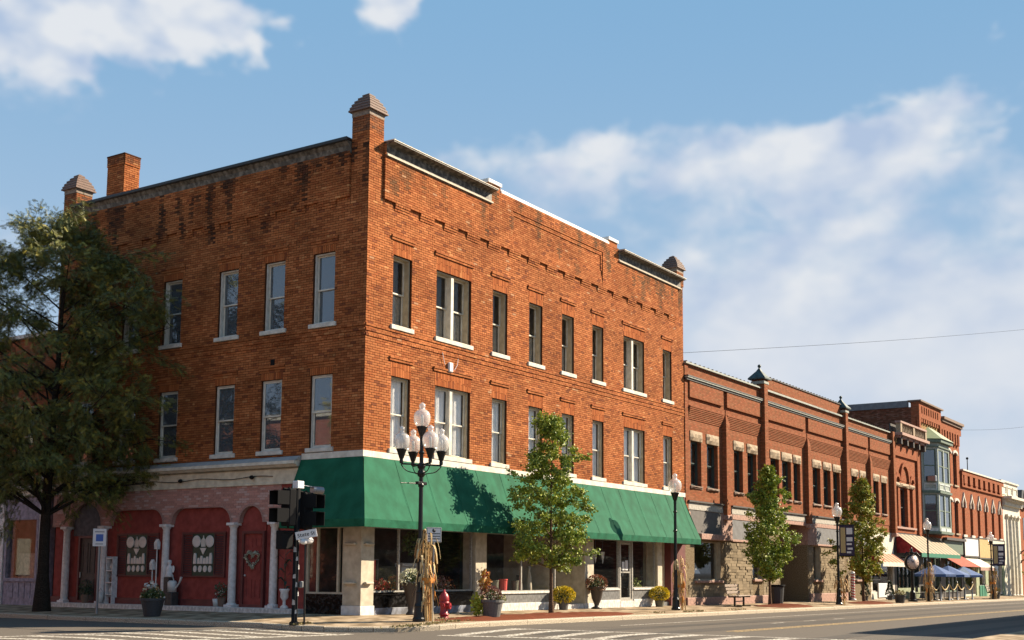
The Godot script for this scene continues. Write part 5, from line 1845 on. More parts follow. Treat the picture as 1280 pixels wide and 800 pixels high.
func balustrade_building(r: RandomNumberGenerator) -> void:
	var B := thing("arched_window_building", "narrow brick building with balustraded parapet and triple arched window", "building")
	var g := G.new()
	var holes := [Rect2(57.2, 4.72, 0.85, 2.85), Rect2(58.55, 4.72, 1.9, 2.85), Rect2(60.98, 4.72, 0.85, 2.85)]
	g.wall(56.62, 63.5, 4.3, 11.3, holes, -0.4, 0.0)
	part(g, "front_wall", M["brick_far"], B)
	g = G.new()
	g.box(Vector3(56.62, 4.3, 0.0), Vector3(57.0, 10.6, 0.12))
	g.box(Vector3(62.8, 4.3, 0.0), Vector3(63.5, 10.6, 0.16))
	g.box(Vector3(57.0, 9.75, 0.0), Vector3(62.8, 10.6, 0.14))
	part(g, "panel_frame", M["brick_far"], B)
	for a in [[57.2, 58.05, 7.6, 8.1], [58.55, 60.45, 7.6, 8.95], [60.98, 61.83, 7.6, 8.1]]:
		var t := hold("window_arch", B)
		g = G.new()
		var c: float = (a[0] + a[1]) / 2
		var hw: float = (a[1] - a[0]) / 2
		var outer := arc(c, a[2] + 0.4, hw + 0.22, a[3] - a[2] + 0.05, 0, PI, 14)
		var inner := arc(c, a[2] + 0.4, hw - 0.02, a[3] - a[2] - 0.25, 0, PI, 14)
		for k in 14:
			var p0: Vector2 = outer[k]; var p1: Vector2 = outer[k + 1]; var q0: Vector2 = inner[k]; var q1: Vector2 = inner[k + 1]
			g.quad(Vector3(p0.x, p0.y, 0.16), Vector3(p1.x, p1.y, 0.16), Vector3(q1.x, q1.y, 0.16), Vector3(q0.x, q0.y, 0.16))
			g.quad(Vector3(p1.x, p1.y, 0.16), Vector3(p0.x, p0.y, 0.16), Vector3(p0.x, p0.y, 0.0), Vector3(p1.x, p1.y, 0.0))
			g.quad(Vector3(q0.x, q0.y, 0.16), Vector3(q1.x, q1.y, 0.16), Vector3(q1.x, q1.y, 0.0), Vector3(q0.x, q0.y, 0.0))
		part(g, "hood", M["brick_far"], t)
		g = G.new()
		var dp := PackedVector2Array(arc(c, a[2] + 0.42, hw - 0.1, a[3] - a[2] - 0.32, 0, PI, 12))
		g.prism(dp, 0.003, 0.02)
		part(g, "blind_panel", M["brick_far"], t)
		g = G.new()
		rough_stone(g, Vector3(a[0] - 0.2, 7.57, -0.05), Vector3(a[1] + 0.2, 7.85, 0.14), r)
		part(g, "lintel", M["row_stone"], t)
		var w := row_window("window", a[1] - a[0], 2.85, B, "row_trim_dark", 0.3)
		w.position = Vector3(c, 4.72, 0)
	g = G.new()
	g.box(Vector3(57.0, 4.58, 0), Vector3(62.2, 4.72, 0.14))
	part(g, "sill", M["row_pink"], B)
	var C := hold("parapet", B)
	g = G.new()
	g.box(Vector3(56.9, 11.12, -0.4), Vector3(64.2, 11.32, 0.75))
	g.box(Vector3(57.0, 10.95, -0.1), Vector3(64.0, 11.12, 0.55))
	part(g, "cornice", M["row_pink"], C)
	g = G.new()
	g.box(Vector3(57.0, 10.62, 0), Vector3(63.9, 10.95, 0.25))
	part(g, "frieze", M["brick_cream"], C)
	for k in 5:
		g = G.new()
		var x := 57.3 + k * 1.55
		g.cbox(Vector3(x, 10.5, 0), Vector3(x + 0.3, 11.12, 0.55), 0.03)
		part(g, "bracket", M["row_trim_dark"], C)
	g = G.new()
	g.box(Vector3(57.0, 12.02, 0.2), Vector3(64.0, 12.16, 0.62))
	part(g, "rail", M["row_pink"], C)
	for k in 17:
		g = G.new()
		var x := 57.3 + k * 0.41
		if k % 8 == 0: g.box(Vector3(x - 0.2, 11.32, 0.24), Vector3(x + 0.2, 12.02, 0.58))
		else: g.lathe([Vector2(0.06, 11.32), Vector2(0.12, 11.5), Vector2(0.06, 11.75), Vector2(0.1, 12.02)], 8, Vector3(x, 0, 0.41))
		part(g, "baluster", M["row_stone"], C)
	g = G.new()
	g.box(Vector3(57.0, 11.32, -0.2), Vector3(64.0, 12.0, -0.1))
	part(g, "backing", M["row_trim_dark"], C)
	shell(B, 56.62, 63.5, 11.0, 14.0)
	g = G.new()   # shopfront under the striped awning
	g.wall(56.62, 63.5, -0.9, 4.3, [Rect2(57.2, 0.0, 5.6, 2.7)], -0.4, -0.02)
	part(g, "shop_wall", M["row_trim_dark"], B)
	var o := hold("shop_window", B)
	g = G.new()
	g.frame(57.2, 62.8, 0.0, 2.7, 0.1, -0.3, -0.1)
	for k in 5: g.box(Vector3(58.0 + k, 0.1, -0.28), Vector3(58.08 + k, 2.6, -0.12))
	part(g, "frame", M["row_frame"], o)
	g = G.new()
	g.box(Vector3(57.3, 0.1, -0.21), Vector3(62.7, 2.6, -0.2))
	part(g, "pane", M["glass"], o)
	g = G.new()
	g.box(Vector3(57.2, -0.9, -0.02), Vector3(62.8, 0.4, 0.04))
	part(g, "bulkhead", M["shop_green"], o)
	striped_awning(B, 57.2, 68.3, 4.2, 2.85, 1.75, 21, "stripe_tan", "stripe_olive", "shop_tile_green")

func oriel_building(r: RandomNumberGenerator) -> void:
	var B := thing("oriel_building", "tall brick building with pale green oriel bay and corbelled parapet", "building")
	var g := G.new()
	var holes: Array = []
	for w in [[72.1, 73.35], [74.25, 75.5], [70.45, 71.25]]:
		holes.append(Rect2(w[0], 8.75, w[1] - w[0], 2.6))
		holes.append(Rect2(w[0], 4.62, w[1] - w[0], 2.75))
	holes.append(Rect2(65.2, 4.6, 4.0, 6.6))
	g.wall(63.52, 76.6, 4.2, 12.3, holes, -0.4, 0.0)
	g.box(Vector3(63.52, 12.3, -0.4), Vector3(76.6, 13.4, -0.05))
	part(g, "front_wall", M["brick_far"], B)
	g = G.new()
	g.box(Vector3(64.0, 11.3, 0.0), Vector3(69.7, 12.9, 0.03))
	part(g, "cream_panel", M["brick_cream"], B)
	# corbelled parapets
	var C := hold("parapet", B)
	g = G.new()
	var slots: Array = []
	for k in 8: slots.append(Rect2(64.15 + k * 0.66, 13.5, 0.30, 0.55))
	g.wall(63.5, 70.0, 13.15, 14.35, slots, -0.12, 0.22)
	g.box(Vector3(63.5, 13.15, -0.4), Vector3(70.0, 14.35, -0.121))
	g.box(Vector3(63.5, 11.2, 0.0), Vector3(63.95, 13.15, 0.22))
	g.box(Vector3(69.6, 11.2, 0.0), Vector3(70.05, 13.15, 0.22))
	g.box(Vector3(70.06, 12.95, -0.4), Vector3(76.6, 13.75, 0.2))
	part(g, "brick_face", M["brick_far"], C)
	g = G.new()
	g.box(Vector3(63.4, 14.35, -0.6), Vector3(70.15, 14.47, 0.40))
	g.box(Vector3(70.15, 13.75, -0.5), Vector3(76.75, 13.96, 0.45))
	g.box(Vector3(70.1, 13.55, -0.0), Vector3(76.7, 13.75, 0.32))
	part(g, "coping", M["row_sill"], C)
	for k in 8:
		g = G.new()
		var x := 64.15 + k * 0.66
		g.box(Vector3(x, 12.85, 0.0), Vector3(x + 0.36, 13.15, 0.2))
		part(g, "corbel", M["brick_far"], C)
	for k in 7:
		g = G.new()
		var x := 70.45 + k * 0.86
		g.box(Vector3(x, 12.05, 0.0), Vector3(x + 0.42, 12.95, 0.2))
		part(g, "corbel", M["brick_far"], C)
	var w0 := row_window("window", 1.25, 2.6, B, "row_trim_dark")
	w0.position = Vector3(72.72, 8.75, 0)
	for q in [[74.88, 8.75, 1.0], [72.72, 4.67, 1.0], [74.88, 4.67, 1.0], [70.85, 8.75, 0.64], [70.85, 4.67, 0.64]]:
		copy_part(w0, "window", B, Transform3D(Basis.from_scale(Vector3(q[2], 1, 1)), Vector3(q[0], q[1], 0)))
	for x in [72.72, 74.88, 70.85]:
		for y in [11.35, 7.37]:
			g = G.new()
			var hw: float = 0.72 if x > 71 else 0.5
			var top := arc(x, y - 0.05, hw + 0.1, 0.34, 0, PI, 8)
			var pl := PackedVector2Array(top)
			pl.append_array(PackedVector2Array([Vector2(x - hw + 0.05, y - 0.12), Vector2(x - hw + 0.1, y), Vector2(x, y + 0.12), Vector2(x + hw - 0.1, y), Vector2(x + hw - 0.05, y - 0.12)]))
			g.prism(pl, 0.0, 0.12)
			part(g, "hood", M["shop_white"], B)
			g = G.new()
			g.box(Vector3(x - hw, y - 2.77, 0), Vector3(x + hw, y - 2.63, 0.13))
			part(g, "sill", M["row_stone"], B)
	# oriel
	var O := hold("oriel", B)
	var pl := [Vector2(64.5, 0.0), Vector2(65.4, 1.0), Vector2(68.9, 1.0), Vector2(69.9, 0.0)]
	for k in 3:
		var a: Vector2 = pl[k]; var b: Vector2 = pl[k + 1]
		var L := a.distance_to(b)
		var d := (b - a) / L
		var xf := Transform3D(Basis(Vector3(d.x, 0, d.y), Vector3(0, 1, 0), Vector3(-d.y, 0, d.x)), Vector3(a.x, 0, a.y))
		var hs := [Rect2(0.16, 4.95, L - 0.32, 2.45), Rect2(0.16, 8.35, L - 0.32, 2.5)]
		if k == 1: hs = [Rect2(0.2, 4.95, 1.45, 2.45), Rect2(1.85, 4.95, 1.45, 2.45), Rect2(0.2, 8.35, 1.45, 2.5), Rect2(1.85, 8.35, 1.45, 2.5)]
		g = G.new()
		g.wall(0, L, 4.5, 11.5, hs, -0.12, 0.0)
		part(g, "panel_wall", M["oriel_paint"], O, xf)
		for h: Rect2 in hs:
			g = G.new()
			g.frame(h.position.x, h.end.x, h.position.y, h.end.y, 0.07, -0.1, -0.03)
			g.box(Vector3(h.position.x + 0.07, h.get_center().y - 0.04, -0.1), Vector3(h.end.x - 0.07, h.get_center().y + 0.04, -0.03))
			part(g, "frame", M["oriel_green"], O, xf)
			g = G.new()
			g.box(Vector3(h.position.x + 0.07, h.position.y + 0.07, -0.075), Vector3(h.end.x - 0.07, h.end.y - 0.07, -0.07))
			part(g, "pane", M["glass_old"], O, xf)
			g = G.new()
			if h.position.y > 8: g.frame(h.position.x, h.end.x, h.position.y - 0.6, h.position.y - 0.12, 0.08, 0.0, 0.04)
			else: g.box(Vector3(h.position.x, 4.62, 0.0), Vector3(h.end.x, 4.85, 0.04))
			part(g, "moulding", M["oriel_white"], O, xf)
		g = G.new()
		for q in [[0.06, 7.5, 7.68, 0.14], [0.06, 11.0, 11.1, 0.1], [0.1, 11.36, 11.62, 0.3], [0.06, 4.42, 4.6, 0.12]]:
			g = G.new()
			g.box(Vector3(-q[0], q[1], 0), Vector3(L + q[0], q[2], q[3]))
			part(g, "band", M["oriel_green"], O, xf)
	g = G.new()
	var ro := [Vector3(64.1, 11.62, 0.0), Vector3(65.2, 11.62, 1.4), Vector3(69.1, 11.62, 1.4), Vector3(70.3, 11.62, 0.0)]
	g.quad(ro[1], ro[2], Vector3(67.9, 12.75, 0.0), Vector3(66.5, 12.75, 0.0))
	g.tri(ro[0], ro[1], Vector3(66.5, 12.75, 0)); g.tri(ro[2], ro[3], Vector3(67.9, 12.75, 0))
	g.quad(ro[3], ro[2], ro[1], ro[0])
	part(g, "roof", M["oriel_roof"], O)
	g = G.new()
	g.prism(PackedVector2Array([Vector2(64.5, 0), Vector2(65.4, 1.0), Vector2(68.9, 1.0), Vector2(69.9, 0)]), 0, 0.1)
	part(g, "underside", M["row_trim_dark"], O, Transform3D(Basis(Vector3(1, 0, 0), Vector3(0, 0, 1), Vector3(0, -1, 0)), Vector3(0, 4.5, 0)))
	g = G.new()
	g.cbox(Vector3(64.72, 8.36, 0.35), Vector3(65.2, 8.8, 0.95), 0.03)
	part(g, "air_conditioner", M["grey_steel"], O)
	shell(B, 63.52, 76.6, 13.4, 14.0)
	g = G.new()   # flashing on the side wall above the lower roof
	g.box(Vector3(63.42, 13.95, -12.0), Vector3(63.7, 14.45, -0.6))
	part(g, "flashing", M["row_sign_grey"], B)
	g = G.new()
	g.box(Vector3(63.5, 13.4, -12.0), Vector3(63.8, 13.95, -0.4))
	part(g, "side_parapet", M["brick_side_shaded"], B)
	g = G.new()
	g.wall(63.52, 76.6, -0.9, 4.2, [Rect2(64.2, 0.0, 5.0, 2.7), Rect2(70.6, 0.0, 5.4, 2.9)], -0.4, -0.02)
	part(g, "shop_wall", M["row_trim_dark"], B)
	for s in [[64.2, 69.2, 2.7], [70.6, 76.0, 2.9]]:
		var o := hold("shop_window", B)
		g = G.new()
		g.frame(s[0], s[1], 0.0, s[2], 0.1, -0.3, -0.1)
		for k in 3: g.box(Vector3(s[0] + 1.2 + k * 1.3, 0.1, -0.28), Vector3(s[0] + 1.32 + k * 1.3, s[2] - 0.1, -0.12))
		part(g, "frame", M["oriel_green"], o)
		g = G.new()
		g.box(Vector3(s[0] + 0.1, 0.1, -0.21), Vector3(s[1] - 0.1, s[2] - 0.1, -0.2))
		part(g, "pane", M["glass"], o)
	g = G.new()
	g.cbox(Vector3(70.2, 3.0, -0.1), Vector3(76.4, 4.1, 0.08), 0.02)
	part(g, "shop_fascia", M["oriel_green"], B)
	g = G.new()
	g.box(Vector3(70.1, 4.1, -0.1), Vector3(76.5, 4.3, 0.35))
	part(g, "shop_cornice", M["row_trim_dark"], B)
	var A := hold("red_awning", B)
	g = G.new()
	g.quad(Vector3(69.6, 2.0, 1.5), Vector3(76.2, 2.0, 1.5), Vector3(76.2, 2.85, 0.05), Vector3(69.6, 2.85, 0.05))
	g.quad(Vector3(76.2, 1.98, 1.49), Vector3(69.6, 1.98, 1.49), Vector3(69.6, 2.83, 0.04), Vector3(76.2, 2.83, 0.04))
	part(g, "cloth", M["awning_brick"], A)

func pointed_window_building(r: RandomNumberGenerator) -> void:
	var B := thing("pointed_window_building", "two-storey brick building with six narrow windows under white pointed hoods", "building")
	var g := G.new()
	var xs := [77.35, 80.2, 82.95, 85.7, 88.6, 91.4]
	var holes: Array = []
	for x in xs: holes.append(Rect2(x - 0.5, 4.72, 1.0, 3.2))
	g.wall(76.62, 93.0, 4.3, 10.1, holes, -0.4, 0.0)
	part(g, "front_wall", M["brick_far"], B)
	var w0 := row_window("window", 1.0, 3.2, B, "row_trim_dark")
	for k in xs.size():
		var t := Transform3D(Basis(), Vector3(xs[k], 4.72, 0))
		if k == 0: w0.transform = t
		else: copy_part(w0, "window", B, t)
		g = G.new()
		g.prism(PackedVector2Array([Vector2(xs[k] - 0.62, 7.0), Vector2(xs[k] - 0.5, 7.0), Vector2(xs[k] - 0.5, 7.4), Vector2(xs[k], 7.94), Vector2(xs[k] + 0.5, 7.4), Vector2(xs[k] + 0.5, 7.0), Vector2(xs[k] + 0.62, 7.0), Vector2(xs[k] + 0.64, 7.45), Vector2(xs[k] + 0.12, 8.0), Vector2(xs[k], 8.3), Vector2(xs[k] - 0.12, 8.0), Vector2(xs[k] - 0.64, 7.45)]), 0.0, 0.12)
		part(g, "hood", M["shop_white"], B)
		g = G.new()   # brick shoulders that make the opening pointed
		g.prism(PackedVector2Array([Vector2(xs[k] - 0.5, 7.4), Vector2(xs[k], 7.92), Vector2(xs[k] - 0.5, 7.92)]), -0.3, -0.002)
		part(g, "shoulder", M["brick_far"], B)
		g = G.new()
		g.prism(PackedVector2Array([Vector2(xs[k] + 0.5, 7.4), Vector2(xs[k] + 0.5, 7.92), Vector2(xs[k], 7.92)]), -0.3, -0.002)
		part(g, "shoulder", M["brick_far"], B)
		g = G.new()
		g.box(Vector3(xs[k] - 0.6, 4.5, 0), Vector3(xs[k] + 0.6, 4.72, 0.14))
		part(g, "sill", M["shop_white"], B)
	var C := hold("parapet", B)
	g = G.new()
	g.box(Vector3(76.62, 8.72, 0.0), Vector3(93.0, 8.86, 0.16))
	g.box(Vector3(76.62, 9.75, 0.0), Vector3(93.0, 10.1, 0.18))
	g.box(Vector3(76.62, 8.86, 0.0), Vector3(77.0, 9.75, 0.16))
	part(g, "brick_face", M["brick_far"], C)
	for k in 8:
		g = G.new()
		var x := 77.4 + k * 1.95
		g.box(Vector3(x, 9.05, 0.0), Vector3(x + 1.1, 9.75, 0.17))
		g.box(Vector3(x + 0.25, 8.86, 0.0), Vector3(x + 0.85, 9.05, 0.15))
		part(g, "corbel", M["brick_far"], C)
	g = G.new()
	g.box(Vector3(76.6, 10.1, -0.5), Vector3(93.0, 10.22, 0.28))
	part(g, "coping", M["shop_white"], C)
	g = G.new()
	g.tube([Vector3(86.0, 10.0, -1.5), Vector3(86.0, 11.9, -1.5)], [0.05, 0.04], 6)
	g.ball(Vector3(86.0, 11.95, -1.5), Vector3(0.12, 0.12, 0.12), 8, 5)
	part(g, "vent_pipe", M["dark_metal"], B)
	shell(B, 76.62, 93.0, 9.8, 14.0)
	g = G.new()
	g.wall(76.62, 93.0, -1.2, 4.3, [Rect2(77.2, -0.4, 4.0, 2.9), Rect2(82.4, -0.4, 2.4, 2.9), Rect2(86.0, -0.5, 6.0, 3.0)], -0.4, -0.02)
	part(g, "shop_wall", M["shop_green"], B)
	for s in [[77.2, 81.2], [82.4, 84.8], [86.0, 92.0]]:
		var o := hold("shop_window", B)
		g = G.new()
		g.frame(s[0], s[1], -0.4, 2.5, 0.12, -0.3, -0.1)
		part(g, "frame", M["shop_white"], o)
		g = G.new()
		g.box(Vector3(s[0] + 0.12, -0.28, -0.21), Vector3(s[1] - 0.12, 2.38, -0.2))
		part(g, "pane", M["glass"], o)
	for k in 3:
		g = G.new()
		g.cbox(Vector3(82.2 + k * 0.95, -0.6, -0.02), Vector3(83.0 + k * 0.95, 0.45, 0.05), 0.02)
		part(g, "green_tile_panel", M["shop_tile_green"], B)
	for s in [[76.75, 81.75, 2.95, 4.42, "sign_white", "white blank shop sign board"], [82.1, 87.3, 2.85, 4.5, "shop_yellow", "tan shop sign board"], [87.4, 92.5, 2.85, 4.5, "shop_white", "cream shop sign board"]]:
		g = G.new()
		g.cbox(Vector3(s[0], s[2], 0.0), Vector3(s[1], s[3], 0.14), 0.02)
		var sg := part(g, "sign_board", M[s[4]], B)
		sg.set_meta("label", s[5])
		g = G.new()
		g.frame(s[0] - 0.1, s[1] + 0.1, s[2] - 0.1, s[3] + 0.1, 0.098, 0.0, 0.17)
		part(g, "sign_frame", M["row_trim_dark"], B)
	striped_awning(B, 77.0, 82.4, 2.75, 2.0, 1.3, 6, "shop_white", "shop_white", "row_pink")

func column_bank(r: RandomNumberGenerator) -> void:
	var B := thing("column_bank", "white classical bank front with tall columns at the far end of the row", "building")
	var g := G.new()
	g.wall(93.02, 101.2, -1.2, 8.0, [Rect2(94.2, -0.8, 5.9, 8.0)], -0.4, -0.02)
	part(g, "front_wall", M["bank_white"], B)
	g = G.new()
	g.box(Vector3(93.02, 8.0, -0.4), Vector3(101.2, 8.6, 0.25))
	g.box(Vector3(92.9, 8.6, -0.4), Vector3(101.5, 8.85, 0.9))
	part(g, "entablature", M["bank_white"], B)
	for k in 16:
		g = G.new()
		g.box(Vector3(93.1 + k * 0.51, 8.4, 0.25), Vector3(93.35 + k * 0.51, 8.6, 0.6))
		part(g, "dentil", M["bank_white"], B)
	g = G.new()
	g.box(Vector3(93.05, 8.85, -0.8), Vector3(101.2, 10.3, -0.15))
	g.box(Vector3(93.0, 10.3, -0.9), Vector3(101.3, 10.45, 0.0))
	for k in 3: g.frame(93.5 + k * 2.6, 95.6 + k * 2.6, 9.1, 10.0, 0.15, -0.15, -0.08)
	part(g, "attic", M["bank_white"], B)
	for x in [94.6, 96.5, 98.0, 99.7]:
		var c := hold("column", B, Transform3D(Basis(), Vector3(x, 0, -0.25)))
		g = G.new()
		g.lathe([Vector2(0.42, -0.6), Vector2(0.44, 1.5), Vector2(0.36, 6.7)], 18, Vector3.ZERO, false, 0.03)
		part(g, "shaft", M["bank_white"], c)
		g = G.new()
		g.cbox(Vector3(-0.55, -1.2, -0.55), Vector3(0.55, -0.7, 0.55), 0.03)
		g.lathe([Vector2(0.52, -0.7), Vector2(0.52, -0.62), Vector2(0.43, -0.5)], 14)
		part(g, "base", M["bank_white"], c)
		g = G.new()
		g.lathe([Vector2(0.36, 6.65), Vector2(0.5, 6.95)], 14)
		g.cbox(Vector3(-0.52, 6.95, -0.52), Vector3(0.52, 7.18, 0.52), 0.03)
		part(g, "capital", M["bank_white"], c)
	shell(B, 93.02, 101.2, 8.0, 16.0)
	g = G.new()
	g.box(Vector3(93.4, -1.2, -1.8), Vector3(100.9, 8.0, -1.6))
	part(g, "porch_wall", M["row_sign_dark"], B)
	for y in [3.6, 2.7]:
		var f := thing("flag_pole", ["upper", "lower"][0 if y > 3 else 1] + " slanting flag pole on the white bank front", "pole", Vector3(100.3, y, 0.1), 0.0, "flag poles on the bank")
		g = G.new()
		g.tube([Vector3(0, 0, 0), Vector3(0.2, 2.0, 2.6)], [0.05, 0.03], 6)
		g.ball(Vector3(0.2, 2.03, 2.64), Vector3(0.07, 0.07, 0.07), 8, 5)
		part(g, "pole", M["dark_metal"], f)
		g = G.new()
		g.cbox(Vector3(-0.1, -0.15, -0.3), Vector3(0.1, 0.15, 0.06), 0.02)
		part(g, "bracket", M["dark_metal"], f)
	var D := thing("mansard_building", "dark roofed brick building beyond the white bank", "building")
	g = G.new()
	g.box(Vector3(101.3, -1.3, -12), Vector3(116, 8.2, -0.1))
	part(g, "wall", M["brick_far"], D)
	g = G.new()
	g.prism(PackedVector2Array([Vector2(101.2, 8.2), Vector2(116.1, 8.2), Vector2(115.3, 10.0), Vector2(102.0, 10.0)]), -12.0, 0.15)
	part(g, "mansard_roof", M["mansard"], D)
	for k in 4:
		g = G.new()
		g.cbox(Vector3(103 + k * 3.2, 8.4, 0.1), Vector3(104.4 + k * 3.2, 9.9, 0.5), 0.05)
		part(g, "dormer", M["mansard"], D)
		for y in [1.0, 5.0]:
			g = G.new()
			g.box(Vector3(103 + k * 3.2, y, -0.1), Vector3(104.3 + k * 3.2, y + 2.2, -0.06))
			part(g, "window", M["glass_old"], D)

# what stands across the two streets, out of the frame: it shades the road and shows in the glass
func across(r: RandomNumberGenerator) -> void:
	var B := thing("opposite_shop_block", "two-storey brick block across the main street, behind the viewer's right", "building")
	var g := G.new()
	g.box(Vector3(16.9, -1.5, 20.6), Vector3(66.0, 7.75, 32.0))
	part(g, "wall", M["brick_across"], B)
	g = G.new()
	g.box(Vector3(16.8, 7.75, 20.5), Vector3(66.1, 7.9, 32.1))
	part(g, "coping", M["sill_stone"], B)
	for k in 13:
		g = G.new()
		var x := 18.2 + k * 3.7
		g.box(Vector3(x, 4.0, 20.52), Vector3(x + 1.2, 6.3, 20.6))
		part(g, "window", M["glass_old"], B)
		g = G.new()
		g.box(Vector3(x - 0.6, 0.2, 20.5), Vector3(x + 2.2, 2.6, 20.6))
		part(g, "shop_window", M["glass_old"], B)
	var D := thing("opposite_side_house", "pinkish brick building across the side street, outside the picture", "building")
	g = G.new()
	g.box(Vector3(-34, -1, -60), Vector3(-19, 9.5, -5))
	part(g, "wall", M["brick_across"], D)
	g = G.new()
	g.box(Vector3(-34.2, 9.5, -60.2), Vector3(-18.8, 9.8, -4.8))
	part(g, "coping", M["sill_stone"], D)
	for k in 12:
		for y in [1.0, 5.4]:
			g = G.new()
			g.box(Vector3(-19.0, y, -57 + k * 4.0), Vector3(-18.9, y + 2.3, -55.7 + k * 4.0))
			part(g, "window", M["shop_white"], D)

# ---------------------------------------------------------------- ground, road, pavement
func sheet(g: G, poly: PackedVector2Array, lift: float) -> void:   # polygon in x,z laid on the ground; splits where the ground bends
	var cells := [[-500, -4], [-4, 0], [0, 600]]
	var rows := [[-500, 0], [0, 4.2], [4.2, 500]]
	for c in cells:
		for w in rows:
			var rect := PackedVector2Array([Vector2(c[0], w[0]), Vector2(c[1], w[0]), Vector2(c[1], w[1]), Vector2(c[0], w[1])])
			for p: PackedVector2Array in Geometry2D.intersect_polygons(poly, rect):
				if p.size() < 3: continue
				var ix := Geometry2D.triangulate_polygon(p)
				for i in range(0, ix.size(), 3):
					var a := p[ix[i]]; var b := p[ix[i + 1]]; var d := p[ix[i + 2]]
					if (b - a).cross(d - a) > 0:
						var t := b; b = d; d = t
					g.tri(Vector3(a.x, ground(a.x, a.y) + lift, a.y), Vector3(b.x, ground(b.x, b.y) + lift, b.y), Vector3(d.x, ground(d.x, d.y) + lift, d.y))

const KZ := 3.95
const KX := -3.85
const KR := 3.4
func kerb_path(off: float) -> Array:   # pavement edge, offset outwards: down the side street, round the corner, along the main street
	var o: Array = []
	var z := -42.0
	while z < KZ - KR - 0.4:
		o.append(Vector2(KX - off, z)); z += 1.9
	for k in 9:
		var a := PI + (-PI / 2) * k / 8.0
		o.append(Vector2(KX + KR + cos(a) * (KR + off), KZ - KR + sin(a) * (KR + off)))
	var x := KX + KR + 1.7
	while x < 125:
		o.append(Vector2(x, KZ + off)); x += 2.05
	return o

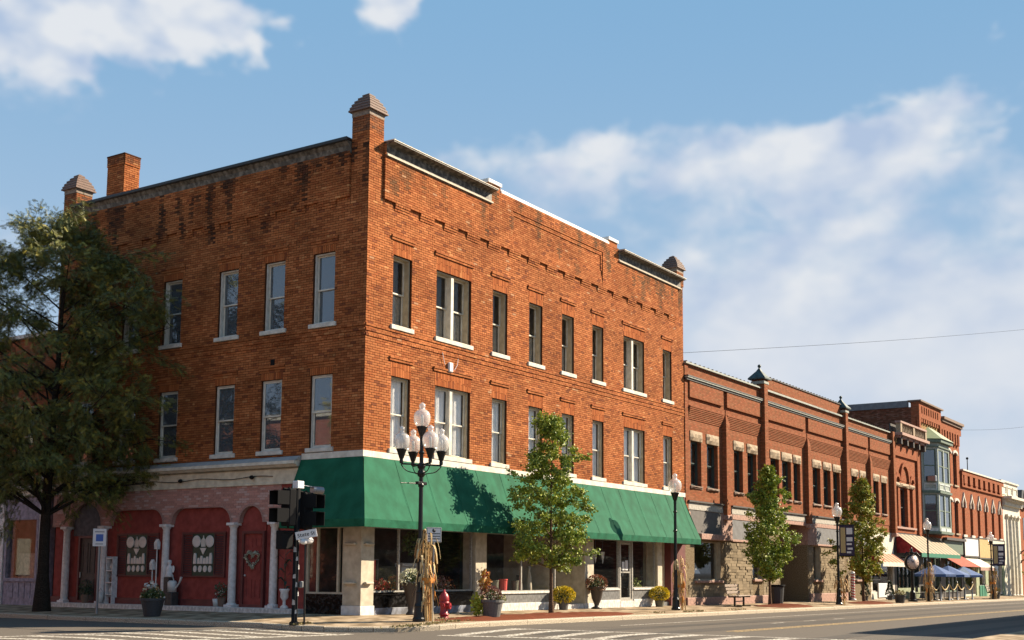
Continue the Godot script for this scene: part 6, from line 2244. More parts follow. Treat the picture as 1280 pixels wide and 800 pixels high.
func streets(r: RandomNumberGenerator) -> void:
	var g := G.new()
	sheet(g, PackedVector2Array([Vector2(-400, -400), Vector2(500, -400), Vector2(500, 400), Vector2(-400, 400)]), -0.9)
	struct(g, "ground", M["earth"])
	g = G.new()
	sheet(g, PackedVector2Array([Vector2(-70, KZ - 5), Vector2(160, KZ - 5), Vector2(160, 17.2), Vector2(-70, 17.2)]), -KERB)
	sheet(g, PackedVector2Array([Vector2(-15.0, -80), Vector2(KX + 4, -80), Vector2(KX + 4, KZ - 5), Vector2(-15.0, KZ - 5)]), -KERB)
	sheet(g, PackedVector2Array([Vector2(-70, 17.2), Vector2(-15.0, 17.2), Vector2(-15.0, 60), Vector2(-70, 60)]), -KERB)
	sheet(g, PackedVector2Array([Vector2(-15.0, 17.2), Vector2(KX, 17.2), Vector2(KX, 60), Vector2(-15.0, 60)]), -KERB)
	struct(g, "road", M["asphalt"])
	# pavement inside the kerb
	var path := PackedVector2Array(kerb_path(-0.16))
	var poly := path.duplicate()
	poly.append_array(PackedVector2Array([Vector2(124.9, -1.0), Vector2(0.2, -1.0), Vector2(0.2, -42.0)]))
	g = G.new()
	sheet(g, poly, 0.0)
	struct(g, "pavement", M["concrete"])
	g = G.new()
	sheet(g, PackedVector2Array([Vector2(KX, 17.2), Vector2(160, 17.2), Vector2(160, 21), Vector2(KX, 21)]), 0.0)
	sheet(g, PackedVector2Array([Vector2(-19.2, -80), Vector2(-15.0, -80), Vector2(-15.0, 2.0), Vector2(-19.2, 2.0)]), 0.0)
	struct(g, "far_pavement", M["concrete"])
	# granite kerb, stone by stone
	var K := Node3D.new()
	K.name = "kerb"
	K.set_meta("kind", "structure")
	add_child(K)
	var ins := kerb_path(-0.16)
	var outs := kerb_path(0.0)
	for k in ins.size() - 1:
		var a: Vector2 = ins[k]; var b: Vector2 = ins[k + 1]; var c: Vector2 = outs[k + 1]; var d: Vector2 = outs[k]
		if a.y < -30: continue
		var dir := (b - a).normalized() * 0.008
		a += dir; d += dir; b -= dir; c -= dir
		var j := r.randf_range(-0.006, 0.008)
		var drop := 0.0
		var T := [Vector3(a.x, ground(a.x, a.y) + 0.006 + j - drop, a.y), Vector3(b.x, ground(b.x, b.y) + 0.006 + j - drop, b.y), Vector3(c.x, ground(c.x, c.y) - 0.004 + j - drop, c.y), Vector3(d.x, ground(d.x, d.y) - 0.004 + j - drop, d.y)]
		var dn := Vector3(0, -0.3, 0)
		var ins_c := Vector3(a.x - d.x, 0, a.y - d.y).normalized() * 0.025
		var t2: Vector3 = T[2] + ins_c; var t3: Vector3 = T[3] + ins_c
		g = G.new()
		g.quad(T[0], t3, t2, T[1])
		g.quad(t3, T[3] - Vector3(0, 0.025, 0), T[2] - Vector3(0, 0.025, 0), t2)
		g.quad(T[3] - Vector3(0, 0.025, 0), T[3] + dn, T[2] + dn, T[2] - Vector3(0, 0.025, 0))
		g.quad(T[1], t2, T[2] + dn, T[1] + dn)
		g.quad(t3, T[0], T[0] + dn, T[3] + dn)
		part(g, "kerb_stone", M["granite"], K)
	# painted lines, each a sheet above the asphalt
	var up := -KERB + 0.004
	g = G.new()
	sheet(g, PackedVector2Array([Vector2(5.2, 6.1), Vector2(120, 6.35), Vector2(120, 6.47), Vector2(5.2, 6.22)]), up)
	struct(g, "edge_line_marking", M["line_white"])
	g = G.new()
	sheet(g, PackedVector2Array([Vector2(4.3, 10.05), Vector2(120, 12.1), Vector2(120, 12.22), Vector2(4.3, 10.17)]), up)
	sheet(g, PackedVector2Array([Vector2(4.3, 10.32), Vector2(120, 12.37), Vector2(120, 12.49), Vector2(4.3, 10.44)]), up)
	struct(g, "centre_line_marking", M["line_yellow"])
	for k in 3:
		g = G.new()
		var x := 11.5 + k * 3.2
		sheet(g, PackedVector2Array([Vector2(x, 8.6), Vector2(x + 1.1, 8.62), Vector2(x + 1.1, 8.75), Vector2(x, 8.73)]), up)
		struct(g, "lane_dash_marking", M["line_white"])
	# crosswalk over the main street: two borders and slanting bars
	g = G.new()
	sheet(g, PackedVector2Array([Vector2(0.6, 4.9), Vector2(0.85, 4.9), Vector2(3.1, 16.6), Vector2(2.85, 16.6)]), up)
	sheet(g, PackedVector2Array([Vector2(-2.6, 4.9), Vector2(-2.35, 4.9), Vector2(0.2, 16.6), Vector2(-0.05, 16.6)]), up)
	struct(g, "crosswalk_border_marking", M["line_white"])
	for k in 9:
		g = G.new()
		var z := 5.2 + k * 1.25
		var s := (z - 4.9) * 0.2
		sheet(g, PackedVector2Array([Vector2(-2.2 + s, z - 0.1), Vector2(-2.2 + s, z + 0.3), Vector2(0.72 + s, z + 0.45), Vector2(0.72 + s, z + 0.05)]), up)
		struct(g, "crosswalk_bar_marking", M["line_white"])
	# crosswalk over the side street
	g = G.new()
	sheet(g, PackedVector2Array([Vector2(-14.5, -2.6), Vector2(-4.3, -0.35), Vector2(-4.3, -0.1), Vector2(-14.5, -2.35)]), up)
	sheet(g, PackedVector2Array([Vector2(-14.5, 0.6), Vector2(-3.6, 2.7), Vector2(-3.6, 2.95), Vector2(-14.5, 0.85)]), up)
	struct(g, "crosswalk_border_marking", M["line_white"])
	for k in 9:
		g = G.new()
		var x := -13.8 + k * 1.12
		var s := (x + 14.5) * 0.21
		sheet(g, PackedVector2Array([Vector2(x, -2.35 + s), Vector2(x + 0.36, -2.3 + s), Vector2(x + 1.0, 0.72 + s), Vector2(x + 0.64, 0.66 + s)]), up)
		struct(g, "crosswalk_bar_marking", M["line_white"])
	# worn wheel tracks, a trench patch and tar-sealed cracks
	for e in [[6.95, 0.75, 6.0], [8.9, 0.8, 9.0], [13.2, 0.8, 2.0], [15.1, 0.7, 4.0]]:
		g = G.new()
		var edge := PackedVector2Array()
		var back := PackedVector2Array()
		var x := -1.0
		while x < 118.0:
			edge.append(Vector2(x, e[0] + sin(x * 0.21 + e[2]) * 0.14 + r.randf_range(-0.05, 0.05) + 0.006 * x))
			back.append(Vector2(x, e[0] + e[1] + sin(x * 0.17 + e[2] * 2) * 0.14 + r.randf_range(-0.05, 0.05) + 0.006 * x))
			x += 2.5
		back.reverse()
		edge.append_array(back)
		sheet(g, edge, -KERB + 0.003)
		struct(g, "road_track", M["asphalt_worn"])
	for e in [[[1.2, 5.4], [6.0, 7.4], [11.5, 7.9], [20.0, 8.3]], [[-9.0, 3.5], [-4.0, 7.8], [-1.5, 9.6], [3.0, 14.0]], [[14.0, 4.4], [15.2, 7.0], [15.0, 9.8]], [[30.0, 4.4], [31.0, 8.0], [30.4, 11.0]], [[-6.0, 4.2], [-8.5, 1.0], [-8.0, -6.0]]]:
		g = G.new()
		var prev := Vector2(e[0][0], e[0][1])
		for q in range(1, e.size()):
			var nx := Vector2(e[q][0], e[q][1])
			for i in 8:
				var a := prev.lerp(nx, i / 8.0) + Vector2(sin(i * 2.3 + q), cos(i * 1.7)) * 0.06
				var b := prev.lerp(nx, (i + 1) / 8.0) + (Vector2(sin((i + 1) * 2.3 + q), cos((i + 1) * 1.7)) * 0.06 if i < 7 else Vector2(sin(q + 1.0), 1.0) * 0.06)
				if i == 0: a = prev + Vector2(sin(q * 1.0), 1.0) * 0.06
				var nn := Vector2(b.y - a.y, a.x - b.x).normalized() * 0.028
				sheet(g, PackedVector2Array([a - nn, b - nn, b + nn, a + nn]), -KERB + 0.0065)
			prev = nx
		struct(g, "crack_seal", M["tar"])
	# mulch beds
	for e in [[-0.1, 11.8, 2.3, 3.74, "mulch"], [26.2, 31.2, 1.6, 3.5, "mulch"], [39.5, 45.0, 1.8, 3.5, "mulch"]]:
		g = G.new()
		var n := 40
		var m := 9
		var P: Array = []
		for i in n + 1:
			var row: Array = []
			for k in m + 1:
				var u := i / float(n); var v := k / float(m)
				var taper := minf(1.0, minf(u, 1.0 - u) * 7.0)
				var zc: float = (e[2] + e[3]) / 2
				var z: float = lerpf(zc + (e[2] - zc) * (0.35 + 0.65 * taper), zc + (e[3] - zc) * (0.35 + 0.65 * taper), v)
				var x: float = lerpf(e[0], e[1], u)
				var hgt := 0.10 * pow(sin(PI * v), 0.6) * pow(sin(PI * u), 0.5) * r.randf_range(0.6, 1.3)
				if i == 0 or k == 0 or i == n or k == m: hgt = -0.02
				row.append(Vector3(x, ground(x, z) + 0.006 + hgt, z))
			P.append(row)
		for i in n:
			for k in m:
				g.quad(P[i][k], P[i][k + 1], P[i + 1][k + 1], P[i + 1][k])
		var o := part(g, numbered("mulch_bed"), M["mulch"], self)
		o.set_meta("kind", "stuff")
		o.set_meta("label", "low bed of reddish bark mulch along the kerb")
	# tufts of dry grass and weeds at the kerb
	var list: Array = []
	for e in [[-1.9, 3.6, 140, 0.5], [-0.2, 3.45, 160, 0.5], [0.7, 2.75, 120, 0.25], [13.2, 3.4, 40, 0.15], [15.6, 3.55, 30, 0.12], [16.6, 3.55, 40, 0.25], [20.6, 3.5, 30, 0.3], [-3.5, 0.95, 80, 0.15]]:
		for k in int(e[2]):
			var x: float = e[0] + r.randfn() * e[3]
			var z: float = minf(e[1] + r.randfn() * 0.12, KZ - 0.12)
			list.append([on(x, z) + Vector3(0, 0.01, 0), Vector3(0, 1.2, 0)])
	var tufts := Node3D.new()
	tufts.name = "weed_tufts"
	add_child(tufts)
	tufts.set_meta("kind", "stuff")
	tufts.set_meta("label", "dry weeds and grass tufts growing along the kerb")
	leaves(tufts, "grass", list, 0.055, [Color(0.30, 0.22, 0.09), Color(0.18, 0.16, 0.06)], r, "leaf", "leaf", 0.0)

# ---------------------------------------------------------------- street lamps
func acorn(o: Node3D, at: Vector3, s := 1.0) -> void:
	var g := G.new()
	g.lathe([Vector2(0.05, -0.42), Vector2(0.06, -0.34), Vector2(0.05, -0.30), Vector2(0.08, -0.24), Vector2(0.09, -0.2), Vector2(0.14, -0.05), Vector2(0.165, 0.0), Vector2(0.165, 0.02), Vector2(0.0, 0.02)], 14, Vector3.ZERO)
	var h := part(g, "lamp_holder", M["black_iron"], o, Transform3D(Basis.from_scale(Vector3.ONE * s), at))
	g = G.new()
	g.lathe([Vector2(0.15, 0.02), Vector2(0.198, 0.07), Vector2(0.232, 0.15), Vector2(0.246, 0.24), Vector2(0.246, 0.32), Vector2(0.228, 0.40), Vector2(0.185, 0.465), Vector2(0.13, 0.505), Vector2(0.09, 0.53), Vector2(0.076, 0.56), Vector2(0.094, 0.60), Vector2(0.09, 0.66), Vector2(0.05, 0.71), Vector2(0.0, 0.735)], 24, Vector3.ZERO, false, 0.012)
	g.lathe([Vector2(0.0, 0.727), Vector2(0.045, 0.703), Vector2(0.082, 0.657), Vector2(0.086, 0.60), Vector2(0.068, 0.56), Vector2(0.082, 0.525), Vector2(0.122, 0.50), Vector2(0.178, 0.46), Vector2(0.22, 0.397), Vector2(0.238, 0.32), Vector2(0.238, 0.24), Vector2(0.224, 0.15), Vector2(0.19, 0.074), Vector2(0.143, 0.022)], 24)
	part(g, "globe", M["globe"], o, h.transform)
	g = G.new()
	g.lathe([Vector2(0.03, 0.02), Vector2(0.045, 0.1), Vector2(0.05, 0.28), Vector2(0.03, 0.36), Vector2(0, 0.38)], 10)
	part(g, "bulb", M["china_white"], o, h.transform)

func post(o: Node3D, h: float, r0: float, foot: float) -> void:
	var g := G.new()
	g.lathe([Vector2(foot, 0), Vector2(foot, 0.08), Vector2(foot * 0.86, 0.12), Vector2(foot * 0.74, 0.40), Vector2(foot * 0.80, 0.44), Vector2(foot * 0.62, 0.52), Vector2(r0 * 1.25, 0.8), Vector2(r0 * 1.35, 0.84), Vector2(r0, 0.9)], 12, Vector3.ZERO, true)
	part(g, "post_base", M["black_iron"], o)
	g = G.new()
	g.lathe([Vector2(r0, 0.86), Vector2(r0 * 0.8, h * 0.6), Vector2(r0 * 0.7, h)], 12, Vector3.ZERO, false, 0.05)
	g.lathe([Vector2(r0 * 0.7, h * 0.72), Vector2(r0 * 1.15, h * 0.725), Vector2(r0 * 1.15, h * 0.735), Vector2(r0 * 0.7, h * 0.745)], 12)
	g.lathe([Vector2(r0 * 0.7, h * 0.9), Vector2(r0 * 1.1, h * 0.905), Vector2(r0 * 1.1, h * 0.915), Vector2(r0 * 0.7, h * 0.92)], 12)
	part(g, "post", M["black_iron"], o)

func street_lamps(r: RandomNumberGenerator) -> void:
	var o := thing("street_lamp", "black street lamp with five acorn globes near the corner", "street lamp", on(-0.55, 2.72))
	var g: G
	post(o, 5.35, 0.075, 0.19)
	acorn(o, Vector3(0, 5.62, 0), 1.0)
	g = G.new()
	g.lathe([Vector2(0.06, 4.15), Vector2(0.11, 4.2), Vector2(0.11, 4.32), Vector2(0.07, 4.38), Vector2(0.12, 4.44), Vector2(0.12, 4.52), Vector2(0.06, 4.58)], 12)
	part(g, "collar", M["black_iron"], o)
	for k in 4:
		var a := 0.50 + k * PI / 2
		var d := Vector3(cos(a), 0, sin(a))
		g = G.new()
		g.tube([Vector3(0, 4.50, 0), d * 0.3 + Vector3(0, 4.52, 0), d * 0.63 + Vector3(0, 4.52, 0)], [0.03, 0.025, 0.03], 6)
		var pts: Array = []
		var rr: Array = []
		for q in 9:
			var t := q / 8.0
			pts.append(d * (0.06 + 0.58 * t) + Vector3(0, 4.22 + 0.28 * t * t + 0.03 * sin(t * TAU), 0)); rr.append(0.016)
		g.tube(pts, rr, 5)
		part(g, "bracket_arm", M["black_iron"], o)
		acorn(o, d * 0.63 + Vector3(0, 4.93, 0), 0.95)
	g = G.new()
	g.tube([Vector3(-0.95, 3.93, 0.0), Vector3(0.02, 3.97, 0)], [0.014, 0.018], 6)
	g.cbox(Vector3(-0.22, 3.93, -0.06), Vector3(0.22, 4.02, 0.06), 0.015)
	part(g, "banner_arm", M["black_iron"], o)
	var s := thing("street_lamp", "single-globe black street lamp at the right end of the green awning", "street lamp", on(16.95, 2.39), 0.0, "single-globe street lamps")
	post(s, 4.42, 0.075, 0.19)
	acorn(s, Vector3(0, 4.80, 0), 1.12)
	var at := [[35.9, 2.9, "single-globe street lamp with banner beside the middle street tree", 0.98], [53.6, 3.1, "single-globe street lamp standing among the blue cafe parasols", 0.98], [71.6, 3.3, "farthest single-globe street lamp with banner before the white columns", 0.94]]
	for e in at:
		var d := dup(s, "street_lamp", e[2], on(e[0], e[1]))
		d.scale = Vector3.ONE * e[3]
		d.set_meta("group", "single-globe street lamps")
	# hanging banners
	for e in [[35.9, 2.9, "dark purple street banner on the lamp beside the middle tree", 0.74], [71.6, 3.3, "dark purple street banner on the farthest lamp", 0.85]]:
		var b := thing("street_banner", e[2], "banner", on(e[0], e[1]), -PI / 2 + 0.25, "lamp post banners")
		b.scale = Vector3(e[3], 1, 1)
		g = G.new()
		g.tube([Vector3(-0.25, 4.28, 0), Vector3(1.25, 4.28, 0)], [0.025, 0.025], 6)
		g.tube([Vector3(0.0, 2.62, 0), Vector3(1.2, 2.62, 0)], [0.02, 0.02], 6)
		part(g, "rod", M["dark_metal"], b)
		g = G.new()
		for i in 10:
			var y0 := 2.62 + i * 0.166
			var y1 := y0 + 0.166
			var w0 := 0.02 * sin(i * 0.7)
			var w1 := 0.02 * sin((i + 1) * 0.7)
			g.quad(Vector3(0.12, y0, w0), Vector3(1.18, y0, w0), Vector3(1.18, y1, w1), Vector3(0.12, y1, w1))
			g.quad(Vector3(1.18, y0, w0 - 0.012), Vector3(0.12, y0, w0 - 0.012), Vector3(0.12, y1, w1 - 0.012), Vector3(1.18, y1, w1 - 0.012))
		part(g, "cloth", M["banner_purple"], b)
		g = G.new()
		g.box(Vector3(0.22, 2.78, 0.024), Vector3(0.56, 4.14, 0.030))
		part(g, "tan_print", M["banner_tan"], b)
		for q in [[0.64, 1.06, 3.78, 4.12], [0.64, 1.06, 3.4, 3.62], [0.64, 1.0, 3.2, 3.3], [0.70, 1.06, 2.95, 3.06], [0.64, 0.95, 2.76, 2.86]]:
			g = G.new()
			g.box(Vector3(q[0], q[2], 0.024), Vector3(q[1], q[3], 0.030))
			part(g, "pale_print", M["sign_white"], b)

# bundle of dried maize tied to a lamp post
func cornstalks(label: String, at: Vector3, h: float, n: int, r: RandomNumberGenerator) -> void:
	var o := thing("cornstalk_bundle", label, "cornstalks", at, 0.0, "dried cornstalks tied to the lamp posts")
	for k in n:
		var a := TAU * k / n + r.randf_range(-0.3, 0.3)
		var d := Vector3(cos(a), 0, sin(a))
		var top := h * r.randf_range(0.75, 1.05)
		var lean := r.randf_range(-0.08, 0.20)
		var P := [d * r.randf_range(0.16, 0.27), d * 0.15 + Vector3(0, top * 0.5, 0), d * (0.13 + lean) + Vector3(0, top, 0)]
		var g := G.new()
		g.tube(P, [0.026, 0.022, 0.010], 6)
		var cm: String = ["corn_husk", "corn_pale", "corn_husk", "corn_rust"][k % 4]
		var st := part(g, "stalk", M[cm], o)
		g = G.new()
		var blades := 11
		for q in blades:
			var t := r.randf_range(0.2, 1.0)
			var b: Vector3 = (P[0] as Vector3).lerp(P[1], t * 2.0) if t < 0.5 else (P[1] as Vector3).lerp(P[2], t * 2.0 - 1.0)
			var az := a + r.randf_range(-1.1, 1.1)
			var e := Vector3(cos(az), 0, sin(az))
			var s := Vector3(-sin(az), 0, cos(az)) * r.randf_range(0.018, 0.045)
			var L := r.randf_range(0.22, 0.55) * (1.35 if t > 0.75 else 0.8)
			var spread_ := r.randf_range(0.3, 0.95)
			var drop_ := r.randf_range(0.9, 2.1)
			var pts: Array = []
			for i in 6:
				var v := i / 5.0
				pts.append(b + e * L * (v * spread_ - v * v * 0.25) + Vector3(0, L * (0.75 * v - drop_ * v * v), 0))
			for i in 5:
				var w0 := 1.0 - 0.8 * absf(i / 5.0 - 0.3)
				var w1 := 1.0 - 0.8 * absf((i + 1) / 5.0 - 0.3)
				g.quad(pts[i] - s * w0, pts[i] + s * w0, pts[i + 1] + s * w1, pts[i + 1] - s * w1)
				g.quad(pts[i] + s * w0 - e * 0.003, pts[i] - s * w0 - e * 0.003, pts[i + 1] - s * w1 - e * 0.003, pts[i + 1] + s * w1 - e * 0.003)
		part(g, "blade", M[cm], st).set_meta("kind", "stuff")
	var g := G.new()
	g.lathe([Vector2(0.21, h * 0.42), Vector2(0.225, h * 0.45), Vector2(0.21, h * 0.48)], 12)
	part(g, "twine", M["corn_orange"], o)
	for k in 4:
		var a := r.randf() * TAU
		g = G.new()
		g.ball(Vector3(cos(a) * 0.23, h * (0.2 + 0.09 * k), sin(a) * 0.23), Vector3(0.05, 0.15, 0.05), 8, 6)
		part(g, "corn_ear", M["corn_orange"], o)

# ---------------------------------------------------------------- small street furniture
func pot_profile(rt: float, rb: float, h: float) -> Array:
	return [Vector2(0, 0), Vector2(rb, 0), Vector2(rb * 1.02, 0.03), Vector2(rt * 0.97, h * 0.86), Vector2(rt * 1.06, h * 0.87), Vector2(rt * 1.06, h), Vector2(rt * 0.95, h), Vector2(rt * 0.9, h - 0.06), Vector2(0, h - 0.05)]

func dome(o: Node3D, called: String, c: Vector3, rad: Vector3, n: int, size: float, cols: Array, r: RandomNumberGenerator) -> void:   # round mum: blossoms over a leafy ball
	var list: Array = []
	for i in n:
		var d := Vector3(r.randfn(), r.randfn() + 0.35, r.randfn()).normalized()
		list.append([c + d * rad * r.randf_range(0.88, 1.06), d * 2.0])
	leaves(o, called, list, size, cols, r, "petal", "leaf", 0.0)

func planters(r: RandomNumberGenerator) -> void:
	var g: G
	var G1 := [Color(0.035, 0.06, 0.015), Color(0.07, 0.10, 0.025)]
	# mixed planter beside the hydrant
	var o := thing("flower_planter", "big grey tub of mixed autumn flowers beside the red hydrant", "planter", on(2.75, 2.98))
	g = G.new()
	g.lathe(pot_profile(0.36, 0.25, 0.58), 20, Vector3.ZERO, true)
	part(g, "tub", M["pot_grey"], o)
	dome(o, "mum_blossoms", Vector3(-0.02, 0.74, -0.02), Vector3(0.32, 0.24, 0.28), 420, 0.06, [Color(0.20, 0.07, 0.06), Color(0.34, 0.20, 0.15)], r)
	leaf_cloud(o, "foliage", Vector3(0, 0.68, 0), Vector3(0.28, 0.2, 0.26), 200, 0.07, G1, r, "leaf")
	leaf_cloud(o, "sweet_potato_vine", Vector3(-0.26, 0.44, -0.34), Vector3(0.20, 0.34, 0.22), 340, 0.085, [Color(0.30, 0.36, 0.03), Color(0.45, 0.45, 0.06)], r, "leaf")
	leaf_cloud(o, "tall_coleus", Vector3(-0.14, 1.14, -0.14), Vector3(0.16, 0.36, 0.16), 200, 0.09, [Color(0.45, 0.13, 0.02), Color(0.35, 0.22, 0.03), Color(0.45, 0.03, 0.02)], r, "leaf")
	leaf_cloud(o, "trailing_greens", Vector3(0.22, 0.62, 0.2), Vector3(0.16, 0.14, 0.16), 90, 0.06, [Color(0.20, 0.22, 0.06), Color(0.35, 0.32, 0.12)], r, "leaf")
	# tall urn of white mums by the five-globe lamp
	o = thing("tall_planter", "tall dark urn of white mums behind the five-globe lamp", "planter", on(1.91, 0.50))
	g = G.new()
	g.lathe([Vector2(0, 0), Vector2(0.17, 0), Vector2(0.17, 0.05), Vector2(0.10, 0.12), Vector2(0.13, 0.3), Vector2(0.24, 0.75), Vector2(0.29, 0.98), Vector2(0.31, 1.02), Vector2(0.28, 1.03), Vector2(0, 1.0)], 16)
	part(g, "urn", M["urn_brown"], o)
	leaf_cloud(o, "foliage", Vector3(0, 1.10, 0), Vector3(0.3, 0.22, 0.3), 250, 0.07, G1, r, "leaf")
	dome(o, "white_blossoms", Vector3(0, 1.14, 0), Vector3(0.36, 0.26, 0.34), 420, 0.065, [Color(0.72, 0.70, 0.58), Color(0.55, 0.56, 0.36)], r)
	# two yellow mums in pots, one brown mum in an urn
	for e in [[11.34, 0.40, 0.22, 0.165, 0.46, "yellow mums in a round grey pot left of the tall brown urn", "pot_grey"], [19.44, 0.40, 0.24, 0.17, 0.45, "yellow mums in an olive pot at the right end of the green awning", "pot_olive"]]:
		o = thing("flower_pot", e[5], "planter", on(e[0], e[1]), 0.0, "yellow mums in pots")
		g = G.new()
		g.lathe(pot_profile(e[2], e[3], e[4]), 18, Vector3.ZERO, true)
		part(g, "pot", M[e[6]], o)
		leaf_cloud(o, "foliage", Vector3(0, 0.56, 0), Vector3(0.33, 0.2, 0.33), 320, 0.07, G1, r, "leaf")
		dome(o, "yellow_blossoms", Vector3(0, 0.56, 0), Vector3(0.41, 0.28, 0.40), 1200, 0.065, [Color(0.72, 0.55, 0.03), Color(0.60, 0.48, 0.04), Color(0.16, 0.18, 0.03)], r)
	o = thing("flower_urn", "tall brown urn of rusty red mums beside the glass shop door", "planter", on(13.85, 0.42))
	g = G.new()
	g.lathe([Vector2(0, 0), Vector2(0.22, 0), Vector2(0.22, 0.05), Vector2(0.09, 0.11), Vector2(0.10, 0.18), Vector2(0.20, 0.42), Vector2(0.26, 0.78), Vector2(0.34, 0.84), Vector2(0.33, 0.88), Vector2(0, 0.85)], 18)
	part(g, "urn", M["urn_brown"], o)
	leaf_cloud(o, "foliage", Vector3(0, 0.98, 0), Vector3(0.36, 0.26, 0.36), 360, 0.07, G1, r, "leaf")
	dome(o, "rusty_blossoms", Vector3(0, 1.0, 0), Vector3(0.42, 0.32, 0.40), 600, 0.055, [Color(0.30, 0.09, 0.05), Color(0.18, 0.09, 0.04), Color(0.36, 0.18, 0.06)], r)
	# side street tub
	o = thing("flower_tub", "dark round tub of pale flowers on the shaded side pavement", "planter", on(-3.0, -5.75))
	o.scale = Vector3.ONE * 0.9
	g = G.new()
	g.lathe(pot_profile(0.40, 0.27, 0.62), 20, Vector3.ZERO, true)
	part(g, "tub", M["pot_dark"], o)
	leaf_cloud(o, "foliage", Vector3(0, 0.70, 0), Vector3(0.36, 0.24, 0.36), 420, 0.085, G1, r, "leaf_dark")
	dome(o, "pale_blossoms", Vector3(0, 0.74, -0.05), Vector3(0.34, 0.26, 0.3), 70, 0.075, [Color(0.55, 0.5, 0.4), Color(0.5, 0.30, 0.08)], r)
	leaf_cloud(o, "white_lily", Vector3(-0.05, 1.08, -0.1), Vector3(0.14, 0.10, 0.16), 26, 0.12, [Color(0.6, 0.58, 0.55), Color(0.5, 0.5, 0.48)], r, "petal")
	# far tubs
	for e in [[46.2, 3.25, "dark grey tub of flowers beside the street clock", 0.88], [74.6, 2.9, "black flower tub beside the farthest bench", 1.0]]:
		o = thing("street_tub", e[2], "planter", on(e[0], e[1]))
		o.scale = Vector3.ONE * e[3]
		g = G.new()
		g.lathe(pot_profile(0.40, 0.29, 0.55), 18, Vector3.ZERO, true)
		part(g, "tub", M["pot_dark"], o)
		leaf_cloud(o, "foliage", Vector3(0, 0.64, 0), Vector3(0.4, 0.22, 0.36), 240, 0.1, [Color(0.10, 0.10, 0.03), Color(0.28, 0.22, 0.06), Color(0.40, 0.28, 0.16)], r, "leaf")

func hydrant() -> void:
	var o := thing("fire_hydrant", "red fire hydrant on the kerb strip near the five-globe lamp", "hydrant", on(0.78, 2.62), 0.35)
	var g := G.new()
	g.lathe([Vector2(0.17, 0), Vector2(0.17, 0.05), Vector2(0.125, 0.06), Vector2(0.115, 0.12), Vector2(0.15, 0.13), Vector2(0.15, 0.17), Vector2(0.115, 0.18), Vector2(0.105, 0.44), Vector2(0.15, 0.46), Vector2(0.155, 0.52), Vector2(0.12, 0.54)], 16)
	part(g, "barrel", M["hydrant_red"], o)
	g = G.new()
	g.lathe([Vector2(0.14, 0.54), Vector2(0.15, 0.58), Vector2(0.14, 0.68), Vector2(0.10, 0.76), Vector2(0.055, 0.80), Vector2(0.05, 0.82), Vector2(0.035, 0.82), Vector2(0.03, 0.88), Vector2(0, 0.89)], 16)
	part(g, "bonnet", M["hydrant_red"], o)
	for e in [[0.0, 0.075, 0.2, 0.40], [PI / 2, 0.055, 0.19, 0.42], [-PI / 2, 0.055, 0.19, 0.42]]:
		g = G.new()
		g.lathe([Vector2(e[1], 0.0), Vector2(e[1], e[2] - 0.05), Vector2(e[1] * 1.3, e[2] - 0.05), Vector2(e[1] * 1.3, e[2]), Vector2(0.025, e[2]), Vector2(0.02, e[2] + 0.035), Vector2(0, e[2] + 0.035)], 12, Vector3.ZERO, true)
		part(g, "outlet", M["hydrant_red"], o, Transform3D(Basis(Vector3(0, 1, 0), e[0]) * Basis(Vector3(1, 0, 0), PI / 2), Vector3(0, e[3], 0)))
	for k in 6:
		var a := TAU * k / 6
		g = G.new()
		g.tube([Vector3(cos(a) * 0.145, 0.05, sin(a) * 0.145), Vector3(cos(a) * 0.145, 0.075, sin(a) * 0.145)], [0.015, 0.015], 6)
		part(g, "bolt", M["hydrant_red"], o)

func text_strokes(o: Node3D, called: String, s: String, size: float, at: Vector3, m: String, turn := 0.0) -> void:
	var t := TextMesh.new()
	var f := SystemFont.new()
	f.font_names = PackedStringArray(["Droid Sans"])
	f.font_weight = 700
	t.font = f
	t.text = s
	t.font_size = 64
	t.pixel_size = size / 64.0
	t.depth = 0.004
	put(t, called, M[m], o, Transform3D(Basis(Vector3(0, 1, 0), turn), at))

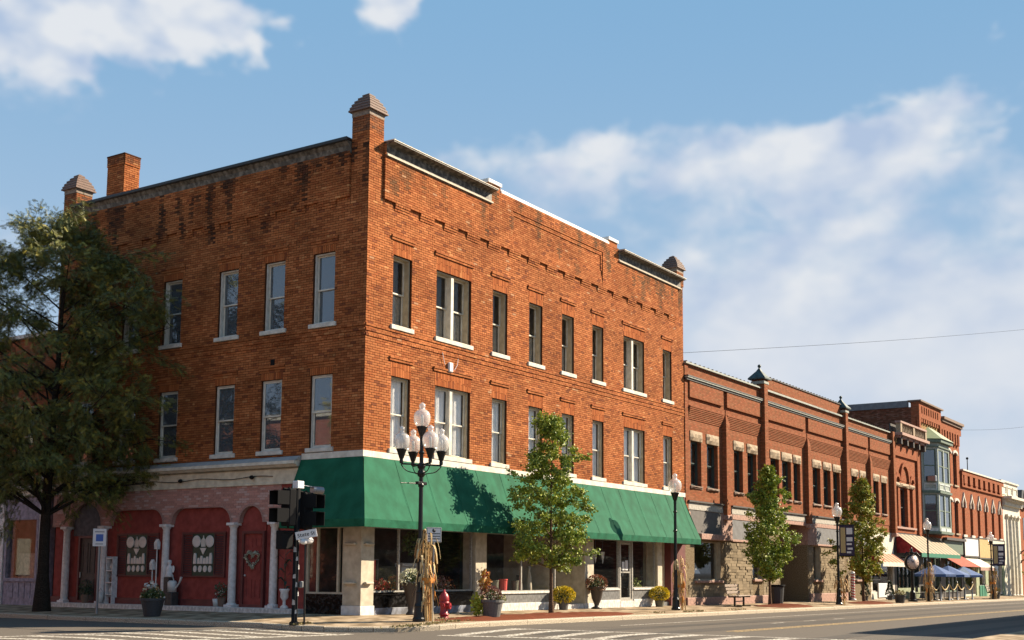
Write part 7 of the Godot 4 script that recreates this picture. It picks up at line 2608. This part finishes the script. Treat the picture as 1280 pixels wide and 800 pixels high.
func signs() -> void:
	var g: G
	var o := thing("post_sign", "small white notice sign on a steel post beside the five-globe lamp", "sign", on(-0.22, 2.95), -0.65)
	g = G.new()
	g.tube([Vector3(0, 0, 0), Vector3(0, 2.62, 0)], [0.03, 0.03], 8)
	part(g, "post", M["grey_steel"], o)
	g = G.new()
	g.cbox(Vector3(-0.225, 2.27, 0.032), Vector3(0.225, 2.70, 0.042), 0.004)
	part(g, "plate", M["sign_white"], o)
	g = G.new()
	g.frame(-0.215, 0.215, 2.28, 2.69, 0.014, 0.042, 0.0445)
	part(g, "border", M["ink"], o)
	g = G.new()
	g.lathe([Vector2(0, 0), Vector2(0.055, 0), Vector2(0.055, 0.003), Vector2(0, 0.003)], 12)
	part(g, "symbol", M["ink"], o, Transform3D(Basis(Vector3(1, 0, 0), PI / 2), Vector3(0.0, 2.605, 0.042)))
	for k in 3:   # three lines of print, too small to read
		g = G.new()
		var x := -0.17
		var i := 0
		while x < 0.16:
			var w: float = [0.022, 0.035, 0.028, 0.02, 0.033][(i + k * 2) % 5]
			g.box(Vector3(x, 2.50 - k * 0.075, 0.042), Vector3(x + w, 2.535 - k * 0.075, 0.0445))
			x += w + 0.008
			i += 1
		part(g, "print_line", M["ink"], o).set_meta("kind", "stuff")
	o = thing("parking_sign", "small pale sign with blue square on a steel post, side pavement", "sign", on(-2.72, -8.75), -0.9)
	g = G.new()
	g.tube([Vector3(0, 0, 0), Vector3(0, 2.70, 0)], [0.04, 0.04], 8)
	part(g, "post", M["grey_steel"], o)
	g = G.new()
	g.cbox(Vector3(-0.21, 2.17, 0.042), Vector3(0.21, 2.74, 0.055), 0.005)
	part(g, "plate", M["sign_white"], o)
	g = G.new()
	g.box(Vector3(-0.11, 2.33, 0.055), Vector3(0.12, 2.56, 0.058))
	part(g, "blue_square", M["sign_blue"], o)
	g = G.new()
	g.box(Vector3(-0.15, 2.62, 0.055), Vector3(0.15, 2.66, 0.058))
	g.box(Vector3(-0.12, 2.23, 0.055), Vector3(0.12, 2.26, 0.058))
	part(g, "print_line", M["grey_steel"], o)

func traffic_signal() -> void:
	var o := thing("traffic_signal", "black corner traffic signal with two hooded heads and a street name sign", "traffic signal", on(-3.72, 0.88))
	var g := G.new()
	g.lathe([Vector2(0.14, 0), Vector2(0.14, 0.06), Vector2(0.085, 0.10), Vector2(0.08, 3.75), Vector2(0.0, 3.76)], 12)
	part(g, "pole", M["dark_metal"], o)
	for k in 9:   # torn paper and tape left on the pole
		g = G.new()
		var a := 2.0 + sin(k * 2.1) * 0.9
		var y := 0.3 + k * 0.24
		var c := Vector3(cos(a) * 0.086, y, sin(a) * 0.086 + 0.0)
		var s := Vector3(-sin(a), 0, cos(a)) * (0.03 + 0.015 * (k % 3))
		g.quad(c - s, c + s, c + s * 0.7 + Vector3(0, 0.10 + 0.05 * (k % 2), 0), c - s * 0.8 + Vector3(0, 0.12, 0))
		g.quad(c + s + Vector3(0, 0, 0), c - s, c - s * 0.8 + Vector3(0, 0.12, 0), c + s * 0.7 + Vector3(0, 0.10 + 0.05 * (k % 2), 0))
		part(g, "paper_scrap", M["sign_white"], o)
	# heads: each is a housing with two visored lamps shown, one pair turned to the side street, one to the main street
	for e in [[-0.34, 2.68, -1.75, "pale"], [0.34, 2.62, 0.10, "dark"]]:
		var hd := hold("signal_head", o, Transform3D(Basis(Vector3(0, 1, 0), e[2]), Vector3(e[0], e[1], 0.0)))
		g = G.new()
		g.cbox(Vector3(-0.20, 0.0, -0.12), Vector3(0.20, 1.02, 0.12), 0.03)
		part(g, "housing", M["dark_metal"], hd)
		for k in 2:
			var cy := 0.26 + k * 0.48
			g = G.new()   # visor: open-bottomed square hood
			g.box(Vector3(-0.19, cy + 0.20, 0.12), Vector3(0.19, cy + 0.215, 0.52))
			g.box(Vector3(-0.20, cy - 0.16, 0.12), Vector3(-0.185, cy + 0.20, 0.50))
			g.box(Vector3(0.185, cy - 0.16, 0.12), Vector3(0.20, cy + 0.20, 0.50))
			part(g, "visor", M["dark_metal"], hd)
			g = G.new()
			g.lathe([Vector2(0.15, 0.0), Vector2(0.12, 0.03), Vector2(0, 0.045)], 14)
			part(g, "lens", M["lens_dark"], hd, Transform3D(Basis(Vector3(1, 0, 0), PI / 2), Vector3(0, cy, 0.12)))
		g = G.new()
		g.tube([Vector3(0, -0.05, 0), Vector3(0, 1.07, 0)], [0.03, 0.03], 6)
		part(g, "mount", M["dark_metal"], hd)
	g = G.new()
	g.tube([Vector3(-0.55, 3.70, 0), Vector3(0.5, 3.62, 0)], [0.03, 0.03], 6)
	g.tube([Vector3(-0.5, 2.52, 0), Vector3(0.4, 2.52, 0)], [0.03, 0.03], 6)
	part(g, "bracket", M["dark_metal"], o)
	g = G.new()
	g.cbox(Vector3(-0.12, 3.72, -0.1), Vector3(0.16, 3.94, 0.1), 0.02)
	part(g, "junction_box", M["sign_white"], o)
	g = G.new()
	g.tube([Vector3(0.12, 3.83, 0), Vector3(0.55, 3.80, 0.05)], [0.022, 0.022], 6)
	part(g, "camera_arm", M["grey_steel"], o)
	g = G.new()
	g.tube([Vector3(0.52, 3.72, 0.05), Vector3(0.86, 3.72, 0.12)], [0.11, 0.11], 10)
	part(g, "camera", M["grey_steel"], o)
	g = G.new()
	g.cbox(Vector3(-0.52, 2.05, -0.28), Vector3(-0.10, 2.56, 0.0), 0.02)
	part(g, "control_box", M["dark_metal"], o)
	# street name blade
	var sg := hold("name_sign", o, Transform3D(Basis(Vector3(0, 1, 0), -0.85) * Basis(Vector3(0, 0, 1), 0.20), Vector3(0.02, 2.46, 0.34)))
	g = G.new()
	g.cbox(Vector3(-0.29, -0.11, 0.0), Vector3(0.29, 0.11, 0.02), 0.006)
	part(g, "plate", M["sign_white"], sg)
	text_strokes(sg, "lettering", "State St", 0.13, Vector3(0.0, 0.0, 0.021), "ink")
	# white torn bag caught under the sign
	g = G.new()
	g.ball(Vector3(0.16, 2.30, 0.30), Vector3(0.18, 0.10, 0.10), 10, 6)
	g.ball(Vector3(0.0, 2.26, 0.28), Vector3(0.15, 0.08, 0.08), 10, 6)
	part(g, "plastic_wrap", M["sign_white"], o)
	g = G.new()
	g.tube([Vector3(0.16, 0.0, 0.22), Vector3(0.15, 2.25, 0.20)], [0.028, 0.028], 6)
	part(g, "conduit", M["black_iron"], o)
	g = G.new()
	g.cbox(Vector3(0.07, 1.0, 0.03), Vector3(0.19, 1.18, 0.15), 0.02)
	part(g, "push_button_box", M["grey_steel"], o)

func bench(at: Vector3, turn: float, label: String, s := 1.0) -> void:
	var o := thing("street_bench", label, "bench", at, turn, "street benches")
	o.scale = Vector3.ONE * s
	var g: G
	for k in 4:
		g = G.new()
		g.cbox(Vector3(-0.9, 0.43, -0.02 - k * 0.115 + 0.2), Vector3(0.9, 0.47, 0.08 - k * 0.115 + 0.2), 0.01)
		part(g, "seat_slat", M["wood_slat"], o)
	for k in 3:
		g = G.new()
		g.cbox(Vector3(-0.9, 0.53 + k * 0.14, -0.27 - k * 0.04), Vector3(0.9, 0.64 + k * 0.14, -0.23 - k * 0.04), 0.01)
		part(g, "back_slat", M["wood_slat"], o)
	for x in [-0.62, 0.62]:
		g = G.new()
		g.cbox(Vector3(x - 0.03, 0, -0.03), Vector3(x + 0.03, 0.42, 0.05), 0.01)
		g.cbox(Vector3(x - 0.03, 0.0, -0.3), Vector3(x + 0.03, 0.04, 0.32), 0.01)
		g.cbox(Vector3(x - 0.03, 0.38, -0.26), Vector3(x + 0.03, 0.43, 0.30), 0.01)
		g.tube([Vector3(x, 0.40, -0.24), Vector3(x, 0.95, -0.39)], [0.025, 0.025], 6)
		part(g, "leg", M["black_iron"], o)
	g = G.new()
	g.box(Vector3(-0.62, 0.2, -0.01), Vector3(0.62, 0.24, 0.03))
	part(g, "stretcher", M["black_iron"], o)

func furniture(r: RandomNumberGenerator) -> void:
	bench(on(25.0, 1.75), 0.10, "slatted wooden bench on black legs before the stone shop wall", 1.12)
	bench(on(72.9, 3.0), 0.1, "distant dark bench near the farthest street lamp", 1.2)
	var o := thing("litter_bin", "black ribbed litter bin beside the middle street tree", "bin", on(29.3, 1.95))
	var g := G.new()
	g.lathe([Vector2(0.27, 0), Vector2(0.29, 0.05), Vector2(0.36, 0.92), Vector2(0.40, 0.95), Vector2(0.40, 1.02), Vector2(0.33, 1.02), Vector2(0.30, 0.5), Vector2(0, 0.4)], 28, Vector3.ZERO, true, 0.03)
	part(g, "body", M["bin_dark"], o)
	g = G.new()
	g.lathe([Vector2(0.405, 0.93), Vector2(0.42, 0.96), Vector2(0.42, 1.0), Vector2(0.405, 1.03)], 24)
	part(g, "rim", M["dark_metal"], o)
	# street clock
	o = thing("street_clock", "black post clock with round pale face by the striped awning", "clock", on(50.9, 2.75), -0.75)
	g = G.new()
	g.lathe([Vector2(0.3, 0), Vector2(0.3, 0.1), Vector2(0.2, 0.16), Vector2(0.17, 0.6), Vector2(0.11, 0.7), Vector2(0.09, 1.95), Vector2(0.16, 2.02), Vector2(0, 2.04)], 12, Vector3.ZERO, true)
	part(g, "post", M["black_iron"], o)
	g = G.new()
	g.lathe([Vector2(0.0, -0.14), Vector2(0.47, -0.14), Vector2(0.51, -0.08), Vector2(0.51, 0.08), Vector2(0.47, 0.14), Vector2(0, 0.14)], 24)
	part(g, "case", M["black_iron"], o, Transform3D(Basis(Vector3(1, 0, 0), PI / 2), Vector3(0, 2.50, 0)))
	for s: float in [1.0, -1.0]:
		g = G.new()
		g.lathe([Vector2(0, 0), Vector2(0.42, 0), Vector2(0.42, 0.006), Vector2(0, 0.006)], 24)
		var f := part(g, "face", M["clock_face"], o, Transform3D(Basis(Vector3(1, 0, 0), s * PI / 2), Vector3(0, 2.50, s * 0.142)))
		g = G.new()
		for k in 12:
			var a := TAU * k / 12
			g.box(Vector3(cos(a) * 0.35 - 0.028, 0.006, sin(a) * 0.35 - 0.028), Vector3(cos(a) * 0.35 + 0.028, 0.011, sin(a) * 0.35 + 0.028))
		part(g, "hour_mark", M["ink"], f).set_meta("kind", "stuff")
		for q in [[-0.75, 0.22, 0.025], [0.55, 0.32, 0.018]]:
			g = G.new()
			g.tube([Vector3(0, 0.014, 0), Vector3(sin(q[0]) * q[1], 0.014, -cos(q[0]) * q[1])], [q[2], q[2] * 0.5], 5)
			part(g, "hand", M["ink"], f)
	g = G.new()
	g.lathe([Vector2(0.12, 3.05), Vector2(0.2, 3.12), Vector2(0.06, 3.22), Vector2(0.1, 3.32), Vector2(0.02, 3.46), Vector2(0, 3.48)], 10)
	for s: float in [-1.0, 1.0]:
		g.tube([Vector3(s * 0.1, 3.1, 0), Vector3(s * 0.35, 3.16, 0), Vector3(s * 0.5, 2.98, 0), Vector3(s * 0.62, 2.92, 0)], [0.03, 0.04, 0.04, 0.02], 6)
	part(g, "crest", M["black_iron"], o)
	# barber pole
	o = thing("barber_pole", "red and white striped barber pole against the stone wall", "barber pole", Vector3(46.55, ground(46.5, 0.25), 0.25))
	for k in 2:
		g = G.new()
		for i in 60:
			for q in 12:
				var band := int(floor(fposmod(i / 60.0 * 9.0 + q / 12.0, 1.0) * 2.0))
				if band != k: continue
				var y0 := 0.1 + i * 0.0255
				var a0 := TAU * q / 12.0
				var a1 := TAU * (q + 1) / 12.0
				g.quad(Vector3(cos(a0) * 0.13, y0, -sin(a0) * 0.13), Vector3(cos(a1) * 0.13, y0, -sin(a1) * 0.13), Vector3(cos(a1) * 0.13, y0 + 0.0255, -sin(a1) * 0.13), Vector3(cos(a0) * 0.13, y0 + 0.0255, -sin(a0) * 0.13))
		part(g, "stripe", M["barber_red" if k == 0 else "sign_white"], o)
	g = G.new()
	g.lathe([Vector2(0, 0), Vector2(0.2, 0), Vector2(0.2, 0.1), Vector2(0, 0.1)], 12)
	g.lathe([Vector2(0.19, 1.63), Vector2(0.19, 1.72), Vector2(0, 1.84)], 12)
	part(g, "cap", M["sign_white"], o)
	# parasols and cafe barrier
	var lab := ["blue cafe parasol nearest the street clock", "dark blue cafe parasol in the middle of the terrace", "pale blue cafe parasol at the right end of the terrace"]
	for k in 3:
		o = thing("parasol", lab[k], "parasol", on([57.6, 61.2, 65.6][k], [2.45, 2.5, 2.55][k]), 0.3 * k, "parasols on the cafe terrace")
		g = G.new()
		g.tube([Vector3(0, 0, 0), Vector3(0, 2.45, 0)], [0.03, 0.03], 8)
		part(g, "pole", M["grey_steel"], o)
		var n := 8
		for i in n:
			var a0 := TAU * i / n
			var a1 := TAU * (i + 1) / n
			var A := Vector3(cos(a0) * 1.45, 1.80, sin(a0) * 1.45)
			var C := Vector3(cos(a1) * 1.45, 1.80, sin(a1) * 1.45)
			var top := Vector3(0, 2.45, 0)
			g = G.new()
			g.tri(A, top, C)
			g.tri(A - Vector3(0, 0.015, 0), C - Vector3(0, 0.015, 0), top - Vector3(0, 0.015, 0))
			g.quad(A, C, C - Vector3(0, 0.16, 0), A - Vector3(0, 0.16, 0))
			part(g, "canopy_panel", M["parasol_pale" if (k == 2 and i % 2 == 0) else "parasol_blue"], o)
		g = G.new()
		g.lathe([Vector2(0.3, 0), Vector2(0.3, 0.08), Vector2(0.05, 0.1), Vector2(0.05, 0.3), Vector2(0, 0.3)], 12)
		part(g, "foot", M["chair_dark"], o)
	var posts := [54.8, 57.2, 59.6, 62.0, 64.4, 66.8]
	for k in posts.size():
		o = thing("barrier_post", "grey rope barrier post of the cafe terrace, %s from the street clock" % ["first", "second", "third", "fourth", "fifth", "sixth"][k], "post", on(posts[k], 2.95 - 0.02 * k), 0.0, "cafe barrier posts")
		g = G.new()
		g.lathe([Vector2(0.09, 0), Vector2(0.09, 0.03), Vector2(0.055, 0.06), Vector2(0.055, 1.22), Vector2(0.075, 1.25), Vector2(0.04, 1.32), Vector2(0, 1.33)], 10)
		part(g, "shaft", M["grey_steel"], o)
		if k > 0:
			var rp := thing("barrier_rope", "tan rope sagging between the %s barrier posts of the cafe" % ["first and second", "second and third", "third and fourth", "fourth and fifth", "fifth and sixth"][k - 1], "rope", on(posts[k - 1], 2.95), 0.0, "cafe barrier ropes")
			var pts: Array = []
			var rr: Array = []
			for i in 11:
				var t := i / 10.0
				pts.append(Vector3((posts[k] - posts[k - 1]) * t, 1.15 - 0.42 * sin(PI * t), -0.02 * t)); rr.append(0.035)
			g = G.new()
			g.tube(pts, rr, 6)
			part(g, "rope", M["rope"], rp)
	var j := 0
	for e in [[56.6, 1.7], [58.9, 1.5], [60.2, 1.9], [62.4, 1.6], [64.4, 1.8], [66.8, 1.7]]:
		o = thing("cafe_chair", "dark cafe chair on the terrace, %s from the street clock" % ["first", "second", "third", "fourth", "fifth", "sixth"][j], "chair", on(e[0], e[1]), 0.8 * j, "cafe terrace chairs")
		j += 1
		g = G.new()
		g.cbox(Vector3(-0.24, 0.43, -0.24), Vector3(0.24, 0.48, 0.24), 0.015)
		part(g, "seat", M["chair_dark"], o)
		g = G.new()
		g.cbox(Vector3(-0.24, 0.55, -0.26), Vector3(0.24, 0.95, -0.22), 0.015)
		part(g, "backrest", M["chair_dark"], o)
		for a in [[-0.2, -0.2, 0.9], [0.2, -0.2, 0.9], [-0.2, 0.2, 0.43], [0.2, 0.2, 0.43]]:
			g = G.new()
			g.tube([Vector3(a[0], 0, a[1]), Vector3(a[0], a[2], a[1])], [0.018, 0.018], 6)
			part(g, "leg", M["chair_dark"], o)
	j = 0
	for e in [[57.6, 2.3], [61.2, 2.4], [65.6, 2.4]]:
		o = thing("cafe_table", "round cafe table under the %s parasol from the clock" % ["first", "second", "third"][j], "table", on(e[0] + 0.5, e[1] - 0.5), 0.0, "cafe terrace tables")
		j += 1
		g = G.new()
		g.lathe([Vector2(0, 0.72), Vector2(0.45, 0.72), Vector2(0.45, 0.75), Vector2(0, 0.75)], 16)
		part(g, "table_top", M["chair_dark"], o)
		g = G.new()
		g.lathe([Vector2(0.28, 0), Vector2(0.28, 0.03), Vector2(0.04, 0.06), Vector2(0.04, 0.72)], 10)
		part(g, "pedestal", M["chair_dark"], o)
	# small clipped cypress pots by the far shops
	for e in [[47.6, 0.7, "dark clipped cone shrub in a pot left of the third street tree"], [52.6, 0.8, "dark clipped cone shrub in a pot beside the street clock"]]:
		o = thing("cone_shrub", e[2], "shrub", on(e[0], e[1]))
		g = G.new()
		g.lathe(pot_profile(0.2, 0.15, 0.3), 12, Vector3.ZERO, true)
		part(g, "pot", M["pot_dark"], o)
		var list: Array = []
		for k in 500:
			var t := r.randf()
			var a := r.randf() * TAU
			var d := Vector3(cos(a), 0.2, sin(a))
			list.append([Vector3(0, 0.3 + t * 0.95, 0) + d * 0.3 * (1.0 - t) * r.randf_range(0.7, 1.0), d])
		leaves(o, "foliage", list, 0.09, [Color(0.02, 0.035, 0.015), Color(0.04, 0.06, 0.02)], r, "leaf_dark")
	# overhead cables
	for e in [[Vector3(22.95, 11.7, -0.2), Vector3(65.95, 19.51, 8.0), "upper overhead cable running right from the corner building"], [Vector3(76.5, 13.5, 0.2), Vector3(87.0, 14.71, 4.0), "lower overhead cable beyond the oriel building"]]:
		o = thing("overhead_cable", e[2], "cable", e[0])
		var pts: Array = []
		var rr: Array = []
		for i in 17:
			var t := i / 16.0
			pts.append((e[1] - e[0]) * t - Vector3(0, 0.12 * sin(PI * t), 0)); rr.append(0.009)
		g = G.new()
		g.tube(pts, rr, 5)
		part(g, "wire", M["dark_metal"], o)

# ---------------------------------------------------------------- trees
func street_tree(label: String, at: Vector3, h: float, base: float, wide: float, n: int, size: float, cols: Array, sd: int, kind := "oval") -> void:
	var r := RandomNumberGenerator.new()
	r.seed = sd
	var o := thing("street_tree", label, "tree", at)
	var g := G.new()
	var trunk: Array = []
	var rad: Array = []
	var r0 := 0.07 if kind == "oval" else 0.21
	for k in 11:
		var t := k / 10.0
		var w := 0.03 if kind == "oval" else 0.16
		trunk.append(Vector3(sin(t * 5.0 + sd) * w * t, h * 0.93 * t, cos(t * 4.0 + sd) * w * t))
		rad.append(r0 * (1.5 if k == 0 else 1.0) * (1.0 - 0.88 * t))
	g.tube(trunk, rad, 9)
	var bk := "bark" if kind == "oval" else "bark_dark"
	part(g, "trunk", M[bk], o)
	var at_h := func(y: float) -> Vector3:
		var t := clampf(y / (h * 0.93), 0, 1) * 10.0
		var i := mini(int(t), 9)
		return (trunk[i] as Vector3).lerp(trunk[i + 1], t - i)
	var list: Array = []
	var limbs := 44 if kind == "oval" else 62
	var per := n / limbs
	for k in limbs:
		var t := (k + 0.5) / limbs
		if kind != "oval": t = pow(t, 1.15)
		var y: float = lerpf(base, h * 0.97, t)
		var prof: float
		if kind == "oval":   # widest at a third of its height, pointed above
			prof = pow(sin(PI * clampf(pow(t, 0.72) * 0.88 + 0.12, 0, 1)), 0.95)
		else:   # broad vase
			prof = pow(sin(PI * clampf(t * 0.74 + 0.22, 0, 1)), 0.6)
		var a := k * 2.39996 + r.randf_range(-0.4, 0.4)
		var L: float = wide * prof * r.randf_range(0.58, 1.10)
		var d := Vector3(cos(a), 0, sin(a))
		var start: Vector3 = at_h.call(maxf(y - L * (0.75 if kind == "oval" else 0.5), base * (0.9 if kind == "oval" else 0.75)))
		var tip := Vector3(d.x * L, y + r.randf_range(-0.2, 0.2), d.z * L)
		if kind != "oval": tip.y += 0.25 * L * r.randf_range(-0.7, 0.6)
		var mid := start.lerp(tip, 0.5) + Vector3(0, -0.06 * L if kind == "oval" else 0.12 * L, 0)
		g = G.new()
		var lr := r0 * (0.30 if kind == "oval" else 0.26) * (1.1 - 0.6 * t)
		g.tube([start, start.lerp(mid, 0.5), mid, mid.lerp(tip, 0.6), tip], [lr, lr * 0.8, lr * 0.6, lr * 0.4, lr * 0.15], 5, false)
		var lm := part(g, "limb", M[bk], o)
		# twigs carry the leaves, in clumps
		var tw := 5 if kind == "oval" else 9
		var tg := G.new()
		for q in tw:
			var u := r.randf_range(0.38, 1.0)
			var b: Vector3 = start.lerp(mid, u * 2.0) if u < 0.5 else mid.lerp(tip, u * 2.0 - 1.0)
			var sp := (0.30 if kind == "oval" else 0.85) * (0.5 + 0.6 * L / wide)
			var e := b + Vector3(r.randfn() * sp, r.randfn() * sp * 0.75 + 0.05, r.randfn() * sp)
			tg.tube([b, b.lerp(e, 0.5) + Vector3(0, 0.03, 0), e], [lr * 0.3, lr * 0.2, 0.003], 4, false)
			for i in int(per / tw * r.randf_range(0.6, 1.4)):
				var v := r.randf_range(0.25, 1.08)
				var p := b.lerp(e, v) + Vector3(r.randfn(), r.randfn() * 0.8, r.randfn()) * (0.085 if kind == "oval" else 0.15)
				list.append([p, ((e - b).normalized() + d * 0.3)])
		part(tg, "twigs", M[bk], lm).set_meta("kind", "stuff")
	leaves(o, "crown", list, size, cols, r, "leaf" if kind == "oval" else "leaf_dark", "leaf" if kind == "oval" else "frond", 0.45)

func trees() -> void:
	var green := [Color(0.13, 0.20, 0.022), Color(0.35, 0.38, 0.04), Color(0.06, 0.10, 0.016)]
	var green2 := [Color(0.125, 0.195, 0.022), Color(0.34, 0.38, 0.04), Color(0.06, 0.10, 0.016)]
	street_tree("slim young maple on the mulch before the green awning", on(7.44, 2.25), 7.05, 1.75, 1.6, 20000, 0.083, green, 21)
	street_tree("slim young tree beside the litter bin and stone shop wall", on(28.5, 1.9), 6.95, 1.6, 1.38, 17000, 0.10, green2, 33)
	street_tree("young tree with yellowing leaves beside the first banner", on(42.3, 2.25), 7.4, 1.75, 1.75, 14000, 0.125, [Color(0.18, 0.22, 0.03), Color(0.38, 0.37, 0.05), Color(0.40, 0.22, 0.06)], 47)
	street_tree("far street tree at the right edge of the picture", on(96.0, 3.2), 6.2, 1.4, 2.2, 3500, 0.26, green2, 59)
	street_tree("big dark feathery street tree shading the side street", on(-2.5, -11.9), 13.9, 4.3, 4.7, 52000, 0.21, [Color(0.042, 0.058, 0.012), Color(0.125, 0.13, 0.02), Color(0.26, 0.23, 0.035)], 73, "vase")
	street_tree("yellowing tree across the side street, outside the picture", on(-16.6, -13.0), 11.0, 3.0, 4.2, 9000, 0.42, [Color(0.25, 0.22, 0.03), Color(0.34, 0.28, 0.05), Color(0.12, 0.13, 0.02)], 91, "vase")

# ---------------------------------------------------------------- sky
func sky_image() -> Image:
	var w := 3072
	var h := 1536
	var data := PackedFloat32Array()
	data.resize(w * h * 3)
	var f := FastNoiseLite.new()
	f.seed = 4
	f.frequency = 1.0
	f.fractal_octaves = 5
	f.fractal_gain = 0.52
	var f2 := FastNoiseLite.new()
	f2.seed = 9
	f2.frequency = 1.0
	f2.fractal_octaves = 4
	# cloud banks: azimuth (degrees from -z towards +x), elevation, half widths, strength
	var banks := [[33.4, 22.6, 2.6, 2.2, 0.80], [39.2, 24.4, 3.6, 1.5, 0.78], [50.2, 26.2, 1.3, 1.0, 0.85], [61.5, 18.4, 6.5, 1.7, 0.46], [72.5, 19.5, 4.5, 1.2, 0.56], [75.0, 10.5, 14.0, 5.2, 0.95], [32.5, 13.5, 3.0, 3.0, 0.45],
		[140.0, 17.0, 26.0, 6.0, 0.5], [215.0, 12.0, 30.0, 6.0, 0.5], [300.0, 15.0, 30.0, 6.0, 0.5], [345.0, 22.0, 12.0, 4.0, 0.5], [255.0, 30.0, 18.0, 5.0, 0.45]]
	var zen := Vector3(0.13, 0.34, 0.60)
	var midc := Vector3(0.235, 0.440, 0.680)
	var hor := Vector3(0.64, 0.72, 0.82)
	for j in h:
		var el := 90.0 - (j + 0.5) / h * 180.0
		var step := 1 if el < 34.0 else 3
		if el <= -1.0:
			for i in w * 3: data[j * w * 3 + i] = [0.30, 0.27, 0.24][i % 3]
			if j > h / 2 + 10:
				continue
			continue
		var e := maxf(el, 0.0)
		var base := midc.lerp(zen, smoothstep(22.0, 75.0, e))
		base = base.lerp(hor, pow(1.0 - clampf(e / 27.0, 0, 1), 1.5))
		var ce := cos(deg_to_rad(el)); var se := sin(deg_to_rad(el))
		var i := 0
		while i < w:
			var az := (i + 0.5) / w * 360.0   # the left edge of the panorama looks along -z
			var deg := fposmod(az, 360.0)
			var rad := deg_to_rad(deg)
			var d := Vector3(sin(rad) * ce, se, -cos(rad) * ce)
			var c := base
			var bias := -0.42
			for b in banks:
				var da := absf(deg - b[0])
				if da > 180.0: da = 360.0 - da
				if da > b[2] * 2.6: continue
				var q: float = (da / b[2]) * (da / b[2]) + ((el - b[1]) / b[3]) * ((el - b[1]) / b[3])
				if q < 7.0: bias += b[4] * exp(-q * 0.5) * 1.25
			if bias > -0.415:
				var wob := f2.get_noise_3d(d.x * 9.0, d.y * 16.0, d.z * 9.0) * 0.35
				var nn := f.get_noise_3d(d.x * 7.0 + wob, d.y * 12.0 + wob, d.z * 7.0) * 0.62 + f2.get_noise_3d(d.x * 30.0 + wob, d.y * 42.0, d.z * 30.0) * 0.20
				nn *= lerpf(0.55, 1.0, smoothstep(12.0, 19.0, el))
				var dens := smoothstep(-0.02, lerpf(0.75, 0.30, smoothstep(17.0, 23.0, el)), nn + bias + 0.08)
				if dens > 0.0:
					var lump := clampf(0.55 + lerpf(0.9, 1.7, smoothstep(18.0, 22.0, el)) * f2.get_noise_3d(d.x * 12.0 + 3.0, d.y * 20.0, d.z * 12.0), 0, 1)
					lump = lerpf(lump, 0.7, smoothstep(15.0, 9.0, el) * 0.7)
					var cc := Vector3(0.47, 0.57, 0.75).lerp(Vector3(0.84, 0.85, 0.87), lump)
					c = c.lerp(cc, dens * 0.88)
			for q in step:
				if i + q < w:
					var p := (j * w + i + q) * 3
					data[p] = c.x; data[p + 1] = c.y; data[p + 2] = c.z
			i += step
	for i in data.size(): data[i] /= 2.6
	return Image.create_from_data(w, h, false, Image.FORMAT_RGBF, data.to_byte_array())

func _ready() -> void:
	# ---- camera
	var cam := Camera3D.new()
	cam.name = "camera"
	add_child(cam)
	cam.position = Vector3(-28.3475, 1.3, 24.3166)
	cam.basis = Basis(Vector3(0, 1, 0), deg_to_rad(-57.174)) * Basis(Vector3(1, 0, 0), deg_to_rad(6.6263)) * Basis(Vector3(0, 0, 1), deg_to_rad(0.3192))
	var near := 0.1
	cam.projection = Camera3D.PROJECTION_FRUSTUM
	cam.near = near
	cam.far = 1200.0
	cam.size = 800.0 / 1509.5 * near
	cam.frustum_offset = Vector2((640.0 - 659.05) / 1509.5, (540.99 - 400.0) / 1509.5) * near
	cam.current = true
	# ---- sky and exposure
	var env := Environment.new()
	env.background_mode = Environment.BG_SKY
	var sky := Sky.new()
	var pm := PanoramaSkyMaterial.new()
	pm.panorama = ImageTexture.create_from_image(sky_image())
	sky.sky_material = pm
	env.sky = sky
	env.tonemap_mode = Environment.TONE_MAPPER_LINEAR
	env.tonemap_exposure = 2.6
	env.background_energy_multiplier = 1.0
	env.sdfgi_enabled = true
	env.ssao_enabled = true
	env.ssil_enabled = true
	var we := WorldEnvironment.new()
	we.name = "world_environment"
	we.environment = env
	add_child(we)
	# ---- sun
	var sun := DirectionalLight3D.new()
	sun.name = "sun"
	add_child(sun)
	sun.look_at_from_position(SUN_TO * 10.0, Vector3.ZERO, Vector3.UP)
	sun.light_energy = 1.6
	sun.light_color = Color(1.0, 0.93, 0.82)
	sun.light_angular_distance = 0.5
	sun.shadow_enabled = true
	print("sky done ", Time.get_ticks_msec())
	materials()
	print("materials done ", Time.get_ticks_msec())
	var r := RandomNumberGenerator.new()
	r.seed = 3
	streets(r)
	corner_building()
	print("corner building done ", Time.get_ticks_msec())
	side_neighbour()
	commercial_block(r)
	balustrade_building(r)
	oriel_building(r)
	pointed_window_building(r)
	column_bank(r)
	across(r)
	print("row done ", Time.get_ticks_msec())
	trees()
	street_lamps(r)
	cornstalks("dried cornstalks tied round the five-globe lamp post", on(-0.34, 2.80), 2.6, 11, r)
	cornstalks("dried cornstalks tied to the lamp at the awning's right end", on(17.2, 2.42), 2.2, 9, r)
	cornstalks("dried cornstalks tied to the lamp with the first banner", on(36.2, 2.9), 1.5, 9, r)
	cornstalks("dried cornstalks tied to the lamp at the cafe terrace", on(53.4, 3.12), 2.6, 9, r)
	cornstalks("dried cornstalks tied to the farthest lamp", on(71.5, 3.35), 2.8, 8, r)
	hydrant()
	signs()
	traffic_signal()
	planters(r)
	furniture(r)
	matt_down()
	print("all done ", Time.get_ticks_msec())
